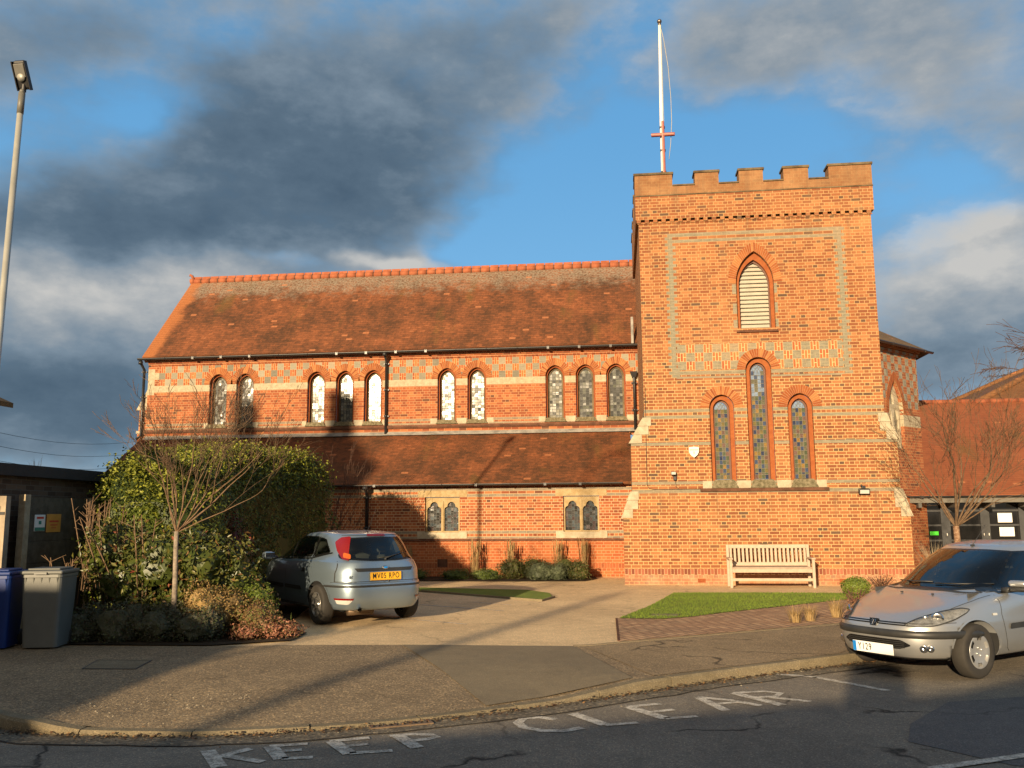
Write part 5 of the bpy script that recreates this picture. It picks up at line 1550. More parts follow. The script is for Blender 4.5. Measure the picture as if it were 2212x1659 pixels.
def blobpts(c, r, n, seed, lump=0.28, freq=1.6, shell=0.22, zmin=0.02, sq=2.0):
    rng = np.random.default_rng(seed); pts = []; nr_ = []
    c = Vector(c); off = Vector((seed * 3.7, seed * 1.3, 0))
    while len(pts) < n:
        d = rng.normal(0, 1, 3); d /= np.linalg.norm(d)
        q = (abs(d[0]) ** sq + abs(d[1]) ** sq + abs(d[2]) ** sq) ** (-1 / sq)
        dv_ = Vector(d)
        k = 1 + lump * noise.noise(dv_ * freq + off) + lump * .55 * noise.noise(dv_ * freq * 3.1 + off)
        f = k * q * (1 - shell * abs(rng.normal(0, .8)))
        p = c + Vector((d[0] * r[0] * f, d[1] * r[1] * f, d[2] * r[2] * f))
        if p.z < zmin: continue
        pts.append(p); nr_.append(Vector((d[0] / r[0], d[1] / r[1], d[2] / r[2])).normalized())
    return pts, nr_
def core(mb, c, r, seed, k=0.78, lump=.28, freq=1.6, sq=2.0, zmin=0.0):
    bm = bmesh.new(); bmesh.ops.create_icosphere(bm, subdivisions=3, radius=1); off = Vector((seed * 3.7, seed * 1.3, 0))
    for v in bm.verts:
        d = v.co.normalized(); q = (abs(d[0]) ** sq + abs(d[1]) ** sq + abs(d[2]) ** sq) ** (-1 / sq)
        f = k * q * (1 + lump * noise.noise(d * freq + off)); v.co = Vector((c[0] + d.x * r[0] * f, c[1] + d.y * r[1] * f, max(zmin, c[2] + d.z * r[2] * f)))
    mb.bm(bm)
SHIFT = {'golden_shrub': (-.62,), 'green_shrub': (-.68,), 'brown_shrub': (-.62,), 'pink_plant': (-.62,), 'low_shrub': (-.22,), 'leafy_bush': (-.28,), 'red_shrub': (-.5,)}
def shrub(name, label, cat, blobs, n, size, mats, probs, seed, aspect=.5, group=None, corek=.74, sq=2.0, jitter=.8, lump=.28, stems=5, shell=.22, freq=1.6):
    """blobs: list of (centre, radii)"""
    dx_ = SHIFT.get(name, 0); blobs = [((c[0] + (dx_[0] if dx_ else 0), c[1], c[2]), r) for c, r in blobs]
    if name == 'leafy_bush': blobs = [((c[0], c[1], c[2] * .93), r) for c, r in blobs]
    b0 = blobs[0][0]
    root = empty(name, (b0[0], b0[1], 0), label, cat, group)
    P = []; N_ = []; vol = sum(r[0] * r[1] + r[1] * r[2] + r[0] * r[2] for c, r in blobs)
    mb = MB()
    for j, (c, r) in enumerate(blobs):
        m_ = int(n * (r[0] * r[1] + r[1] * r[2] + r[0] * r[2]) / vol)
        p, q = blobpts(c, r, m_, seed + j, lump=lump, sq=sq, shell=shell, freq=freq); P += p; N_ += q
        if corek: core(mb, c, r, seed + j, corek, lump, freq=freq, sq=sq)
    leaf_mesh('foliage', P, N_, size, mats, probs, root, aspect, jitter, seed, world=True)
    st = MB(); random.seed(seed)
    for j, (c, r) in enumerate(blobs):
        for k in range(stems):
            a = random.random() * 6.28; e = Vector((c[0] + r[0] * .55 * math.cos(a), c[1] + r[1] * .55 * math.sin(a), c[2] + r[2] * random.uniform(.2, .8)))
            s_ = Vector((c[0] + random.uniform(-.05, .05), c[1] + random.uniform(-.05, .05), 0))
            st.tube([s_, s_.lerp(e, .5) + Vector((0, 0, .05 * r[2])), e], [.012 + .01 * r[2], .008 + .006 * r[2], .004], 5)
    if mb.v: 
        i = len(st.v); st.v += mb.v; st.f += [tuple(i + k for k in f) for f in mb.f]; st.mi += [1] * len(mb.f); st.sm += mb.sm
    st.build('stems', [M_twigd, mats[-1] if False else mats[min(len(mats) - 1, 2 if name == 'hedge' else 0)]], root, world=True)
    return root

# ---- big hedge running back beside the car park (rounded box sections)
def hedge_obj():
    root = empty('hedge', (-7.2, 16.5, 0), 'tall dense green hedge running back to the left of the silver blue car', 'hedge')
    rng = np.random.default_rng(5); P = []; N_ = []
    path = [(13.6, -7.4, 2.45, 1.0), (14.5, -7.72, 2.64, 1.1), (15.6, -7.98, 2.74, 1.15), (16.5, -8.08, 2.84, 1.2), (17.6, -8.05, 2.94, 1.25), (19.8, -7.62, 2.94, 1.2)]   # y, centre x, height, half width
    def at(y):
        for a, b_ in zip(path, path[1:]):
            if y <= b_[0]:
                u = (y - a[0]) / (b_[0] - a[0]); return [a[i] + (b_[i] - a[i]) * u for i in (1, 2, 3)]
        return path[-1][1:]
    y0, y1 = 13.6, 19.8
    def disp(p): return .16 * noise.noise(p * 1.3) + .09 * noise.noise(p * 3.3) + .05 * noise.noise(p * 8)
    n = 0
    while n < 52000:
        y = rng.uniform(y0 - .5, y1 + .45)
        cx, h, hw = at(min(max(y, y0), y1))
        a = rng.uniform(-0.1, math.pi + 0.1)
        # superellipse cross-section: full height walls with rounded top
        e = 4.6; ca, sa = math.cos(a), math.sin(a)
        q = (abs(ca) ** e + abs(sa) ** e) ** (-1 / e)
        end = 1.0
        if y < y0: end = math.sqrt(max(0, 1 - ((y0 - y) / .5) ** 2))
        if y > y1: end = math.sqrt(max(0, 1 - ((y - y1) / .45) ** 2))
        if end < .05: continue
        px = cx + hw * ca * q * (.5 + .5 * end); pz = (h) * max(0.02, (sa * q)) * (.72 + .28 * end)
        if rng.uniform() < .25 and (y < y0 + .1 or y > y1 - .1):
            y = y0 - .5 + rng.normal(0, .05) if y < 15 else y1 + .45 + rng.normal(0, .05); px = cx + hw * rng.uniform(-.75, .75); pz = h * rng.uniform(0, .85)
        p = Vector((px, y, pz)); nrm = Vector((ca, 0, sa)).normalized()
        p += nrm * (disp(p) - .01 - abs(rng.normal(0, .05)) + (.10 * max(0, rng.normal(0, 1)) if sa > .55 else 0))
        if p.z < 0.02: continue
        # more leaves where they face the view; thin out the hidden left side
        if ca < -.4 and rng.uniform() < .6: continue
        P.append(p); N_.append(nrm); n += 1
    leaf_mesh('foliage', P, N_, .062, L_priv, [5, 3, 2.5], root, .5, .36, 8, world=True)
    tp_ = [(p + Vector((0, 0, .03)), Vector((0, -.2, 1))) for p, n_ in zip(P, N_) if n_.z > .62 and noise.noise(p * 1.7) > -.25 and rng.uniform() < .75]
    leaf_mesh('lit_top_leaves', [a for a, b_ in tp_], [b_ for a, b_ in tp_], .066, [L_priv[1], leafmat('lit_top_leaf', (0.19, 0.20, 0.018), (0.25, 0.26, 0.03))], [1, 1], root, .5, .8, 9, world=True)  # yellower leaves on the top alone: sunlight put into the leaf colour
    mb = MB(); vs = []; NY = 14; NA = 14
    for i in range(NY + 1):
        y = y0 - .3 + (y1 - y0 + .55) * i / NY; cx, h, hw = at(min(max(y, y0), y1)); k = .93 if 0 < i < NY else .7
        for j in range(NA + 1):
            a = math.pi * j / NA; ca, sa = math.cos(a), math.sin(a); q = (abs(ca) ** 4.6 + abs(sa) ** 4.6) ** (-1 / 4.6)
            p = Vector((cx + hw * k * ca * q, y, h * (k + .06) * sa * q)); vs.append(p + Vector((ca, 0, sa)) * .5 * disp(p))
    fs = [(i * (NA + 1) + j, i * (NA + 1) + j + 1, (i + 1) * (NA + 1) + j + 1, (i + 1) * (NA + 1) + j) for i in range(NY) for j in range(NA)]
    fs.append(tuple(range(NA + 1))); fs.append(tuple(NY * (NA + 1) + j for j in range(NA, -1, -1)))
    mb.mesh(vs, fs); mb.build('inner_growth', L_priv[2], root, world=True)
hedge_obj()
# lower yellow-green hedge end at the left of it
shrub('hedge_shrub', 'bright green clipped shrub behind the red tipped bush, left of the tall hedge', 'shrub',
      [((-8.1, 14.4, 1.2), (.8, .8, 1.15)), ((-7.5, 13.6, 1.2), (.75, .7, 1.1)), ((-8.7, 14.0, .95), (.6, .7, .85))], 15000, .06, L_priv, [5, 5, 1.5], 31)
# photinia style bush
shrub('leafy_bush', 'large glossy bush with olive leaves and red tips behind the bare young tree', 'bush',
      [((-6.15, 12.15, 1.05), (.75, .62, .58)), ((-6.9, 12.2, 1.15), (.55, .5, .45)), ((-5.55, 12.2, 1.0), (.6, .55, .55)), ((-6.6, 12.0, .75), (.55, .5, .5)), ((-7.1, 12.3, 1.45), (.3, .35, .25)), ((-5.8, 12.4, 1.3), (.45, .45, .3)), ((-6.0, 12.2, .45), (.8, .55, .42)), ((-5.25, 12.4, .8), (.45, .5, .7))],
      8500, .088, L_phot, [5, 3, .18, .8], 52, aspect=.42, corek=.6, lump=.4, shell=.42, jitter=1.1)
# red leaved creeper on the shaded side of the hedge
shrub('red_shrub', 'dark red leaved shrub at the foot of the tall hedge by the car bonnet', 'shrub', [((-6.1, 14.9, .9), (.35, .5, .75))], 2600, .05, [leafmat('wine_leaf', (0.10, 0.015, 0.012), (0.16, 0.03, 0.02)), L_phot[0]], [4, 1.5], 61, corek=.5)
# low front row
random.seed(2)
for i, (x, y, rx, ry, rz, lab) in enumerate([(-6.85, 11.25, .28, .22, .30, 'low grey leaved shrub nearest the grey bin'), (-6.35, 11.3, .38, .25, .34, 'low grey green shrub, second in the row from the grey bin'), (-5.85, 11.35, .36, .25, .30, 'low grey shrub below the bare tree trunk'), (-5.35, 11.4, .34, .25, .27, 'low brown grey shrub beside the golden shrub')]):
    shrub('low_shrub', lab, 'shrub', [((x, y, .18), (rx, ry, rz)), ((x + .15, y + .12, .22), (rx * .7, ry, rz))], 2600, .034, L_grey, [5, 2, 1.6], 70 + i, group='low shrubs along the front of the bed', lump=.45, corek=.66)
shrub('golden_shrub', 'golden brown shrub catching the sun left of the parked silver blue car', 'shrub', [((-4.98, 11.75, .42), (.36, .32, .36)), ((-4.72, 11.95, .35), (.28, .3, .32))], 4200, .036, L_gold, [5, 2.5, 1.5], 81, lump=.35, corek=.68)
shrub('green_shrub', 'bright green mounded shrub beside the front of the silver blue car', 'shrub', [((-4.75, 12.5, .5), (.42, .38, .40)), ((-4.45, 12.35, .4), (.3, .3, .34)), ((-5.1, 12.7, .55), (.32, .3, .4))], 5200, .042, L_green + [L_gold[1]], [4, 4, 1], 91, lump=.35, corek=.68)
shrub('brown_shrub', 'low olive brown shrub right of the golden shrub', 'shrub', [((-4.38, 12.0, .26), (.34, .3, .26)), ((-4.2, 11.8, .18), (.3, .22, .2))], 3200, .035, [L_gold[1], L_gold[2], L_pink[2]], [3, 3, 1.5], 95, lump=.4, corek=.66)
shrub('pink_plant', 'low pinkish red plant spilling over the corner of the bed', 'plant', [((-4.02, 11.75, .12), (.26, .2, .17)), ((-3.82, 11.85, .1), (.2, .16, .15)), ((-4.3, 11.55, .1), (.22, .14, .14))], 2100, .034, L_pink, [4, 2, 3], 97, lump=.5, corek=.5)
# shrubs against the aisle wall
shrub('wall_shrub', 'dark green shrub against the aisle wall, leftmost of the clump', 'shrub', [((-2.75, 22.9, .24), (.36, .3, .28))], 2400, .04, L_wall, [4, 2], 101, lump=.4)
shrub('lavender', 'pale grey green lavender bush in the middle of the clump by the aisle wall', 'shrub', [((-2.0, 22.6, .2), (.36, .28, .27)), ((-1.6, 22.65, .17), (.28, .26, .24))], 4000, .045, L_lav, [4, 2], 103, aspect=.25, lump=.4, jitter=.6)
shrub('wall_shrub', 'dark shrub behind the grey green lavender by the aisle wall', 'shrub', [((-2.2, 23.1, .25), (.45, .25, .30)), ((-1.4, 23.05, .24), (.36, .25, .28))], 3000, .04, L_wall, [3, 2], 105, lump=.4)
shrub('wall_shrub', 'low brownish shrub against the aisle wall nearest the tower', 'shrub', [((-1.05, 22.75, .2), (.3, .3, .26))], 2000, .04, L_wall + [L_lav[1]], [3, 2, 1], 107, lump=.45)
for i, (x, lab) in enumerate([(-5.3, 'low shaded plant by the aisle wall, just right of the silver blue car'), (-4.2, 'low shaded plant by the aisle wall under the left aisle window'), (-3.4, 'low shaded plant by the aisle wall next to the dry reeds')]):
    shrub('bed_plant', lab, 'plant', [((x, 22.8, .1), (.4, .25, .18))], 1500, .035, [L_green[1], L_lav[1]], [3, 2], 110 + i, lump=.5, group='low plants in the wall bed')
shrub('ball_shrub', 'small rounded bright green shrub beyond the bonnet of the silver car', 'shrub', [((4.55, 18.55, .17), (.28, .24, .20))], 2600, .035, L_green, [4, 2], 120, lump=.15, corek=.8)

# ---- tufts of dry grass
def tuft(name, label, x, y, h, spread, n, mat, lean=.25, seed=0, group=None, wide=.006, z=0.0, head=False):
    random.seed(seed); root = empty(name, (x, y, z), label, 'grass tuft', group); mb = MB()
    for i in range(n):
        a = random.random() * 6.28; r = spread * .25 * random.random(); hh = h * random.uniform(.55, 1.05); le = lean * random.uniform(.2, 1.2)
        b_ = Vector((r * math.cos(a), r * math.sin(a), 0)); d = Vector((math.cos(a), math.sin(a), 0))
        p1 = b_ + d * le * hh * .35 + Vector((0, 0, hh * .55)); p2 = b_ + d * le * hh * (1.1 if not head else .7) + Vector((0, 0, hh))
        w_ = Vector((-d.y, d.x, 0)) * wide * random.uniform(.6, 1.2)
        mb.face([b_ - w_, b_ + w_, p1 + w_ * .8, p1 - w_ * .8]); mb.face([p1 - w_ * .8, p1 + w_ * .8, p2])
        if head and random.random() < .8:
            mb.face([p1.lerp(p2, .55) - w_ * 2.2, p1.lerp(p2, .55) + w_ * 2.2, p2 + w_, p2 - w_])
    mb.build('blades', mat, root); return root
for i, (x, y, h, lab) in enumerate([(-5.55, 23.3, .85, 'tall dry reed clump in the shade right of the car'), (-3.78, 23.3, 1.0, 'tall pale reed clump at the edge of the hedge shadow by the aisle wall'), (-2.85, 23.35, .95, 'tall sunlit reed clump standing between the two aisle windows, left of the dark shrubs'), (-1.62, 23.4, 1.0, 'tall thin reed clump behind the grey green lavender'), (-0.95, 23.4, 1.0, 'tall leaning reed clump nearest the tower')]):
    tuft('reed_clump', lab, x, y, h, .5, 65, M_reed, .16, 200 + i, 'dry reeds against the aisle wall', .007, head=True)
tuft('grass_tuft', 'pale arching dry grass at the right foot of the tower', 6.75, 20.6, 1.05, .5, 170, stonemat('straw_pale', (0.38, 0.30, 0.19), (0.58, 0.48, 0.32), 20), .65, 221, None, .006)
for i, (x, y, h, lab) in enumerate([(2.55, 14.05, .26, 'straw coloured grass tuft at the pavement edge, leftmost of three'), (2.8, 14.25, .26, 'straw coloured grass tuft at the pavement edge, middle of three'), (3.3, 14.75, .33, 'brownish grass tuft behind the nose of the silver car')]):
    tuft('grass_tuft', lab, x, y, h, .35, 120, M_reed, .6, 230 + i, 'dry grass tufts at the pavement edge', .005)
shrub('twiggy_plant', 'thin brown twiggy plant behind the bonnet of the silver car', 'plant', [((3.75, 15.3, .2), (.3, .22, .26))], 420, .03, [L_pink[2], L_gold[1]], [3, 1], 240, corek=0, shell=.9, stems=26)
shrub('twiggy_plant', 'reddish brown twiggy plant between the round green shrub and the tower', 'plant', [((5.3, 19.6, .18), (.45, .3, .2))], 900, .03, [L_pink[2], L_wall[1]], [3, 1], 242, corek=0, shell=.9, stems=22)

# ---- bare trees
def grow(mb, p, d, L_, r, depth, spread, bend, up, rng, ratio=.72, nb=(2, 3), seg=4, mi=0, rmin=.0022, thin=.62, acc=None, twist=.0):
    pts = [p]; rs = [r]; q = p; dd = d.normalized()
    for i in range(seg):
        dd = (dd + Vector((rng.gauss(0, bend), rng.gauss(0, bend), rng.gauss(0, bend * .6) + up))).normalized()
        q = q + dd * (L_ / seg); pts.append(q); rs.append(max(rmin, r * (1 - (1 - thin) * (i + 1) / seg)))
    mb.tube(pts, rs, 6 if r > .012 else (4 if r > .005 else 3), mi, cap=False)
    if depth == 0: return
    k = rng.randint(*nb)
    for j in range(k):
        f = 1.0 if j == 0 else rng.uniform(.35, .95)
        idx = min(seg, max(1, int(round(f * seg)))); base = pts[idx]; rr = rs[idx]
        ax = Vector((rng.gauss(0, 1), rng.gauss(0, 1), rng.gauss(0, .5))); ax -= ax.dot(dd) * dd
        if ax.length < 1e-3: ax = dd.orthogonal()
        ax.normalize(); s_ = spread * (0.35 if j == 0 else rng.uniform(.7, 1.25))
        nd = (dd * math.cos(s_) + ax * math.sin(s_)).normalized()
        grow(mb, base, nd, L_ * ratio * rng.uniform(.75, 1.2), max(rmin, rr * (.85 if j == 0 else .58)), depth - 1, spread, bend, up, rng, ratio, nb, seg, mi, rmin, thin)
def bare_tree(name, label, x, y, h0, r0, limbs, depth, mats, seed, cat='tree', group=None, z=0.0, spread=.5, ratio=.72, up=.03, bend=.09, nb=(2, 3), lean=(0, 0), rmin=.0022):
    root = empty(name, (x, y, z), label, cat, group); rng = random.Random(seed)
    mb = MB(); pts = []; rs = []
    for i in range(9):
        f = i / 8; pts.append(Vector((lean[0] * f + .012 * math.sin(5 * f + seed), lean[1] * f + .01 * math.cos(4 * f + seed), h0 * f))); rs.append(r0 * (1.25 - .3 * f) if i else r0 * 1.55)
    mb.tube(pts, rs, 10); top = pts[-1]; mb.build('trunk', mats[0], root)
    mb = MB()
    for (dx, dy, dz, L_, r) in limbs:
        grow(mb, top - Vector((0, 0, r * 1.5)), Vector((dx, dy, dz)), L_, r, depth, spread, bend, up, rng, ratio, nb, 5, 0, rmin)
    mb.build('branches', mats[1], root)
    return root
bare_tree('young_tree', 'bare young tree with pale spreading branches in front of the hedge', -5.93, 11.5, 1.42, .032,
          [(.95, .1, .62, .92, .014), (1.1, -.1, .38, .85, .010), (.55, .3, .9, .85, .012), (.15, -.2, 1, .8, .013), (-.28, .2, 1.1, .75, .012), (-.5, -.1, 1, .68, .010), (.32, -.3, 1, .85, .012), (.8, .25, .75, .9, .011), (.4, .1, 1.3, .8, .010), (-.3, -.3, 1.2, .72, .009), (.75, -.2, .6, .85, .010)], 5, [M_barkw, M_twig], 12, spread=.46, ratio=.70, up=.035, bend=.11, nb=(2, 3), rmin=.0024, lean=(.03, 0))
bare_tree('young_tree', 'bare young tree with ascending brown branches in front of the hall roof', 6.10, 17.4, 1.35, .055,
          [(.5, .2, 1, 1.05, .024), (-.3, .1, 1, .95, .022), (.05, -.2, 1, 1.2, .028), (.8, -.1, .75, 1.1, .020), (-.5, .2, .9, .65, .016), (.3, .4, 1.1, 1.05, .019), (-.1, .4, 1, .95, .018), (-.05, -.35, 1.1, .95, .018), (1.0, .2, .45, 1.0, .014), (.65, -.3, .9, 1.0, .017)], 5, [M_barkr, M_bark], 23, spread=.44, ratio=.72, up=.03, bend=.11, nb=(2, 3), rmin=.003)
bare_tree('bare_shrub', 'dark bare shrub of fine twigs between the hedge and the aisle wall', -7.05, 20.9, .25, .03,
          [(.5, .1, 1, 1.1, .02), (-.35, .1, 1, 1.2, .02), (.1, .2, 1, 1.35, .024), (.7, -.1, .8, .9, .014), (-.15, -.3, 1, 1.2, .018), (.3, 0, 1, 1.25, .018)], 4, [M_twigd, M_twigd], 37, cat='shrub', spread=.42, ratio=.68, up=.05, bend=.07, rmin=.004)
bare_tree('birch_tree', 'tall bare birch with drooping fine twigs far away at the right edge', 34.0, 62.0, 7.0, .3,
          [(-.5, 0, 1, 4.4, .08), (.5, .2, 1, 5, .10), (.0, .3, 1, 5.2, .10), (-.8, -.1, .6, 3.4, .06), (.8, 0, .6, 4, .06), (-.3, .3, .9, 4.4, .07), (.2, -.3, .8, 5, .07), (-.9, .1, .25, 2.6, .05), (-.6, .2, .8, 3.8, .06), (-.2, 0, .7, 4, .06)], 5, [M_twigd, M_twigd], 44, spread=.55, ratio=.66, up=-.02, bend=.13, nb=(3, 4), rmin=.013)
# cut-back sticks poking from the left hedge shrub
def sticks(x, y, z, n, h, label, seed, dirx=0.0):
    rng = random.Random(seed); root = empty('pruned_shrub', (x, y, 0), label, 'shrub'); mb = MB()
    for i in range(n):
        b_ = Vector((rng.uniform(-.28, .28), rng.uniform(-.15, .15), z * .35)); e = Vector((b_.x * 1.6 + dirx + rng.gauss(0, .12), b_.y + rng.gauss(0, .08), z + rng.uniform(.3, 1) * h))
        m_ = b_.lerp(e, .55) + Vector((rng.gauss(0, .03), 0, .02)); mb.tube([b_, m_, e], [.011, .009, .006], 5)
        for j in range(3):
            f = rng.uniform(.3, .9); q = m_.lerp(e, f); mb.tube([q, q + Vector((rng.gauss(0, .09), rng.gauss(0, .05), rng.uniform(.04, .16)))], [.006, .003], 4)
    mb.build('stems', M_twig, root)
sticks(-7.75, 12.6, 1.55, 16, .38, 'cut back shrub of bare pale sticks above the glossy bush', 5)
sticks(-7.55, 11.9, .75, 9, .32, 'few bare pale sticks rising behind the grey bin', 6, .05)
sticks(-6.75, 11.85, 1.45, 8, .2, 'bare pale sticks poking left out of the glossy bush', 8, -.25)
tuft('weed', 'single green weed stem at the corner of the bed by the car', -4.5, 12.05, .34, .06, 7, L_green[0], .25, 9, None, .01)
tuft('ivy_tuft', 'thin dead stalks on the garage roof edge', -9.2, 13.2, .25, .5, 16, M_reed, .5, 10, None, .003, z=2.38)
# ================================================================== cars
def paintmat(name, c):
    m, t, b = newmat(name)
    n = t.noise(obc(t), 2.0, 4, 0.6)
    t.put(b.inputs['Base Color'], t.mix(t.mul(n, .35), (*c, 1), tuple(v * .75 for v in c) + (1,)))
    b.inputs['Metallic'].default_value = 0.75; b.inputs['Roughness'].default_value = 0.36
    b.inputs['Coat Weight'].default_value = 0.8; b.inputs['Coat Roughness'].default_value = 0.06
    return m
def carglass():
    m, t, b = newmat('car_glass')
    nt = t
    tr = nt.node('ShaderNodeBsdfTransparent'); tr.inputs[0].default_value = (0.42, 0.46, 0.45, 1)
    gl = nt.node('ShaderNodeBsdfGlossy'); gl.inputs['Roughness'].default_value = 0.015; gl.inputs['Color'].default_value = (1, 1, 1, 1)
    fr = nt.node('ShaderNodeFresnel'); fr.inputs[0].default_value = 1.75
    mx = nt.node('ShaderNodeMixShader'); nt.l.new(fr.outputs[0], mx.inputs[0]); nt.l.new(tr.outputs[0], mx.inputs[1]); nt.l.new(gl.outputs[0], mx.inputs[2])
    out = [n for n in nt.n if n.type == 'OUTPUT_MATERIAL'][0]; nt.l.new(mx.outputs[0], out.inputs[0])
    return m
def lampmat(name, c, rough=.08, em=None):
    m, t, b = newmat(name); w_ = t.node('ShaderNodeTexWave'); w_.inputs['Scale'].default_value = 22; t.put(w_.inputs['Vector'], obc(t))
    t.put(b.inputs['Base Color'], t.mix(w_.outputs[1], (*c, 1), tuple(v * .6 for v in c) + (1,))); b.inputs['Roughness'].default_value = rough
    b.inputs['Coat Weight'].default_value = 1; b.inputs['Coat Roughness'].default_value = .02
    bump(t, b, w_.outputs[1], .3, .004)
    return m
M_lens = carglass(); M_lens.name = 'lamp_lens'; [n for n in M_lens.node_tree.nodes if n.type == 'BSDF_TRANSPARENT'][0].inputs[0].default_value = (.95, .95, .94, 1); [n for n in M_lens.node_tree.nodes if n.type == 'FRESNEL'][0].inputs[0].default_value = 1.3
M_pf = paintmat('paint_silver_blue', (0.30, 0.385, 0.46)); M_pp = paintmat('paint_silver', (0.50, 0.51, 0.51))
M_cglass = carglass(); M_trim = simple('black_trim', (0.028, 0.028, 0.027), .45, var=.2); M_frit = simple('black_surround', (0.008, 0.008, 0.008), .25)
M_tyre = simple('tyre', (0.030, 0.027, 0.023), .8, var=.25, bmp=.2); M_alloy = simple('alloy', (0.55, 0.54, 0.51), .3, .85, var=.1); M_hub = simple('hubcap', (0.50, 0.50, 0.49), .35, .6, var=.08)
M_rlamp = lampmat('red_lamp', (0.22, 0.005, 0.003)); M_alamp = lampmat('amber_lamp', (0.55, 0.12, 0.01)); M_clear = lampmat('clear_lamp', (0.62, 0.62, 0.58), .05)
M_seat = simple('seat_fabric', (0.20, 0.20, 0.18), .9); M_inner = simple('car_interior', (0.045, 0.045, 0.045), .9)
M_yplate = simple('yellow_plate', (0.80, 0.42, 0.02), .35, var=.03); M_wplate = simple('white_plate', (0.85, 0.85, 0.82), .3, var=.02); M_ink = simple('plate_ink', (0.012, 0.012, 0.012), .5); M_bluep = simple('plate_blue', (0.01, 0.20, 0.60), .4)
M_chrome = simple('chrome', (0.6, 0.6, 0.6), .12, 1.0); M_under = simple('underside', (0.012, 0.012, 0.012), .9); M_rustp = simple('exhaust', (0.16, 0.11, 0.07), .5, .6)
SGN = lambda v: (1 if v >= 0 else -1)
def ring_pts(R, NQ):
    xr, xf, hw, zp, nr, nf = R[:6]; cx = (xr + xf) / 2; A = (xf - xr) / 2
    def zat(x):
        if x <= zp[0][0]: return zp[0][1]
        for a, b_ in zip(zp, zp[1:]):
            if x <= b_[0]:
                u = (x - a[0]) / (b_[0] - a[0]); u = u * u * (3 - 2 * u) * .5 + u * .5; return a[1] + (b_[1] - a[1]) * u
        return zp[-1][1]
    out = []
    for q in range(4):
        n = nf if q in (0, 3) else nr
        dense = []
        for k in range(401):
            a = math.pi / 2 * (q + k / 400); ca, sa = math.cos(a), math.sin(a)
            if abs(ca) < 1e-9: ca = 0
            if abs(sa) < 1e-9: sa = 0
            dense.append((cx + A * SGN(ca) * abs(ca) ** (2 / n), hw * SGN(sa) * abs(sa) ** (2 / n)))
        L_ = [0]
        for a, b_ in zip(dense, dense[1:]): L_.append(L_[-1] + math.hypot(a[0] - b_[0], a[1] - b_[1]))
        j = 0
        for k in range(NQ):
            s_ = L_[-1] * k / NQ
            while L_[j + 1] < s_: j += 1
            u = (s_ - L_[j]) / (L_[j + 1] - L_[j] + 1e-12)
            x = dense[j][0] + (dense[j + 1][0] - dense[j][0]) * u; y = dense[j][1] + (dense[j + 1][1] - dense[j][1]) * u
            out.append(Vector((x, y, zat(x))))
    return out
def loft(rings, NQ=44, sub=6):
    C = [ring_pts(r, NQ) for r in rings]; N = 4 * NQ; rows = []
    for i in range(len(C) - 1):
        for k in range(sub):
            u = k / sub; p0, p1, p2, p3 = C[max(i - 1, 0)], C[i], C[i + 1], C[min(i + 2, len(C) - 1)]
            row = []
            for a, b_, c_, d_ in zip(p0, p1, p2, p3):
                q = 0.5 * ((2 * b_) + (c_ - a) * u + (2 * a - 5 * b_ + 4 * c_ - d_) * u * u + (3 * b_ - a - 3 * c_ + d_) * u ** 3)
                row.append(q)
            rows.append(row)
    rows.append(C[-1])
    vs = [p for r in rows for p in r]
    fs = [(i * N + k, i * N + (k + 1) % N, (i + 1) * N + (k + 1) % N, (i + 1) * N + k) for i in range(len(rows) - 1) for k in range(N)]
    fs.append(tuple(reversed(range(N)))); 
    # close the roof across its width, front to back
    o = (len(rows) - 1) * N; q = NQ
    for k in range(2 * q - 1 + 1):
        pass
    # vertices k on the left side (0..2q) pair with N-k on the right side
    for k in range(0, 2 * q):
        a, b_ = o + k, o + (k + 1); c_, d_ = o + (N - k) % N, o + (N - k - 1) % N
        f = []
        for v in (a, b_, d_, c_):
            if v not in f: f.append(v)
        if len(f) >= 3: fs.append(tuple(f))
    me = bpy.data.meshes.new('tmp'); me.from_pydata([tuple(v) for v in vs], [], fs)
    bm = bmesh.new(); bm.from_mesh(me); bmesh.ops.recalc_face_normals(bm, faces=bm.faces[:]); bm.to_mesh(me); bm.free(); me.update()
    return me
def boolean(me, cutters):
    o = bpy.data.objects.new('tmp', me); col.objects.link(o); cs = []
    for i, cm in enumerate(cutters):
        c_ = bpy.data.objects.new('cut', cm); col.objects.link(c_); cs.append(c_)
        md = o.modifiers.new('b%d' % i, 'BOOLEAN'); md.object = c_; md.operation = 'DIFFERENCE'; md.solver = 'EXACT'
    dg = bpy.context.evaluated_depsgraph_get(); dg.update()
    out = bpy.data.meshes.new_from_object(o.evaluated_get(dg))
    for c_ in cs: bpy.data.objects.remove(c_)
    bpy.data.objects.remove(o)
    return out
def cyl_mesh(x, y0, y1, z, r, n=48):
    mb = MB(); vs = []
    for y in (y0, y1):
        for k in range(n): a = 2 * math.pi * k / n; vs.append((x + r * math.cos(a), y, z + r * math.sin(a)))
    fs = [(k, n + k, n + (k + 1) % n, (k + 1) % n) for k in range(n)] + [tuple(range(n)), tuple(range(2 * n - 1, n - 1, -1))]
    me = bpy.data.meshes.new('c'); me.from_pydata(vs, [], fs)
    bm = bmesh.new(); bm.from_mesh(me); bmesh.ops.recalc_face_normals(bm, faces=bm.faces[:]); bm.to_mesh(me); bm.free(); me.update(); return me
def inside(p, poly):
    x, y = p; c_ = False; n = len(poly); j = n - 1
    for i in range(n):
        if (poly[i][1] > y) != (poly[j][1] > y) and x < (poly[j][0] - poly[i][0]) * (y - poly[i][1]) / (poly[j][1] - poly[i][1]) + poly[i][0]: c_ = not c_
        j = i
    return c_
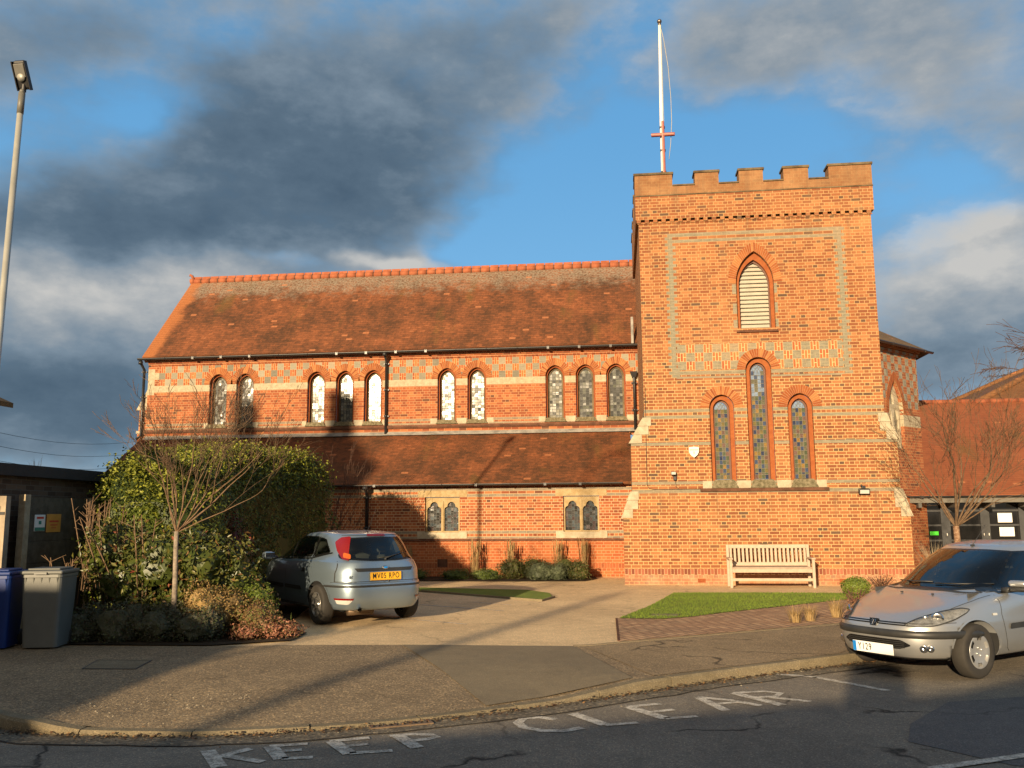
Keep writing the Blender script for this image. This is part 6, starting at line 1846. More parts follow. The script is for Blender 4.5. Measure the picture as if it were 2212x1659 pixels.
def smooth_poly(poly, r=.35, n=4):
    out = []; N = len(poly)
    for i in range(N):
        a, b_, c_ = Vector(poly[i - 1]), Vector(poly[i]), Vector(poly[(i + 1) % N])
        k = min(r, .5); L1, L2 = (a - b_).length, (c_ - b_).length; d = min(L1, L2) * k
        p = b_ + (a - b_).normalized() * d; q = b_ + (c_ - b_).normalized() * d
        for t_ in range(n + 1):
            u = t_ / n; out.append(tuple(p.lerp(b_, u).lerp(b_.lerp(q, u), u)))
    return out
def inset(poly, d):
    n = len(poly); area = sum(poly[i][0] * poly[(i + 1) % n][1] - poly[(i + 1) % n][0] * poly[i][1] for i in range(n)); s_ = 1 if area > 0 else -1; out = []
    for i in range(n):
        a, b_, c_ = Vector(poly[i - 1]), Vector(poly[i]), Vector(poly[(i + 1) % n])
        e1 = (b_ - a).normalized(); e2 = (c_ - b_).normalized(); n1 = Vector((-e1.y, e1.x)) * s_; n2 = Vector((-e2.y, e2.x)) * s_
        nn = (n1 + n2); 
        if nn.length < 1e-6: nn = n1
        nn.normalize(); k = d / max(.35, nn.dot(n1)); out.append(tuple(b_ + nn * k))
    return out
class Proj:
    def __init__(s, me):
        s.bvh = BVHTree.FromPolygons([v.co.copy() for v in me.vertices], [tuple(p.vertices) for p in me.polygons])
    def hit(s, o, d, off):
        h = s.bvh.ray_cast(o, d, 12)
        if h[0] is None:
            # graze: slide to the nearest surface point
            h = s.bvh.find_nearest(o + d * max(0.0, -o.dot(d)), 5)
            if h[0] is None: return o
        n = h[1] if h[1].dot(d) < 0 else -h[1]
        return h[0] + n * off
    def panel(s, poly, view, off=.004, g=.035, holes=(), mi=0, mb=None):
        """poly in the view's plane; view = (U, V, D)"""
        U, Vv, D = view; mb = mb or MB()
        def dens(q):
            o = []
            for i in range(len(q)):
                a, b_ = Vector(q[i]), Vector(q[(i + 1) % len(q)]); n = max(1, int((b_ - a).length / g))
                for k in range(n): o.append(a.lerp(b_, k / n))
            return o
        loops = [dens(poly)] + [dens(h) for h in holes]; co = []; ed = []
        for lp in loops:
            o = len(co); co += lp; ed += [(o + i, o + (i + 1) % len(lp)) for i in range(len(lp))]
        x0, x1 = min(p[0] for p in poly), max(p[0] for p in poly); y0, y1 = min(p[1] for p in poly), max(p[1] for p in poly)
        ip = inset(poly, g * .45); x = x0 + g / 2
        while x < x1:
            y = y0 + g / 2
            while y < y1:
                if inside((x, y), ip) and not any(inside((x, y), inset(h, -g * .45)) for h in holes): co.append(Vector((x, y)))
                y += g
            x += g
        r = delaunay_2d_cdt(co, ed, [], 1, 1e-5)
        vs = [s.hit(U * p.x + Vv * p.y - D * 6, D, off) for p in r[0]]; fs = []
        for f in r[2]:
            c_ = sum((r[0][k] for k in f), Vector((0, 0))) / len(f)
            if any(inside(c_, h) for h in holes): continue
            a, b_, c3 = vs[f[0]], vs[f[1]], vs[f[2]]
            if (b_ - a).cross(c3 - a).dot(D) > 0: f = tuple(reversed(f))
            fs.append(tuple(f))
        mb.mesh(vs, fs, mi, True)
        return mb
    def line(s, pts, view, w, off=.003, mi=0, mb=None, g=.04):
        U, Vv, D = view; mb = mb or MB(); q = []
        for a, b_ in zip(pts, pts[1:]):
            a, b_ = Vector(a), Vector(b_); n = max(1, int((b_ - a).length / g)); q += [a.lerp(b_, k / n) for k in range(n)]
        q.append(Vector(pts[-1])); vs = []
        for i, p in enumerate(q):
            d = q[min(i + 1, len(q) - 1)] - q[max(i - 1, 0)]; d.normalize(); n = Vector((-d.y, d.x)) * w / 2
            for e in (p - n, p + n): vs.append(s.hit(U * e.x + Vv * e.y - D * 6, D, off))
        fs = []
        for i in range(len(q) - 1):
            f = (2 * i, 2 * i + 1, 2 * i + 3, 2 * i + 2)
            if (vs[f[1]] - vs[f[0]]).cross(vs[f[2]] - vs[f[0]]).dot(D) > 0: f = tuple(reversed(f))
            fs.append(f)
        mb.mesh(vs, fs, mi, True); return mb
    def wrap(s, C, a0, a1, z0, z1, off, n=60, nz=5, bulge=0.0, mb=None, taper=True, mi=0):
        mb = mb or MB(); vs = []
        for i in range(n + 1):
            f = i / n; a = rad(a0 + (a1 - a0) * f); d = Vector((-math.cos(a), -math.sin(a), 0)); k = 1.0
            if taper: k = min(1, math.sqrt(max(0.0, min(f, 1 - f) * 22)))
            zc = (z0 + z1) / 2; hh = (z1 - z0) / 2 * max(.05, k)
            for j in range(nz + 1):
                zz = zc - hh + 2 * hh * j / nz; u = 2 * j / nz - 1
                o = Vector((C[0], C[1], zz)) - d * 4
                e = -.02 if j in (0, nz) or (i in (0, n)) else off + bulge * (1 - u * u)
                vs.append(s.hit(o, d, e))
        fs = [(i * (nz + 1) + j, i * (nz + 1) + j + 1, (i + 1) * (nz + 1) + j + 1, (i + 1) * (nz + 1) + j) for i in range(n) for j in range(nz)]
        c_ = Vector((C[0], C[1], (z0 + z1) / 2)); f = fs[len(fs) // 2]
        if (vs[f[1]] - vs[f[0]]).cross(vs[f[2]] - vs[f[0]]).dot(vs[f[0]] - c_) < 0: fs = [tuple(reversed(f)) for f in fs]
        mb.mesh(vs, fs, mi, True); return mb
X_, Y_, Z_ = Vector((1, 0, 0)), Vector((0, 1, 0)), Vector((0, 0, 1))
LEFT = (X_, Z_, -Y_); RIGHT = (X_, Z_, Y_); REAR = (Y_, Z_, X_); FRONT = (Y_, Z_, -X_); TOP = (X_, Y_, -Z_)
def diag(ang):
    d = Vector((-math.cos(rad(ang)), -math.sin(rad(ang)), 0)); return (Vector((-math.sin(rad(ang)), math.cos(rad(ang)), 0)), Z_, d)
def delete_under(me, panels):
    bm = bmesh.new(); bm.from_mesh(me); kill = []
    for f in bm.faces:
        c_ = f.calc_center_median()
        for poly, (U, Vv, D), cond in panels:
            if f.normal.dot(D) < -.12 and cond(c_) and inside((c_.dot(U), c_.dot(Vv)), poly): kill.append(f); break
    bmesh.ops.delete(bm, geom=kill, context='FACES'); bm.to_mesh(me); bm.free(); me.update()
def tyre(mb, r, w, side, rim):
    prof = [(rim, -w * .46), (rim + .012, -w * .49), (r - .045, -w * .5), (r - .016, -w * .47), (r - .004, -w * .36), (r, 0), (r - .004, w * .36), (r - .016, w * .47), (r - .045, w * .5), (rim + .012, w * .49), (rim, w * .46)]
    mb.lathe(prof, 44)
def wheel(parent, x, y, r, side, kind, w=.195, steer=0.0, rim=.185):
    e = bpy.data.objects.new('wheel', None); 
    # wheel mesh: local axis Z points outward
    Mw = Matrix.Translation((x, y, r)) @ Matrix.Rotation(rad(steer), 4, 'Z') @ Matrix.Rotation(rad(-90 * side), 4, 'X')
    mb = MB(); tyre(mb, r, w, side, rim)
    for j in (-.05, -.018, .018, .05): pass
    # barrel
    mb2 = MB(); mb2.lathe([(rim + .002, -w * .45), (rim - .012, -w * .40), (rim - .02, 0), (rim - .012, w * .38), (rim + .004, w * .47), (rim - .004, w * .485), (rim - .014, w * .43)], 40)
    t_ = MB(); t_.v = mb.v; t_.f = mb.f; t_.mi = mb.mi; t_.sm = mb.sm
    me = bpy.data.meshes.new('wheel'); me.from_pydata([tuple(Mw @ Vector(v)) for v in t_.v], [], t_.f); me.materials.append(M_tyre); me.polygons.foreach_set('use_smooth', [True] * len(t_.f)); me.update()
    wo = link('wheel', me, parent)
    if kind == 'alloy':
        for k in range(5):
            for s_ in (-1, 1):
                a = 2 * math.pi * k / 5 + s_ * .17 + .3; d = Vector((math.cos(a), math.sin(a), 0)); n = Vector((-d.y, d.x, 0)); a2 = 2 * math.pi * k / 5 + s_ * .1 + .3
                i_ = Vector((math.cos(a2), math.sin(a2), 0)) * .045; o_ = d * (rim - .008)
                wd0, wd1 = .016, .017; zt0, zt1 = w * .40, w * .455
                vs = [i_ - n * wd0 + Z_ * zt0, i_ + n * wd0 + Z_ * zt0, o_ + n * wd1 + Z_ * zt1, o_ - n * wd1 + Z_ * zt1]
                vs += [v - Z_ * .03 for v in vs]
                mb2.mesh(vs, [(0, 3, 2, 1), (4, 5, 6, 7), (0, 1, 5, 4), (1, 2, 6, 5), (2, 3, 7, 6), (3, 0, 4, 7)])
        mb2.lathe([(0, w * .43), (.028, w * .43), (.034, w * .41), (.06, w * .40), (.062, w * .2)], 20)
    else:
        n = 60; prof = [(0, w * .40), (.05, w * .42), (.085, w * .43), (.12, w * .45), (rim - .012, w * .49), (rim + .004, w * .47)]
        # hub cap with six oval vents left open
        vs = []; fs = []
        for r_, h in prof:
            for k in range(n): a = 2 * math.pi * k / n; vs.append(Vector((r_ * math.cos(a), r_ * math.sin(a), h)))
        for i in range(len(prof) - 1):
            for k in range(n):
                ph = (k % 10)
                if i == 3 and 2 <= ph <= 6: continue
                fs.append((i * n + k, i * n + (k + 1) % n, (i + 1) * n + (k + 1) % n, (i + 1) * n + k))
        mb2.mesh(vs, fs, 0, True)
        for k in range(4): a = 2 * math.pi * k / 4 + .4; mb2.lathe([(0, w * .43 + .012), (.008, w * .43 + .011), (.011, w * .42)], 8, 0, Matrix.Translation((.045 * math.cos(a), .045 * math.sin(a), 0)))
    me = bpy.data.meshes.new('rim'); me.from_pydata([tuple(Mw @ Vector(v)) for v in mb2.v], [], mb2.f); me.materials.append(M_alloy if kind == 'alloy' else M_hub); me.polygons.foreach_set('use_smooth', mb2.sm); me.update()
    link('rim', me, wo)
    mb3 = MB(); mb3.lathe([(0, 0), (rim - .02, 0), (rim - .02, -w * .3), (0, -w * .3)], 24)
    me = bpy.data.meshes.new('brake_disc'); me.from_pydata([tuple(Mw @ Vector(v)) for v in mb3.v], [], mb3.f); me.materials.append(M_under); me.update(); link('brake_disc', me, wo)
def finish_body(me, mats, root, well_x, well_r):
    me.materials.clear()
    for m_ in mats: me.materials.append(m_)
    # faces inside the wheel arches and underneath are dark
    for p in me.polygons:
        p.use_smooth = True; p.material_index = 0
        c_ = p.center
        if c_.z < .23 and p.normal.z < -.5: p.material_index = 1
        for wx, wz in well_x:
            if math.hypot(c_.x - wx, c_.z - wz) < well_r + .004 and (p.normal.z < .9) and math.hypot(c_.x - wx, c_.z - wz) > well_r - .02 and abs((c_.xz if False else Vector((c_.x - wx, c_.z - wz))).normalized().dot(Vector((p.normal.x, p.normal.z)))) > .6: p.material_index = 1
            if math.hypot(c_.x - wx, c_.z - wz) < well_r and abs(p.normal.y) > .9 and abs(c_.y) < .66: p.material_index = 1
    me.name = 'body'
    return link('body', me, root)
def arch_lip(mb, prj, wx, wz, r, side, a0=8, a1=172, w_=.028, off=.006):
    view = LEFT if side > 0 else RIGHT
    pts = [(wx + (r + w_ / 2) * math.cos(rad(a0 + (a1 - a0) * k / 24)), wz + (r + w_ / 2) * math.sin(rad(a0 + (a1 - a0) * k / 24))) for k in range(25)]
    prj.line(pts, view, w_, off, 0, mb)
def interior(root, seats, floor_z=.35, x0=-1.5, x1=.75, hw=.62, dashx=.85, dashz=.88):
    mb = MB(); mb.box(x0, x1 + .4, -hw, hw, floor_z - .02, floor_z); mb.rbox(dashx - .35, dashx, -hw, hw, .55, dashz, .05)
    mb.box(x0 - .05, x0, -hw, hw, floor_z, .75)
    for s_ in (-1, 1): mb.box(x0, x1 + .3, s_ * hw - .01, s_ * hw + .01, floor_z, .88)
    mb.build('interior', M_inner, root)
    for sx, ys in seats:
        for y in ys:
            mb = MB()
            mb.rbox(sx - .05, sx + .45, y - .24, y + .24, .42, .58, .06); Mt = Matrix.Translation((sx, y, .5)) @ Matrix.Rotation(rad(-16), 4, 'Y')
            mb.rbox(-.08, .05, -.24, .24, 0, .56, .05, 0, Mt); mb.rbox(-.05, .04, -.12, .12, .60, .78, .04, 0, Mt); mb.tube([Mt @ Vector((0, -.06, .5)), Mt @ Vector((0, -.06, .65))], .008, 6); mb.tube([Mt @ Vector((0, .06, .5)), Mt @ Vector((0, .06, .65))], .008, 6)
            for i in range(len(mb.sm)): mb.sm[i] = True
            mb.build('seat', M_seat, root)

def glass_set(prj, root, me, specs):
    """specs: (name, poly, view, cond, frit width)"""
    for name, poly, view, cond, fw in specs:
        sp = smooth_poly(poly, .18, 3); inn = inset(sp, fw)
        mb = prj.panel(sp, view, .0035, .05, [inn]); fr = mb.build(name, M_frit, root)
        prj.panel(inset(sp, fw * .6), view, .006, .06).build('glass', M_cglass, fr)
    delete_under(me, [(inset(smooth_poly(p, .18, 3), fw * .55), v, c_) for n, p, v, c_, fw in specs])
def plate(root, M, w_, h_, mat, txt, tm, size, blue=False, sx=.82):
    mb = MB(); mb.rbox(-w_ / 2, w_ / 2, -.006, .004, -h_ / 2, h_ / 2, .004, 0)
    me = bpy.data.meshes.new('number_plate'); me.from_pydata([tuple(M @ Vector(v)) for v in mb.v], [], mb.f); me.materials.append(mat); me.update(); po = link('number_plate', me, root)
    R = M @ Matrix.Rotation(rad(90), 4, 'X')
    for (s_, x_) in txt:
        tme = text_mesh('plate_text', s_, size, tm, .001, 'CENTER' if size > .11 else 'LEFT', sx, .0006)
        place('plate_text', tme, R @ Matrix.Translation((x_, 0, .0075)), po)
    if blue:
        mb = MB(); mb.box(-w_ / 2 + .002, -w_ / 2 + .045, -.0085, -.0065, -h_ / 2 + .003, h_ / 2 - .003)
        me = bpy.data.meshes.new('blue_band'); me.from_pydata([tuple(M @ Vector(v)) for v in mb.v], [], mb.f); me.materials.append(M_bluep); me.update(); link('blue_band', me, po)
    else:
        mb = MB(); 
        for a in (-1, 1): mb.box(-w_ / 2 + .006, w_ / 2 - .006, -.0075, -.0062, a * (h_ / 2 - .008) - .001, a * (h_ / 2 - .008) + .001)
        me = bpy.data.meshes.new('plate_border'); me.from_pydata([tuple(M @ Vector(v)) for v in mb.v], [], mb.f); me.materials.append(tm); me.update(); link('plate_border', me, po)
    return po

def car_a():
    root = empty('parked_car', (-3.93, 13.9, 0), 'silver blue hatchback seen from behind, parked beside the hedge with a yellow rear plate', 'car', 'parked cars')
    rx, fx = -1.30, 1.31; WR = .305
    rings = [
        (-1.93, 1.90, .70, [(-2, .23), (2, .21)], 4.5, 3.2),
        (-2.00, 1.98, .79, [(-2, .25), (2, .23)], 4.5, 3.0),
        (-2.06, 2.05, .835, [(-2, .36), (2, .36)], 4.6, 2.9),
        (-2.075, 2.07, .848, [(-2, .50), (2, .48)], 4.6, 2.8),
        (-2.065, 2.05, .85, [(-2, .625), (2, .58)], 4.6, 2.8),
        (-2.03, 2.00, .848, [(-2, .665), (2, .64)], 4.6, 2.8),
        (-2.02, 1.90, .84, [(-2, .83), (0, .80), (1.9, .71)], 4.4, 2.8),
        (-2.00, 1.72, .805, [(-2, .945), (-1, .94), (.9, .90), (1.75, .775)], 4.0, 3.0),
        (-1.97, 1.30, .765, [(-2, .985), (-1, .985), (.8, .955), (1.3, .885)], 3.8, 3.4),
        (-1.90, .95, .72, [(-2, 1.06), (-.5, 1.06), (.95, 1.0)], 3.5, 3.4),
        (-1.79, .52, .655, [(-1.8, 1.22), (0, 1.24), (.52, 1.21)], 3.4, 3.2),
        (-1.67, .17, .585, [(-1.7, 1.355), (-.9, 1.375), (.17, 1.355)], 3.2, 3.0),
        (-1.60, .05, .53, [(-1.6, 1.39), (-.8, 1.415), (.05, 1.385)], 3.0, 3.0),
        (-1.50, -.05, .32, [(-1.5, 1.402), (-.7, 1.435), (-.05, 1.40)], 3.0, 3.0)]
    base = loft(rings)
    me = boolean(base, [cyl_mesh(x, *( (.58, 1.1) if s_ > 0 else (-1.1, -.58)), WR + .005, WR + .055) for x in (rx, fx) for s_ in (-1, 1)])
    prj = Proj(base)
    dl = [('side_window', [(.80, .965), (.02, .985), (.02, 1.335), (.18, 1.325)]), ('side_window', [(-.05, .985), (-.86, 1.02), (-.88, 1.345), (-.05, 1.35)]), ('quarter_window', [(-.93, 1.02), (-1.42, 1.10), (-1.15, 1.305), (-.93, 1.335)])]
    specs = []
    for n, p in dl:
        specs.append((n, p, LEFT, lambda c_: c_.y > 0, .022)); specs.append((n, p, RIGHT, lambda c_: c_.y < 0, .022))
    specs.append(('rear_window', [(-.635, 1.0), (-.2, .972), (.2, .972), (.635, 1.0), (.50, 1.325), (.2, 1.335), (-.2, 1.335), (-.50, 1.325)], REAR, lambda c_: c_.x < -1.2, .035))
    specs.append(('windscreen', [(-.66, .97), (.66, .97), (.50, 1.345), (-.50, 1.345)], FRONT, lambda c_: c_.x > 0, .035))
    glass_set(prj, root, me, specs)
    body = finish_body(me, [M_pf, M_under], root, [(rx, WR), (fx, WR)], WR + .055)
    # dark surround linking the side glass
    mb = MB()
    for v in (LEFT, RIGHT):
        prj.line([(-.015, .98), (-.015, 1.35)], v, .06, .0045, 0, mb); prj.line([(-.905, 1.02), (-.905, 1.34)], v, .045, .0045, 0, mb); prj.line([(.84, .955), (0, .972), (-.9, 1.0), (-1.46, 1.095)], v, .022, .006, 0, mb)
    mb.build('window_trim', M_frit, root)
    for v in (LEFT, RIGHT):
        mb = MB(); prj.line([(.02, .97), (.0, .7), (-.02, .27)], v, .007, .0022, 0, mb); prj.line([(-.93, .99), (-.96, .8), (-1.0, .66)], v, .007, .0022, 0, mb); prj.line([(.95, .93), (.98, .6), (.95, .27)], v, .007, .0022, 0, mb); prj.line([(-.75, .27), (.9, .27)], v, .008, .0022, 0, mb)
        prj.line([(-2.04, .655), (-1.66, .655)], v, .006, .0022, 0, mb); mb.build('shut_line', M_trim, root)
    mb = MB()
    prj.line([(-.73, .665), (-.72, .80), (-.66, .97)], REAR, .008, .0022, 0, mb); prj.line([(.73, .665), (.72, .80), (.66, .97)], REAR, .008, .0022, 0, mb); prj.line([(-.73, .668), (.73, .668)], REAR, .010, .0022, 0, mb)
    prj.line([(-.49, 1.365), (.49, 1.365)], REAR, .008, .0022, 0, mb)
    mb.build('shut_line', M_trim, root)
    # bumper strip, side mouldings, sill
    prj.wrap((-1.2, 0), 108, 252, .575, .625, .004, 64, 4, .010).build('bumper_strip', M_trim, root)
    for s_, v in ((1, LEFT), (-1, RIGHT)):
        mb = MB(); prj.panel(smooth_poly([(.86, .50), (.86, .56), (.04, .56), (.04, .50)], .3), v, .014, .05, (), 0, mb); prj.panel(smooth_poly([(-.02, .50), (-.02, .56), (-.70, .56), (-.75, .50)], .3), v, .014, .05, (), 0, mb); mb.build('side_moulding', M_trim, root)
        mb = MB(); prj.panel(smooth_poly([(-.77, .80), (-.77, .835), (-.58, .835), (-.58, .80)], .4), v, .028, .03, (), 0, mb); prj.panel(smooth_poly([(-.82, .785), (-.82, .85), (-.66, .85), (-.66, .785)], .4), v, .003, .03, (), 1, mb); mb.build('door_handle', [M_pf, M_trim], root)
        
        for wx in (rx, fx): mb = MB(); arch_lip(mb, prj, wx, WR, WR + .055, s_); mb.build('wheel_arch_lip', M_pf, root)
    # tall tail lamps on the pillars
    for s_ in (1, -1):
        v = diag(180 - 38 * s_); U = v[0]
        def uu(x, y): return Vector((x, y * s_, 0)).dot(U)
        red = [(uu(-2.0, .655), .975), (uu(-1.93, .635), 1.06), (uu(-1.79, .545), 1.345), (uu(-1.64, .63), 1.33), (uu(-1.56, .69), 1.26), (uu(-1.72, .735), 1.12), (uu(-1.88, .715), 1.0)]
        o = prj.panel(smooth_poly(red, .2, 3), v, .012, .03).build('tail_light', M_rlamp, root)
        amb = [(uu(-1.99, .62), .995), (uu(-1.95, .61), 1.07), (uu(-1.84, .68), 1.10), (uu(-1.88, .705), 1.02)]
        prj.panel(smooth_poly(amb, .3, 3), v, .0155, .03).build('indicator_lens', M_alamp, o)
        mb = prj.panel(smooth_poly([(.50 * s_ + .09 * s_, .355), (.70 * s_ + .06 * s_, .37), (.68 * s_ + .06 * s_, .405), (.56 * s_, .405)], .2), REAR, .004, .03)
        lo = prj.panel(smooth_poly([(.585 * s_, .33), (.70 * s_, .34), (.735 * s_, .42), (.52 * s_, .42)], .15), REAR, .006, .03).build('reflector', M_clear, root)
        prj.panel([(.535 * s_, .395), (.728 * s_, .398), (.736 * s_, .425), (.52 * s_, .425)], REAR, .009, .03).build('red_band', M_rlamp, lo)
    prj.panel(smooth_poly([(-.16, 1.345), (.16, 1.345), (.15, 1.375), (-.15, 1.375)], .2), REAR, .012, .03).build('brake_light', M_rlamp, root)
    # tailgate: black finisher strip over the plate, badge, plate, lock, lettering, wiper
    prj.panel([(-.50, .868), (.50, .868), (.46, .818), (-.46, .818)], REAR, .012, .04).build('tailgate_strip', M_trim, root)
    bd = MB(); bd.lathe([(0, .022), (.040, .020), (.055, .012), (.06, 0)], 24, 0, Matrix.Translation((-2.02, 0, .872)) @ Matrix.Rotation(rad(-90), 4, 'Y') @ Matrix.Diagonal((.48, 1, 1, 1))); bo = bd.build('badge', [M_chrome], root)
    bd = MB(); bd.lathe([(0, .0245), (.034, .0225), (.046, .0145)], 24, 0, Matrix.Translation((-2.02, 0, .872)) @ Matrix.Rotation(rad(-90), 4, 'Y') @ Matrix.Diagonal((.42, .98, 1, 1))); bd.build('badge_face', M_bluep, bo)
    Mp = Matrix.Translation((-2.045, .0, .745)) @ Matrix.Rotation(rad(-90), 4, 'Z') @ Matrix.Rotation(rad(-3), 4, 'X')
    plate(root, Mp, .53, .125, M_yplate, [('MV05 RPO', 0)], M_ink, .118, sx=.74)
    tm = text_mesh('lettering', 'focus', .085, M_trim, .002, 'CENTER', 1.05)
    hp = prj.hit(Vector((-6, .53, .745)), X_, .004)
    place('lettering', tm, Matrix.Translation(hp) @ Matrix.Rotation(rad(-90 + 6), 4, 'Z') @ Matrix.Rotation(rad(90), 4, 'X'), root)
    mb = MB(); mb.lathe([(0, .012), (.012, .011), (.017, 0)], 14, 0, Matrix.Translation((-2.028, -.06, .605 + .06)) @ Matrix.Rotation(rad(-90), 4, 'Y')); mb.build('lock', M_trim, root)
    mb = MB(); p0 = prj.hit(Vector((-6, -.02, .995)), X_, .03); p1 = prj.hit(Vector((-6, -.36, 1.07)), X_, .022)
    mb.tube([p0 - Vector((0, 0, .03)), p0], [.022, .018], 8); mb.tube([p0, p0.lerp(p1, .5) + Vector((-.004, 0, .004)), p1], [.009, .007, .005], 6); q0 = prj.hit(Vector((-6, .08, 1.012)), X_, .012); mb.tube([q0, prj.hit(Vector((-6, -.15, 1.03)), X_, .014), prj.hit(Vector((-6, -.42, 1.075)), X_, .012)], .006, 5); mb.build('rear_wiper', M_trim, root)
    # mirrors, aerial, exhaust, tow eye
    for s_ in (1, -1):
        mb = MB(); mb.rbox(-.07, .07, -.10, .10, -.065, .065, .05, 0, Matrix.Translation((.72, s_ * .90, 1.0)) @ Matrix.Rotation(rad(10 * s_), 4, 'Z')); mb.sm = [True] * len(mb.sm); mo = mb.build('wing_mirror', M_pf, root)
        mb = MB(); mb.rbox(-.078, -.068, -.085, .085, -.05, .05, .004, 0, Matrix.Translation((.72, s_ * .90, 1.0)) @ Matrix.Rotation(rad(10 * s_), 4, 'Z')); mb.build('mirror_glass', M_chrome, mo)
        mb = MB(); mb.tube([(.74, s_ * .72, .955), (.73, s_ * .83, .975)], [.03, .025], 8); mb.build('mirror_arm', M_trim, mo)
    mb = MB(); mb.tube([(-1.35, 0, 1.41), (-1.52, .0, 1.60), (-1.66, 0, 1.78)], [.006, .003, .002], 5); mb.build('aerial', M_trim, root)
    mb = MB(); mb.tube([(-1.2, .42, .24), (-1.85, .42, .23), (-2.0, .44, .255)], [.03, .03, .028], 12, 0, False); mb.tube([(-1.9, .42, .235), (-2.07, .45, .26)], [.034, .034], 14, 1, False); mb.tube([(-1.78, .1, .22), (-1.78, .52, .22)], .07, 12); mb.build('exhaust', [M_rustp, M_chrome], root)
    mb = MB(); mb.box(-1.5, -1.15, -.55, .55, .2, .32); mb.tube([(rx, -.6, WR), (rx, .6, WR)], .05, 8); mb.tube([(fx, -.6, WR), (fx, .6, WR)], .05, 8); mb.box(-1.6, 1.6, -.5, .5, .19, .24); mb.build('underbody', M_under, root)
    for s_ in (1, -1): wheel(root, rx, s_ * .745, WR, s_, 'alloy'); wheel(root, fx, s_ * .745, WR, s_, 'alloy')
    interior(root, [(-.15, (.36, -.36)), (-1.05, (.36, -.36))], x0=-1.62, dashx=1.0)
    # front lamps, seen only from other places
    for s_ in (1, -1):
        v = diag(40 * s_); U = v[0]
        def uf(x, y): return Vector((x, y * s_, 0)).dot(U)
        prj.panel(smooth_poly([(uf(1.98, .40), .60), (uf(1.75, .74), .70), (uf(1.60, .76), .77), (uf(1.92, .45), .70)], .2), v, .008, .03).build('headlight', M_clear, root)
    root.rotation_euler = (0, 0, math.atan2(.905, -.425)); root.scale = (.955, .955, .955)
    return root

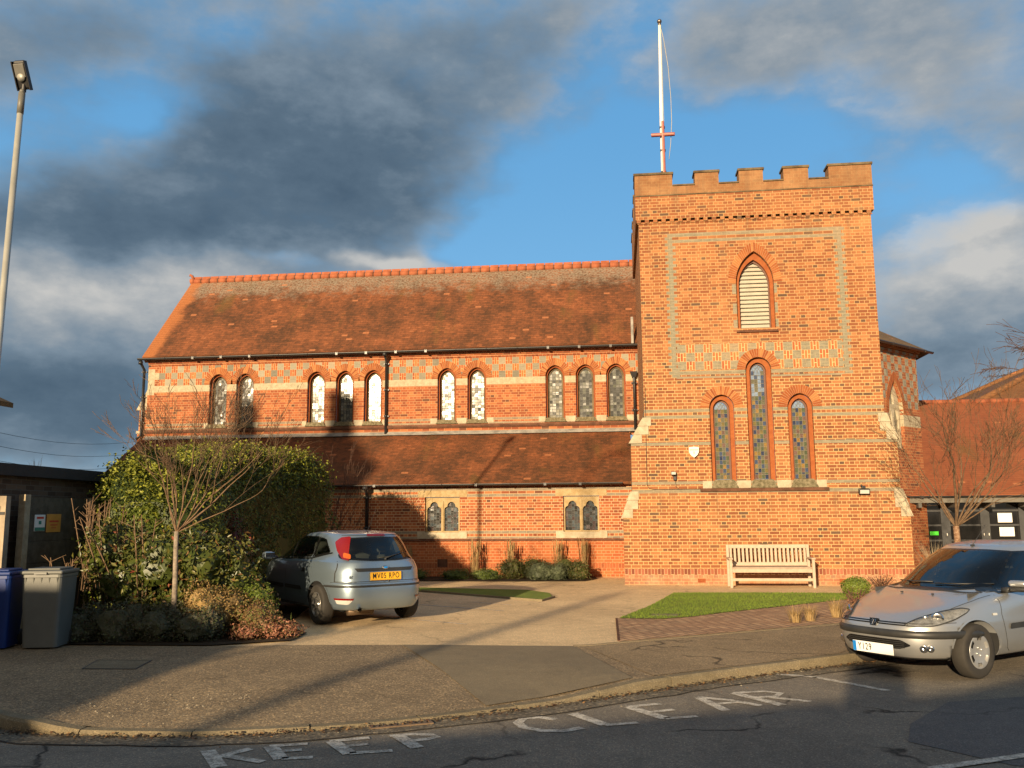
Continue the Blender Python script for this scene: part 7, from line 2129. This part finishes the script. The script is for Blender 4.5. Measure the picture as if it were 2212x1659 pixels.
def car_b():
    root = empty('parked_car', (2.3, 9.0, ZR), 'silver hatchback with a black bumper strip, parked facing left at the kerb on the right', 'car', 'parked cars')
    rx, fx = -1.25, 1.19; WR = .29
    rings = [
        (-1.80, 1.74, .68, [(-2, .24), (2, .20)], 4.0, 3.3),
        (-1.85, 1.84, .77, [(-2, .26), (2, .215)], 4.0, 3.4),
        (-1.89, 1.90, .815, [(-2, .36), (2, .31)], 4.0, 3.4),
        (-1.91, 1.92, .826, [(-2, .48), (2, .43)], 4.0, 3.4),
        (-1.90, 1.905, .826, [(-2, .60), (2, .535)], 4.0, 3.4),
        (-1.86, 1.87, .822, [(-2, .72), (2, .585)], 4.0, 3.4),
        (-1.83, 1.80, .815, [(-2, .82), (0, .80), (1.0, .74), (1.8, .625)], 3.8, 3.0),
        (-1.80, 1.62, .785, [(-2, .90), (0, .885), (.9, .83), (1.65, .695)], 3.6, 2.9),
        (-1.76, 1.20, .735, [(-2, .935), (0, .92), (.8, .885), (1.2, .82)], 3.5, 3.0),
        (-1.70, .88, .69, [(-2, 1.02), (0, .985), (.88, .905)], 3.4, 3.2),
        (-1.60, .42, .635, [(-1.7, 1.20), (0, 1.19), (.42, 1.155)], 3.3, 3.1),
        (-1.47, .03, .565, [(-1.5, 1.345), (-.7, 1.365), (.03, 1.335)], 3.1, 3.0),
        (-1.38, -.07, .50, [(-1.4, 1.375), (-.7, 1.40), (-.07, 1.368)], 3.0, 3.0),
        (-1.28, -.2, .30, [(-1.3, 1.39), (-.7, 1.425), (-.2, 1.39)], 3.0, 3.0)]
    base = loft(rings)
    me = boolean(base, [cyl_mesh(x, *( (.56, 1.1) if s_ > 0 else (-1.1, -.56)), WR + .01, WR + .04) for x in (rx, fx) for s_ in (-1, 1)])
    prj = Proj(base)
    dl = [('side_window', [(.62, .90), (-.28, .93), (-.28, 1.32), (.04, 1.31), (.36, 1.14)]), ('side_window', [(-.34, .93), (-1.10, .97), (-1.22, 1.12), (-1.08, 1.315), (-.34, 1.325)])]
    specs = []
    for n, p in dl: specs.append((n, p, LEFT, lambda c_: c_.y > 0, .02)); specs.append((n, p, RIGHT, lambda c_: c_.y < 0, .02))
    specs.append(('windscreen', [(-.625, .92), (-.3, .89), (.3, .89), (.625, .92), (.49, 1.315), (.25, 1.33), (-.25, 1.33), (-.49, 1.315)], FRONT, lambda c_: c_.x > -.2, .03))
    specs.append(('rear_window', [(-.58, .98), (.58, .98), (.47, 1.30), (-.47, 1.30)], REAR, lambda c_: c_.x < -.8, .03))
    glass_set(prj, root, me, specs)
    body = finish_body(me, [M_pp, M_under], root, [(rx, WR), (fx, WR)], WR + .04)
    mb = MB()
    for v in (LEFT, RIGHT):
        prj.line([(.66, .88), (0, .905), (-1.15, .955)], v, .022, .005, 0, mb); prj.line([(-.31, .92), (-.31, 1.33)], v, .05, .0045, 0, mb)
    prj.panel(smooth_poly([(.78, .885), (.60, .89), (.44, 1.07), (.50, 1.07)], .1), LEFT, .004, .03, (), 0, mb); prj.panel(smooth_poly([(.78, .885), (.60, .89), (.44, 1.07), (.50, 1.07)], .1), RIGHT, .004, .03, (), 0, mb)
    mb.build('window_trim', M_frit, root)
    for v in (LEFT, RIGHT):
        mb = MB(); prj.line([(.75, .86), (.78, .66), (.72, .30), (.67, .26)], v, .007, .0022, 0, mb); prj.line([(-.33, .92), (-.36, .26)], v, .007, .0022, 0, mb); mb.build('shut_line', M_trim, root)
    mb = MB()
    prj.line([(-.70, .60), (-.50, .588), (0, .578), (.50, .588), (.70, .60)], FRONT, .006, .0022, 0, mb)
    mb.build('shut_line', M_trim, root)
    # bonnet crease lines and shut line from above
    mb = MB()
    for s_ in (1, -1): prj.line([(1.78, .40 * s_), (1.5, .56 * s_), (1.1, .665 * s_), (.80, .70 * s_)], TOP, .007, .0022, 0, mb)
    mb.build('bonnet_gap', M_trim, root)
    # front bumper: thick black strip wrapping the corners, lower grille, slot and emblem
    prj.wrap((.75, 0), -66, 66, .425, .525, .006, 70, 6, .022).build('bumper_strip', M_trim, root)
    mb = prj.panel(smooth_poly([(-.33, .415), (.33, .415), (.43, .36), (.30, .315), (-.30, .315), (-.43, .36)], .25), FRONT, .004, .03); lo = mb.build('lower_grille', M_frit, root)
    mb = MB()
    for z_ in (.335, .355, .375, .395): prj.line([(-.36, z_), (.36, z_)], FRONT, .007, .010, 0, mb)
    mb.build('grille_bar', M_trim, lo)
    prj.panel(smooth_poly([(-.40, .560), (.40, .560), (.37, .592), (-.37, .592)], .2), FRONT, .005, .03).build('grille', M_frit, root)
    mb = MB(); prj.line([(-.38, .572), (.38, .572)], FRONT, .006, .012, 0, mb); mb.build('grille_bar', M_pp, root)
    hp = prj.hit(Vector((6, 0, .575)), -X_, 0)
    # emblem: dark shield bearing a standing chrome lion
    Me = Matrix.Translation(hp + Vector((.014, 0, .002))) @ Matrix.Rotation(rad(90), 4, 'Z') @ Matrix.Rotation(rad(-22), 4, 'X')
    sh = [(-.055, .042), (.055, .042), (.052, 0), (.035, -.04), (-.035, -.04), (-.052, 0)]
    mb = MB(); mb.extr(sh, -.006, .02); em = None
    me2 = bpy.data.meshes.new('emblem'); me2.from_pydata([tuple(Me @ Vector(v)) for v in mb.v], [], mb.f); me2.materials.append(M_frit); me2.update(); em = link('emblem', me2, root)
    mb = MB()
    lion = [[(-.008, -.028), (.002, .02)], [(.002, .02), (-.014, .032)], [(-.002, .012), (-.028, .018)], [(-.004, .0), (-.03, -.002)], [(-.008, -.028), (-.024, -.034)], [(.0, -.016), (.016, -.034)], [(.004, -.012), (.024, -.01), (.03, .014), (.022, .026)], [(.0, .016), (.012, .022)]]
    for L_ in lion: mb.tube([(a, -.009, b_) for a, b_ in L_], .0042, 6)
    me2 = bpy.data.meshes.new('emblem_figure'); me2.from_pydata([tuple(Me @ Vector(v)) for v in mb.v], [], mb.f); me2.materials.append(M_chrome); me2.update(); link('emblem_figure', me2, em)
    # headlights
    for s_ in (1, -1):
        v = diag(37 * s_); U = v[0]
        def uf(x, y): return Vector((x, y * s_, 0)).dot(U)
        outl = [(uf(1.89, .36), .562), (uf(1.80, .52), .556), (uf(1.68, .645), .575), (uf(1.52, .73), .625), (uf(1.36, .77), .69), (uf(1.30, .775), .725), (uf(1.38, .73), .735), (uf(1.56, .64), .705), (uf(1.76, .46), .628)]
        sp = smooth_poly(outl, .3, 3)
        ho = prj.panel(sp, v, .004, .03).build('headlight', simple('lamp_reflector', (.42, .42, .41), .25, .6, var=.35, scale=22), root)
        hp_ = prj.hit(Vector((1.62, .60 * s_, .64)) - v[2] * 5, v[2], .006)
        Ml = Matrix.Translation(hp_) @ v[2].to_track_quat('Z', 'Y').to_matrix().to_4x4()
        mb = MB(); mb.lathe([(.0, -.004), (.045, -.010), (.058, -.006), (.064, .004)], 24, 0, Ml); mb.lathe([(.0, -.006), (.028, -.010), (.034, .0)], 20, 0, Ml @ Matrix.Translation((.12 * s_, -.005, .0))); mb.build('lamp_bowl', M_chrome, ho)
        prj.panel(sp, v, .014, .03).build('lens', M_lens, ho)
        mb = MB(); prj.line(list(sp) + [sp[0]], v, .009, .0155, 0, mb); mb.build('lamp_seal', M_trim, ho)
        hf = prj.hit(Vector((1.85, .60 * s_, .335)) - diag(32 * s_)[2] * 5, diag(32 * s_)[2], .004)
        Mf = Matrix.Translation(hf) @ (diag(32 * s_)[2]).to_track_quat('Z', 'Y').to_matrix().to_4x4()
        mb = MB(); mb.lathe([(.0, -.006), (.030, -.014), (.042, -.010), (.046, .004)], 22, 0, Mf @ Matrix.Translation((.032 * s_, 0, 0))); mb.lathe([(.0, -.006), (.024, -.012), (.034, -.009), (.038, .004)], 22, 0, Mf @ Matrix.Translation((-.036 * s_, 0, 0))); mb.build('fog_light', M_chrome, root)
        # side: mirror, repeater, moulding, handle, arch
        vw = LEFT if s_ > 0 else RIGHT
        mb = MB(); prj.panel(smooth_poly([(.68, .50), (.66, .56), (-.30, .575), (-.30, .515)], .3), vw, .014, .05, (), 0, mb); mb.build('side_moulding', M_trim, root)
        mb = MB(); prj.panel(smooth_poly([(.93, .655), (.93, .68), (.86, .68), (.86, .655)], .4), vw, .008, .02, (), 0, mb); mb.build('side_repeater', M_clear, root)
        mb = MB(); prj.panel(smooth_poly([(-.05, .77), (-.05, .80), (-.22, .805), (-.22, .775)], .4), vw, .026, .03, (), 0, mb); mb.build('door_handle', M_pp, root)
        
        for wx in (rx, fx): mb = MB(); arch_lip(mb, prj, wx, WR, WR + .04, s_, 8, 172, .02); mb.build('wheel_arch_lip', M_pp, root)
        if s_ > 0:
            Mm = Matrix.Translation((.52, s_ * .88, .955)) @ Matrix.Rotation(rad(10 * s_), 4, 'Z')
            mb = MB(); mb.rbox(-.06, .08, -.10, .10, -.005, .065, .04, 0, Mm); mb.rbox(-.05, .07, -.095, .095, -.06, -.004, .03, 1, Mm); mb.sm = [True] * len(mb.sm); mo = mb.build('wing_mirror', [M_pp, M_trim], root)
            mb = MB(); mb.rbox(-.068, -.058, -.085, .085, -.045, .045, .004, 0, Mm); mb.build('mirror_glass', M_chrome, mo)
            mb = MB(); mb.tube([(.54, s_ * .69, .90), (.52, s_ * .80, .92)], [.035, .03], 8); mb.build('mirror_arm', M_trim, mo)
        mb = prj.panel(smooth_poly([(.60 * s_, .74), (.74 * s_, .74), (.70 * s_, .93), (.60 * s_, .9)], .2), REAR, .006, .03); mb.build('tail_light', M_rlamp, root)
    Mp = Matrix.Translation((1.925 + .012, .0, .30)) @ Matrix.Rotation(rad(90), 4, 'Z') @ Matrix.Rotation(rad(4), 4, 'X')
    plate(root, Mp, .52, .115, M_wplate, [('Y129', -.19)], M_ink, .105, True, .70)
    # wipers, washer jets, scuttle vent, aerial
    mb = MB()
    prj.panel([(.80, -.62), (.88, -.40), (.905, 0), (.88, .40), (.80, .62), (.84, .62), (.93, .38), (.955, 0), (.93, -.38), (.84, -.62)], TOP, .003, .05, (), 0, mb); mb.build('scuttle', M_trim, root)
    mb = MB()
    for y0, y1 in ((.05, .58), (-.55, .0)):
        a = prj.hit(Vector((6, y0, .935)), -X_, .02); b_ = prj.hit(Vector((6, y1, .955)), -X_, .016); m_ = prj.hit(Vector((6, (y0 + y1) / 2, .94)), -X_, .025); mb.tube([a, m_, b_], .007, 6)
    mb.build('wiper', M_trim, root)
    mb = MB()
    for y in (-.2, .2):
        q = prj.hit(Vector((1.1, y, 5)), -Z_, .004); mb.rbox(-.015, .015, -.012, .012, 0, .014, .005, 0, Matrix.Translation(q))
    mb.build('washer_jet', M_trim, root)
    q = prj.hit(Vector((-.05, 0, 5)), -Z_, 0); mb = MB(); mb.rbox(-.03, .03, -.015, .015, 0, .02, .006, 0, Matrix.Translation(q)); mb.tube([q + Vector((0, 0, .015)), q + Vector((-.16, 0, .14)), q + Vector((-.3, 0, .26))], [.006, .0035, .002], 5); mb.build('aerial', M_trim, root)
    mb = MB(); mb.box(-1.5, 1.35, -.5, .5, .17, .24); mb.tube([(rx, -.6, WR), (rx, .6, WR)], .05, 8); mb.tube([(fx, -.6, WR), (fx, .6, WR)], .05, 8); mb.build('underbody', M_under, root)
    for s_ in (1, -1): wheel(root, rx, s_ * .71, WR, s_, 'hub', .17, 0, .178); wheel(root, fx, s_ * .695, WR, s_, 'hub', .17, 0, .178)
    interior(root, [(-.32, (.34, -.34)), (-1.1, (.34, -.34))], x0=-1.5, dashx=.80, dashz=.86, hw=.60)
    mb = MB(); n = 24
    Ms = Matrix.Translation((.30, -.34, .86)) @ Matrix.Rotation(rad(-62), 4, 'Y')
    ring_ = [Ms @ Vector((.18 * math.cos(2 * math.pi * k / n), .18 * math.sin(2 * math.pi * k / n), 0)) for k in range(n + 1)]; mb.tube(ring_, .014, 6, 0, False); mb.tube([Ms @ Vector((0, -.17, 0)), Ms @ Vector((0, .17, 0))], .02, 6); mb.tube([Ms @ Vector((0, 0, 0)), Ms @ Vector((0, 0, -.2))], .03, 8); mb.build('steering_wheel', M_frit, root)
    root.rotation_euler = (0, 0, math.atan2(-.62, -.785)); root.scale = (.955, .955, .955)
    return root
CA = car_a(); CB = car_b()
CB.location = (4.10, 11.28, ZR); CB.rotation_euler = (0, 0, -2.49)
CA.scale = (.965,) * 3; CA.location = (-4.84, 14.85, -.003); CA.rotation_euler = (0, 0, 2.30)
# ================================================================== street furniture and fittings
M_galv = simple('galvanised_steel', (0.42, 0.41, 0.36), .5, .35, var=.15, scale=3)
M_lampb = simple('lamp_housing', (0.015, 0.014, 0.014), .5)
sl = empty('street_lamp', (-7.62, 10.0, 0), 'tall grey lamp column with a black tilted lantern at the left edge', 'street lamp')
mb = MB(); mb.tube([(0, 0, 0), (0, 0, 1.3)], .07, 16); mb.tube([(0, 0, 1.28), (0, 0, 1.42), (.09, 0, 6.75)], [.07, .046, .037], 16); mb.build('pole', M_galv, sl)
mb = MB(); mb.tube([(.089, 0, 6.75), (.095, 0, 7.03)], .041, 14); mb.tube([(.095, 0, 7.03), (.098, 0, 7.08)], [.04, .025], 14); mb.build('collar', simple('collar_grey', (.14, .135, .115), .5), sl)
Ml = Matrix.Translation((.10, 0, 7.10)) @ Matrix.Rotation(rad(5), 4, 'Z') @ Matrix.Rotation(rad(-18), 4, 'X') @ Matrix.Scale(1.0, 4)
mb = MB()
# lantern reaching over the road toward the viewer: long shallow body seen from below
body_ = [(-.10, 0.06, -.035), (.10, 0.06, -.035), (.115, -.50, -.03), (-.115, -.50, -.03), (-.085, .05, .04), (.085, .05, .04), (.095, -.47, .05), (-.095, -.47, .05)]
Ml = Matrix.Translation((.10, .02, 7.12))
mb.rbox(-.085, .085, -.33, .03, .0, .075, .03, 0, Ml @ Matrix.Rotation(rad(-62), 4, 'X')); mb.tube([Ml @ Vector((0, 0, -.06)), Ml @ Vector((0, 0, .03))], .03, 10)
for s_ in (-1, 1): mb.box(s_ * .087 - .006, s_ * .087 + .006, -.32, .04, -.02, .04, 0, Ml @ Matrix.Rotation(rad(-62), 4, 'X'))
mb.sm = [False] * len(mb.sm); lb = mb.build('lantern', M_lampb, sl)
mb = MB(); mb.rbox(-.07, .07, -.29, -.12, -.018, .002, .02, 0, Ml @ Matrix.Rotation(rad(-62), 4, 'X')); mb.build('lens', simple('lens_grey', (.16, .155, .14), .25), lb)
mb = MB(); mb.tube([Ml @ Matrix.Rotation(rad(-62), 4, 'X') @ Vector((0, -.12, -.02)), Ml @ Matrix.Rotation(rad(-62), 4, 'X') @ Vector((0, -.12, .0))], .05, 14); mb.build('cap', M_galv, lb)

# flag pole with ball, halyard and cross
fp = empty('flagpole', (1.36, 23.0, 9.0), 'white flagpole with ball top, slack rope and dark red cross above the tower battlements', 'flagpole')
mb = MB(); mb.tube([(0, 0, 0), (0, 0, 3.0), (.03, 0, 5.85)], [.062, .052, .036], 14); mb.build('pole', M_whitep, fp)
bm = bmesh.new(); bmesh.ops.create_uvsphere(bm, u_segments=20, v_segments=12, radius=.065); mb = MB(); mb.bm(bm, 0, Matrix.Translation((.03, 0, 5.93)), True); mb.tube([(.03, 0, 5.82), (.03, 0, 5.88)], .042, 12); mb.build('finial', simple('finial_bronze', (.2, .16, .13), .3, .8), fp)
mb = MB(); mb.tube([(.05, -.03, 5.8), (.13, -.03, 5.35), (.22, -.03, 4.6), (.265, -.03, 3.7), (.265, -.03, 3.0), (.22, -.03, 2.4), (.16, -.03, 1.95)], .0075, 5); mb.tube([(.06, -.06, 5.8), (.06, -.06, .6)], .005, 4); mb.build('rope', simple('rope', (.45, .40, .28), .9), fp)
M_cross = simple('cross_red', (0.25, 0.06, 0.05), .6); M_crossh = simple('cross_edge', (0.40, 0.22, 0.16), .6)
mb = MB(); mb.rbox(-.035, .035, -.14, -.065, 1.35, 3.0, .008); mb.rbox(-.31, .31, -.142, -.066, 2.58, 2.665, .008)
c0 = mb.build('cross', M_cross, fp)
mb = MB(); mb.box(-.012, .012, -.146, -.142, 1.37, 2.98); mb.box(-.30, .30, -.147, -.1425, 2.61, 2.635); mb.build('cross_ridge', M_crossh, c0)
for v in c0.data.vertices: v.co.x += .02
mb = MB(); 
for z_ in (1.6, 2.2, 2.85): mb.box(-.06, .08, -.07, .06, z_, z_ + .03)
mb.build('bracket', M_black, fp)

# bench against the tower
M_bench = simple('bench_wood', (0.43, 0.335, 0.25), .7, var=.14, scale=9, bmp=.15)
bc = empty('bench', (3.27, 20.72, -.008), 'pale slatted wooden bench with arms standing against the foot of the tower', 'bench')
W2 = .88
mb = MB()
for s_ in (-1, 1): mb.rbox(s_ * (W2) - .03, s_ * W2 + .03, -.31, -.25, 0, .60, .006)
for s_ in (-1, 1): pass
for s_ in (-1, 1):
    m2 = MB(); m2.rbox(s_ * W2 - .03, s_ * W2 + .03, -.33, -.27, 0, .61, .006); m2.build('leg', M_bench, bc)
    m2 = MB(); Mt = Matrix.Translation((s_ * W2, .20, 0)); m2.rbox(-.03, .03, -.03, .03, 0, .42, .006, 0, Mt); m2.rbox(-.03, .03, -.03, .03, .0, .52, .006, 0, Mt @ Matrix.Translation((0, 0, .40)) @ Matrix.Rotation(rad(-8), 4, 'X')); m2.build('leg', M_bench, bc)
    m2 = MB(); m2.rbox(s_ * W2 - .045, s_ * W2 + .045, -.36, .24, .61, .645, .01); m2.build('armrest', M_bench, bc)
m2 = MB()
for i in range(5): m2.rbox(-W2 + .032, W2 - .032, -.30 + i * .095, -.30 + i * .095 + .08, .415, .44, .006)
m2.rbox(-W2 + .031, W2 - .031, -.325, -.285, .33, .412, .006); m2.build('seat', M_bench, bc)
m2 = MB(); Mt = Matrix.Translation((0, .20, .42)) @ Matrix.Rotation(rad(-8), 4, 'X')
m2.rbox(-W2 + .031, W2 - .031, -.02, .02, .03, .11, .006, 0, Mt); m2.rbox(-W2 + .031, W2 - .031, -.02, .02, .42, .50, .006, 0, Mt)
for i in range(19):
    x = -W2 + .07 + i * (2 * W2 - .14) / 18; m2.box(x - .024, x + .024, -.012, .012, .109, .421, 0, Mt)
m2.build('backrest', M_bench, bc)
m2 = MB(); m2.rbox(-W2 + .031, W2 - .031, -.32, -.28, .15, .21, .006); m2.build('stretcher', M_bench, bc)

# alarm box, flood lights
M_alarm = simple('alarm_cream', (0.74, 0.70, 0.60), .45, var=.04)
ab = empty('alarm_box', (1.74, YT - .03, 3.03), 'cream shield shaped alarm box on the tower wall left of the lancets', 'alarm box')
shp = [(-.115, .105), (-.10, .115), (0, .125), (.10, .115), (.115, .105), (.11, .0), (.075, -.07), (0, -.13), (-.075, -.07), (-.11, .0)]
mb = MB(); mb.extr(shp, -.05, .03); ao = mb.build('box', M_alarm, ab)
tm = text_mesh('lettering', 'BANHAM', .048, M_ink, .001, 'CENTER', .95); place('lettering', tm, Matrix.Translation((0, -.052, .05)) @ Matrix.Rotation(rad(90), 4, 'X'), ab)
mb = MB(); mb.lathe([(0, 0), (.012, 0)], 10, 0, Matrix.Translation((0, -.0515, .0)) @ Matrix.Rotation(rad(90), 4, 'X')); mb.mesh([(-.004, -.0515, .0), (.004, -.0515, .0), (.008, -.0515, -.045), (-.008, -.0515, -.045)], [(0, 3, 2, 1), (0, 1, 2, 3)]); mb.build('keyhole_mark', M_ink, ab)
def flood(x, z, label, twin):
    r_ = empty('flood_light', (x, YT - .02, z), label, 'flood light', 'flood lights on the tower'); mb = MB()
    if twin:
        mb.rbox(-.03, .04, -.05, .02, -.14, -.04, .01); mb.tube([(0, -.03, -.04), (0, -.08, .02)], .012, 8)
        mb.rbox(-.09, .03, -.14, -.06, -.02, .06, .015); o = mb.build('housing', M_black, r_)
        mb = MB(); mb.rbox(-.08, .02, -.147, -.139, -.01, .05, .004); mb.build('lens', M_clear, o)
    else:
        mb.rbox(-.04, .04, -.06, .02, .0, .07, .01); mb.rbox(-.12, .12, -.13, -.03, -.10, .02, .015, 0, Matrix.Rotation(rad(12), 4, 'X')); mb.tube([(-.05, -.05, .06), (-.05, -.07, .09)], .02, 8); o = mb.build('housing', M_black, r_)
        mb = MB(); mb.rbox(-.10, .10, -.137, -.129, -.085, .0, .004, 0, Matrix.Rotation(rad(12), 4, 'X')); mb.build('lens', M_clear, o)
flood(1.28, 2.52, 'small black twin flood light on the tower at the left of the window sills', True)
flood(5.49, 2.14, 'squat black flood light with a clear lens on the right of the tower', False)
# pale box on the eaves beside the tower
mb = MB(); mb.rbox(.44, .52, YC - .35, YC - .25, 6.55, 7.35, .02); part(mb, 'vent_pipe', M_lead)

# wheeled bins
def bin_(x, y, w_, d_, h_, colr, label, rz=0.0):
    r_ = empty('wheelie_bin', (x, y, 0), label, 'wheelie bin', 'wheelie bins by the garden gate', rad(rz)); mm = simple('bin_plastic', colr, .42, var=.12, scale=3, bmp=.05)
    tw_, td = w_ / 2, d_ / 2; bw, bd = tw_ * .84, td * .78; H = h_ - .09
    def sec(a, b_, z, k=.05): 
        q = []
        for sx, sy in ((1, 1), (-1, 1), (-1, -1), (1, -1)):
            for j in range(4):
                an = {(1, 1): 0, (-1, 1): 90, (-1, -1): 180, (1, -1): 270}[(sx, sy)] + j * 30; q.append(Vector((sx * (a - k) + k * math.cos(rad(an)), sy * (b_ - k) + k * math.sin(rad(an)), z)))
        return q
    secs = [sec(bw, bd, .02), sec(bw * 1.01, bd * 1.01, .05), sec(tw_ * .93, td * .91, H * .62), sec(tw_ * .97, td * .96, H - .04), sec(tw_ * 1.0, td, H - .035), sec(tw_, td, H)]
    mb = MB(); vs = [p for s_ in secs for p in s_]; n = 16
    fs = [(i * n + k, i * n + (k + 1) % n, (i + 1) * n + (k + 1) % n, (i + 1) * n + k) for i in range(len(secs) - 1) for k in range(n)]; fs.append(tuple(reversed(range(n))))
    mb.mesh(vs, fs)
    for k in range(5):    # gussets under the rim
        xx = -tw_ * .75 + k * tw_ * 1.5 / 4; mb.mesh([(xx - .008, -td * .955, H - .04), (xx + .008, -td * .955, H - .04), (xx + .008, -td * 1.0, H - .04), (xx - .008, -td * 1.0, H - .04), (xx, -td * .94, H - .12)], [(0, 1, 2, 3), (3, 2, 4), (0, 3, 4), (2, 1, 4)])
    bo = mb.build('body', mm, r_)
    mb = MB(); mb.rbox(-tw_ * 1.04, tw_ * 1.04, -td * 1.08, td * 1.0, H + .002, H + .05, .02); mb.rbox(-tw_ * .8, tw_ * .8, -td * .8, td * .7, H + .051, H + .075, .012); mb.box(-tw_ * .3, tw_ * .3, -td * 1.14, -td * 1.07, H + .005, H + .03); mb.build('lid', mm, r_)
    for s_ in (-1, 1):
        mb = MB(); mb.lathe([(0, -.03), (.09, -.03), (.10, -.02), (.10, .02), (.09, .03), (0, .03)], 18, 0, Matrix.Translation((s_ * bw * .95, td * .85, .10)) @ Matrix.Rotation(rad(90), 4, 'Y')); mb.build('wheel', M_tyre, r_)
    mb = MB(); mb.tube([(-tw_ * .7, td * 1.0, H - .03), (-tw_ * .7, td * 1.14, H - .01), (tw_ * .7, td * 1.14, H - .01), (tw_ * .7, td * 1.0, H - .03)], .014, 8); mb.build('handle', mm, r_)
    return r_
bin_(-7.25, 10.85, .50, .56, 1.00, (0.135, 0.138, 0.125), 'grey green wheelie bin standing right of the blue one', 12)
bin_(-7.86, 10.72, .50, .56, .99, (0.008, 0.032, 0.16), 'blue wheelie bin cut by the left edge of the photograph', 14)

# overhead wires far off on the left
mb = MB()
for k, (ya, yb) in enumerate(((922, 950), (952, 975), (985, 1000))):
    a, b_ = V(-60, ya, 90), V(330, yb, 120); pts = [a.lerp(b_, i / 10) + Vector((0, 0, -1.2 * math.sin(math.pi * i / 10))) for i in range(11)]; mb.tube(pts, .03, 4)
o = tag(mb.build('power_lines', simple('wire', (.05, .06, .07), .6)), 'thin overhead power lines low in the sky at the left', 'power lines')

# ================================================================== what stands behind the viewer and shades the scene
def uvx(u, y): return u + TA * y
def vz(v, y): return v - TV * y
M_pale = stonemat('render_cream', (0.40, 0.36, 0.30), (0.52, 0.47, 0.40), 3)
M_slate = simple('slate', (0.07, 0.065, 0.065), .7, var=.3, bmp=.3)
def house(name, label, y, prof, chim, d_=7.0, ztop_=None):
    """street house: roofline given in sun coordinates (u, v) along its front"""
    P = [(uvx(u, y), vz(v, y)) for u, v in prof]
    root = empty(name, (sum(p[0] for p in P) / len(P), y, 0), label, 'house'); x0, x1 = P[0][0], P[-1][0]; eave = min(p[1] for p in P)
    mb = MB(); mb.box(x0 + .003, x1 - .003, y - d_ + .3, y - .003, 0, eave - .17); wl = mb.build('wall', M_pale if 'cream' in label else M_plainb, root, world=True)
    mb = MB()
    vs = []
    for x_, z_ in P: vs += [(x_, y, z_), (x_, y - d_, z_)]
    fs = [(2 * i, 2 * i + 2, 2 * i + 3, 2 * i + 1) for i in range(len(P) - 1)]
    mb.mesh(vs, fs); mb.mesh([(a, y, b_) for a, b_ in P] + [(x1, y, eave - .16), (x0, y, eave - .16)], [tuple(range(len(P) + 2))]); mb.mesh([(a, y - d_, b_) for a, b_ in P] + [(x1, y - d_, eave - .16), (x0, y - d_, eave - .16)], [tuple(reversed(range(len(P) + 2)))])
    mb.build('roof', M_slate, root, world=True)
    mb = MB()
    if x1 - x0 > 5:
        n = int((x1 - x0) / 2.6); rows = max(1, int((eave - 1) / 2.7))
        for r_ in range(rows):
            for i in range(n):
                xx = x0 + (i + .5) * (x1 - x0) / n; mb.box(xx - .5, xx + .5, y - .36, y - .33, 1.0 + r_ * 2.7, 2.2 + r_ * 2.7)
        mb.build('window', M_hglass, root, world=True)
    for u0, u1, v0, v1 in chim:
        mb = MB(); mb.box(uvx(u0, y - 1), uvx(u1, y - 1), y - 1.6, y - .5, vz(v0, y) - .6, vz(v1, y)); mb.build('chimney', M_plainb, root, world=True)
    return root
# tall house far to the left: its ridge shadow lies along the head of the aisle roof
house('brick_house', 'tall cream house across the street whose chimneys shade the nave windows', -11.0,
      [(-30, 9.85), (-15.3, 9.85)], [(-18.95, -18.4, 9.8, 11.1), (-15.95, -15.35, 9.8, 11.3)], 7.0)
house('workshop', 'low brick building with a sloping roof across the street, to the left', -5.0,
      [(-16.0, 3.05), (-9.2, 3.1), (-7.84, 2.48), (-7.1, 1.68), (-6.6, 1.43)], [], 5.0)
house('lock_up_garage', 'row of low flat roofed lock up garages behind the viewer', -5.0,
      [(-6.59, 1.40), (-4, 1.44), (-2.6, 1.58), (-.52, 1.84)], [], 1.5)
house('lock_up_garage', 'taller lock up garage behind the viewer to the right', -5.0,
      [(-.02, 1.86), (.6, 1.95), (1.4, 2.2), (10, 2.9)], [], 4.0)
mb = MB(); mb.box(uvx(-.515, -5), uvx(-.025, -5), -5.6, -5.2, 0, vz(2.32, -5.2)); tag(mb.build('shadow_spike_block', M_plainb), 'unseen brick block added between the garages to cast the spike shadow by the car', 'shadow caster')  # unseen block added only to throw the narrow shadow at the car
tp = empty('telegraph_pole', (-5.35 - TA * 26, -26, 0), 'wooden telegraph pole across the street', 'telegraph pole')
mb = MB(); mb.tube([(0, 0, 0), (0, 0, 4.25 + TV * 26)], [.14, .11], 12); mb.build('pole', M_bark, tp)
xl = -0.85 - TA * (23.8 + 18)
s2 = empty('street_lamp', (xl, -18, 0), 'street lamp with a curved bracket across the street behind the viewer', 'street lamp')
zt = 3.2 + TV * (24.9 + 18)
mb = MB(); mb.tube([(0, 0, 0), (0, 0, zt - .5), (.02, 0, zt - .2), (.15, 0, zt), (.4, 0, zt + .1)], [.08, .048, .045, .045, .045], 10); mb.build('pole', M_galv, s2)
mb = MB(); mb.rbox(.38, .85, -.12, .12, zt + .02, zt + .18, .05); mb.build('lantern', M_lampb, s2)
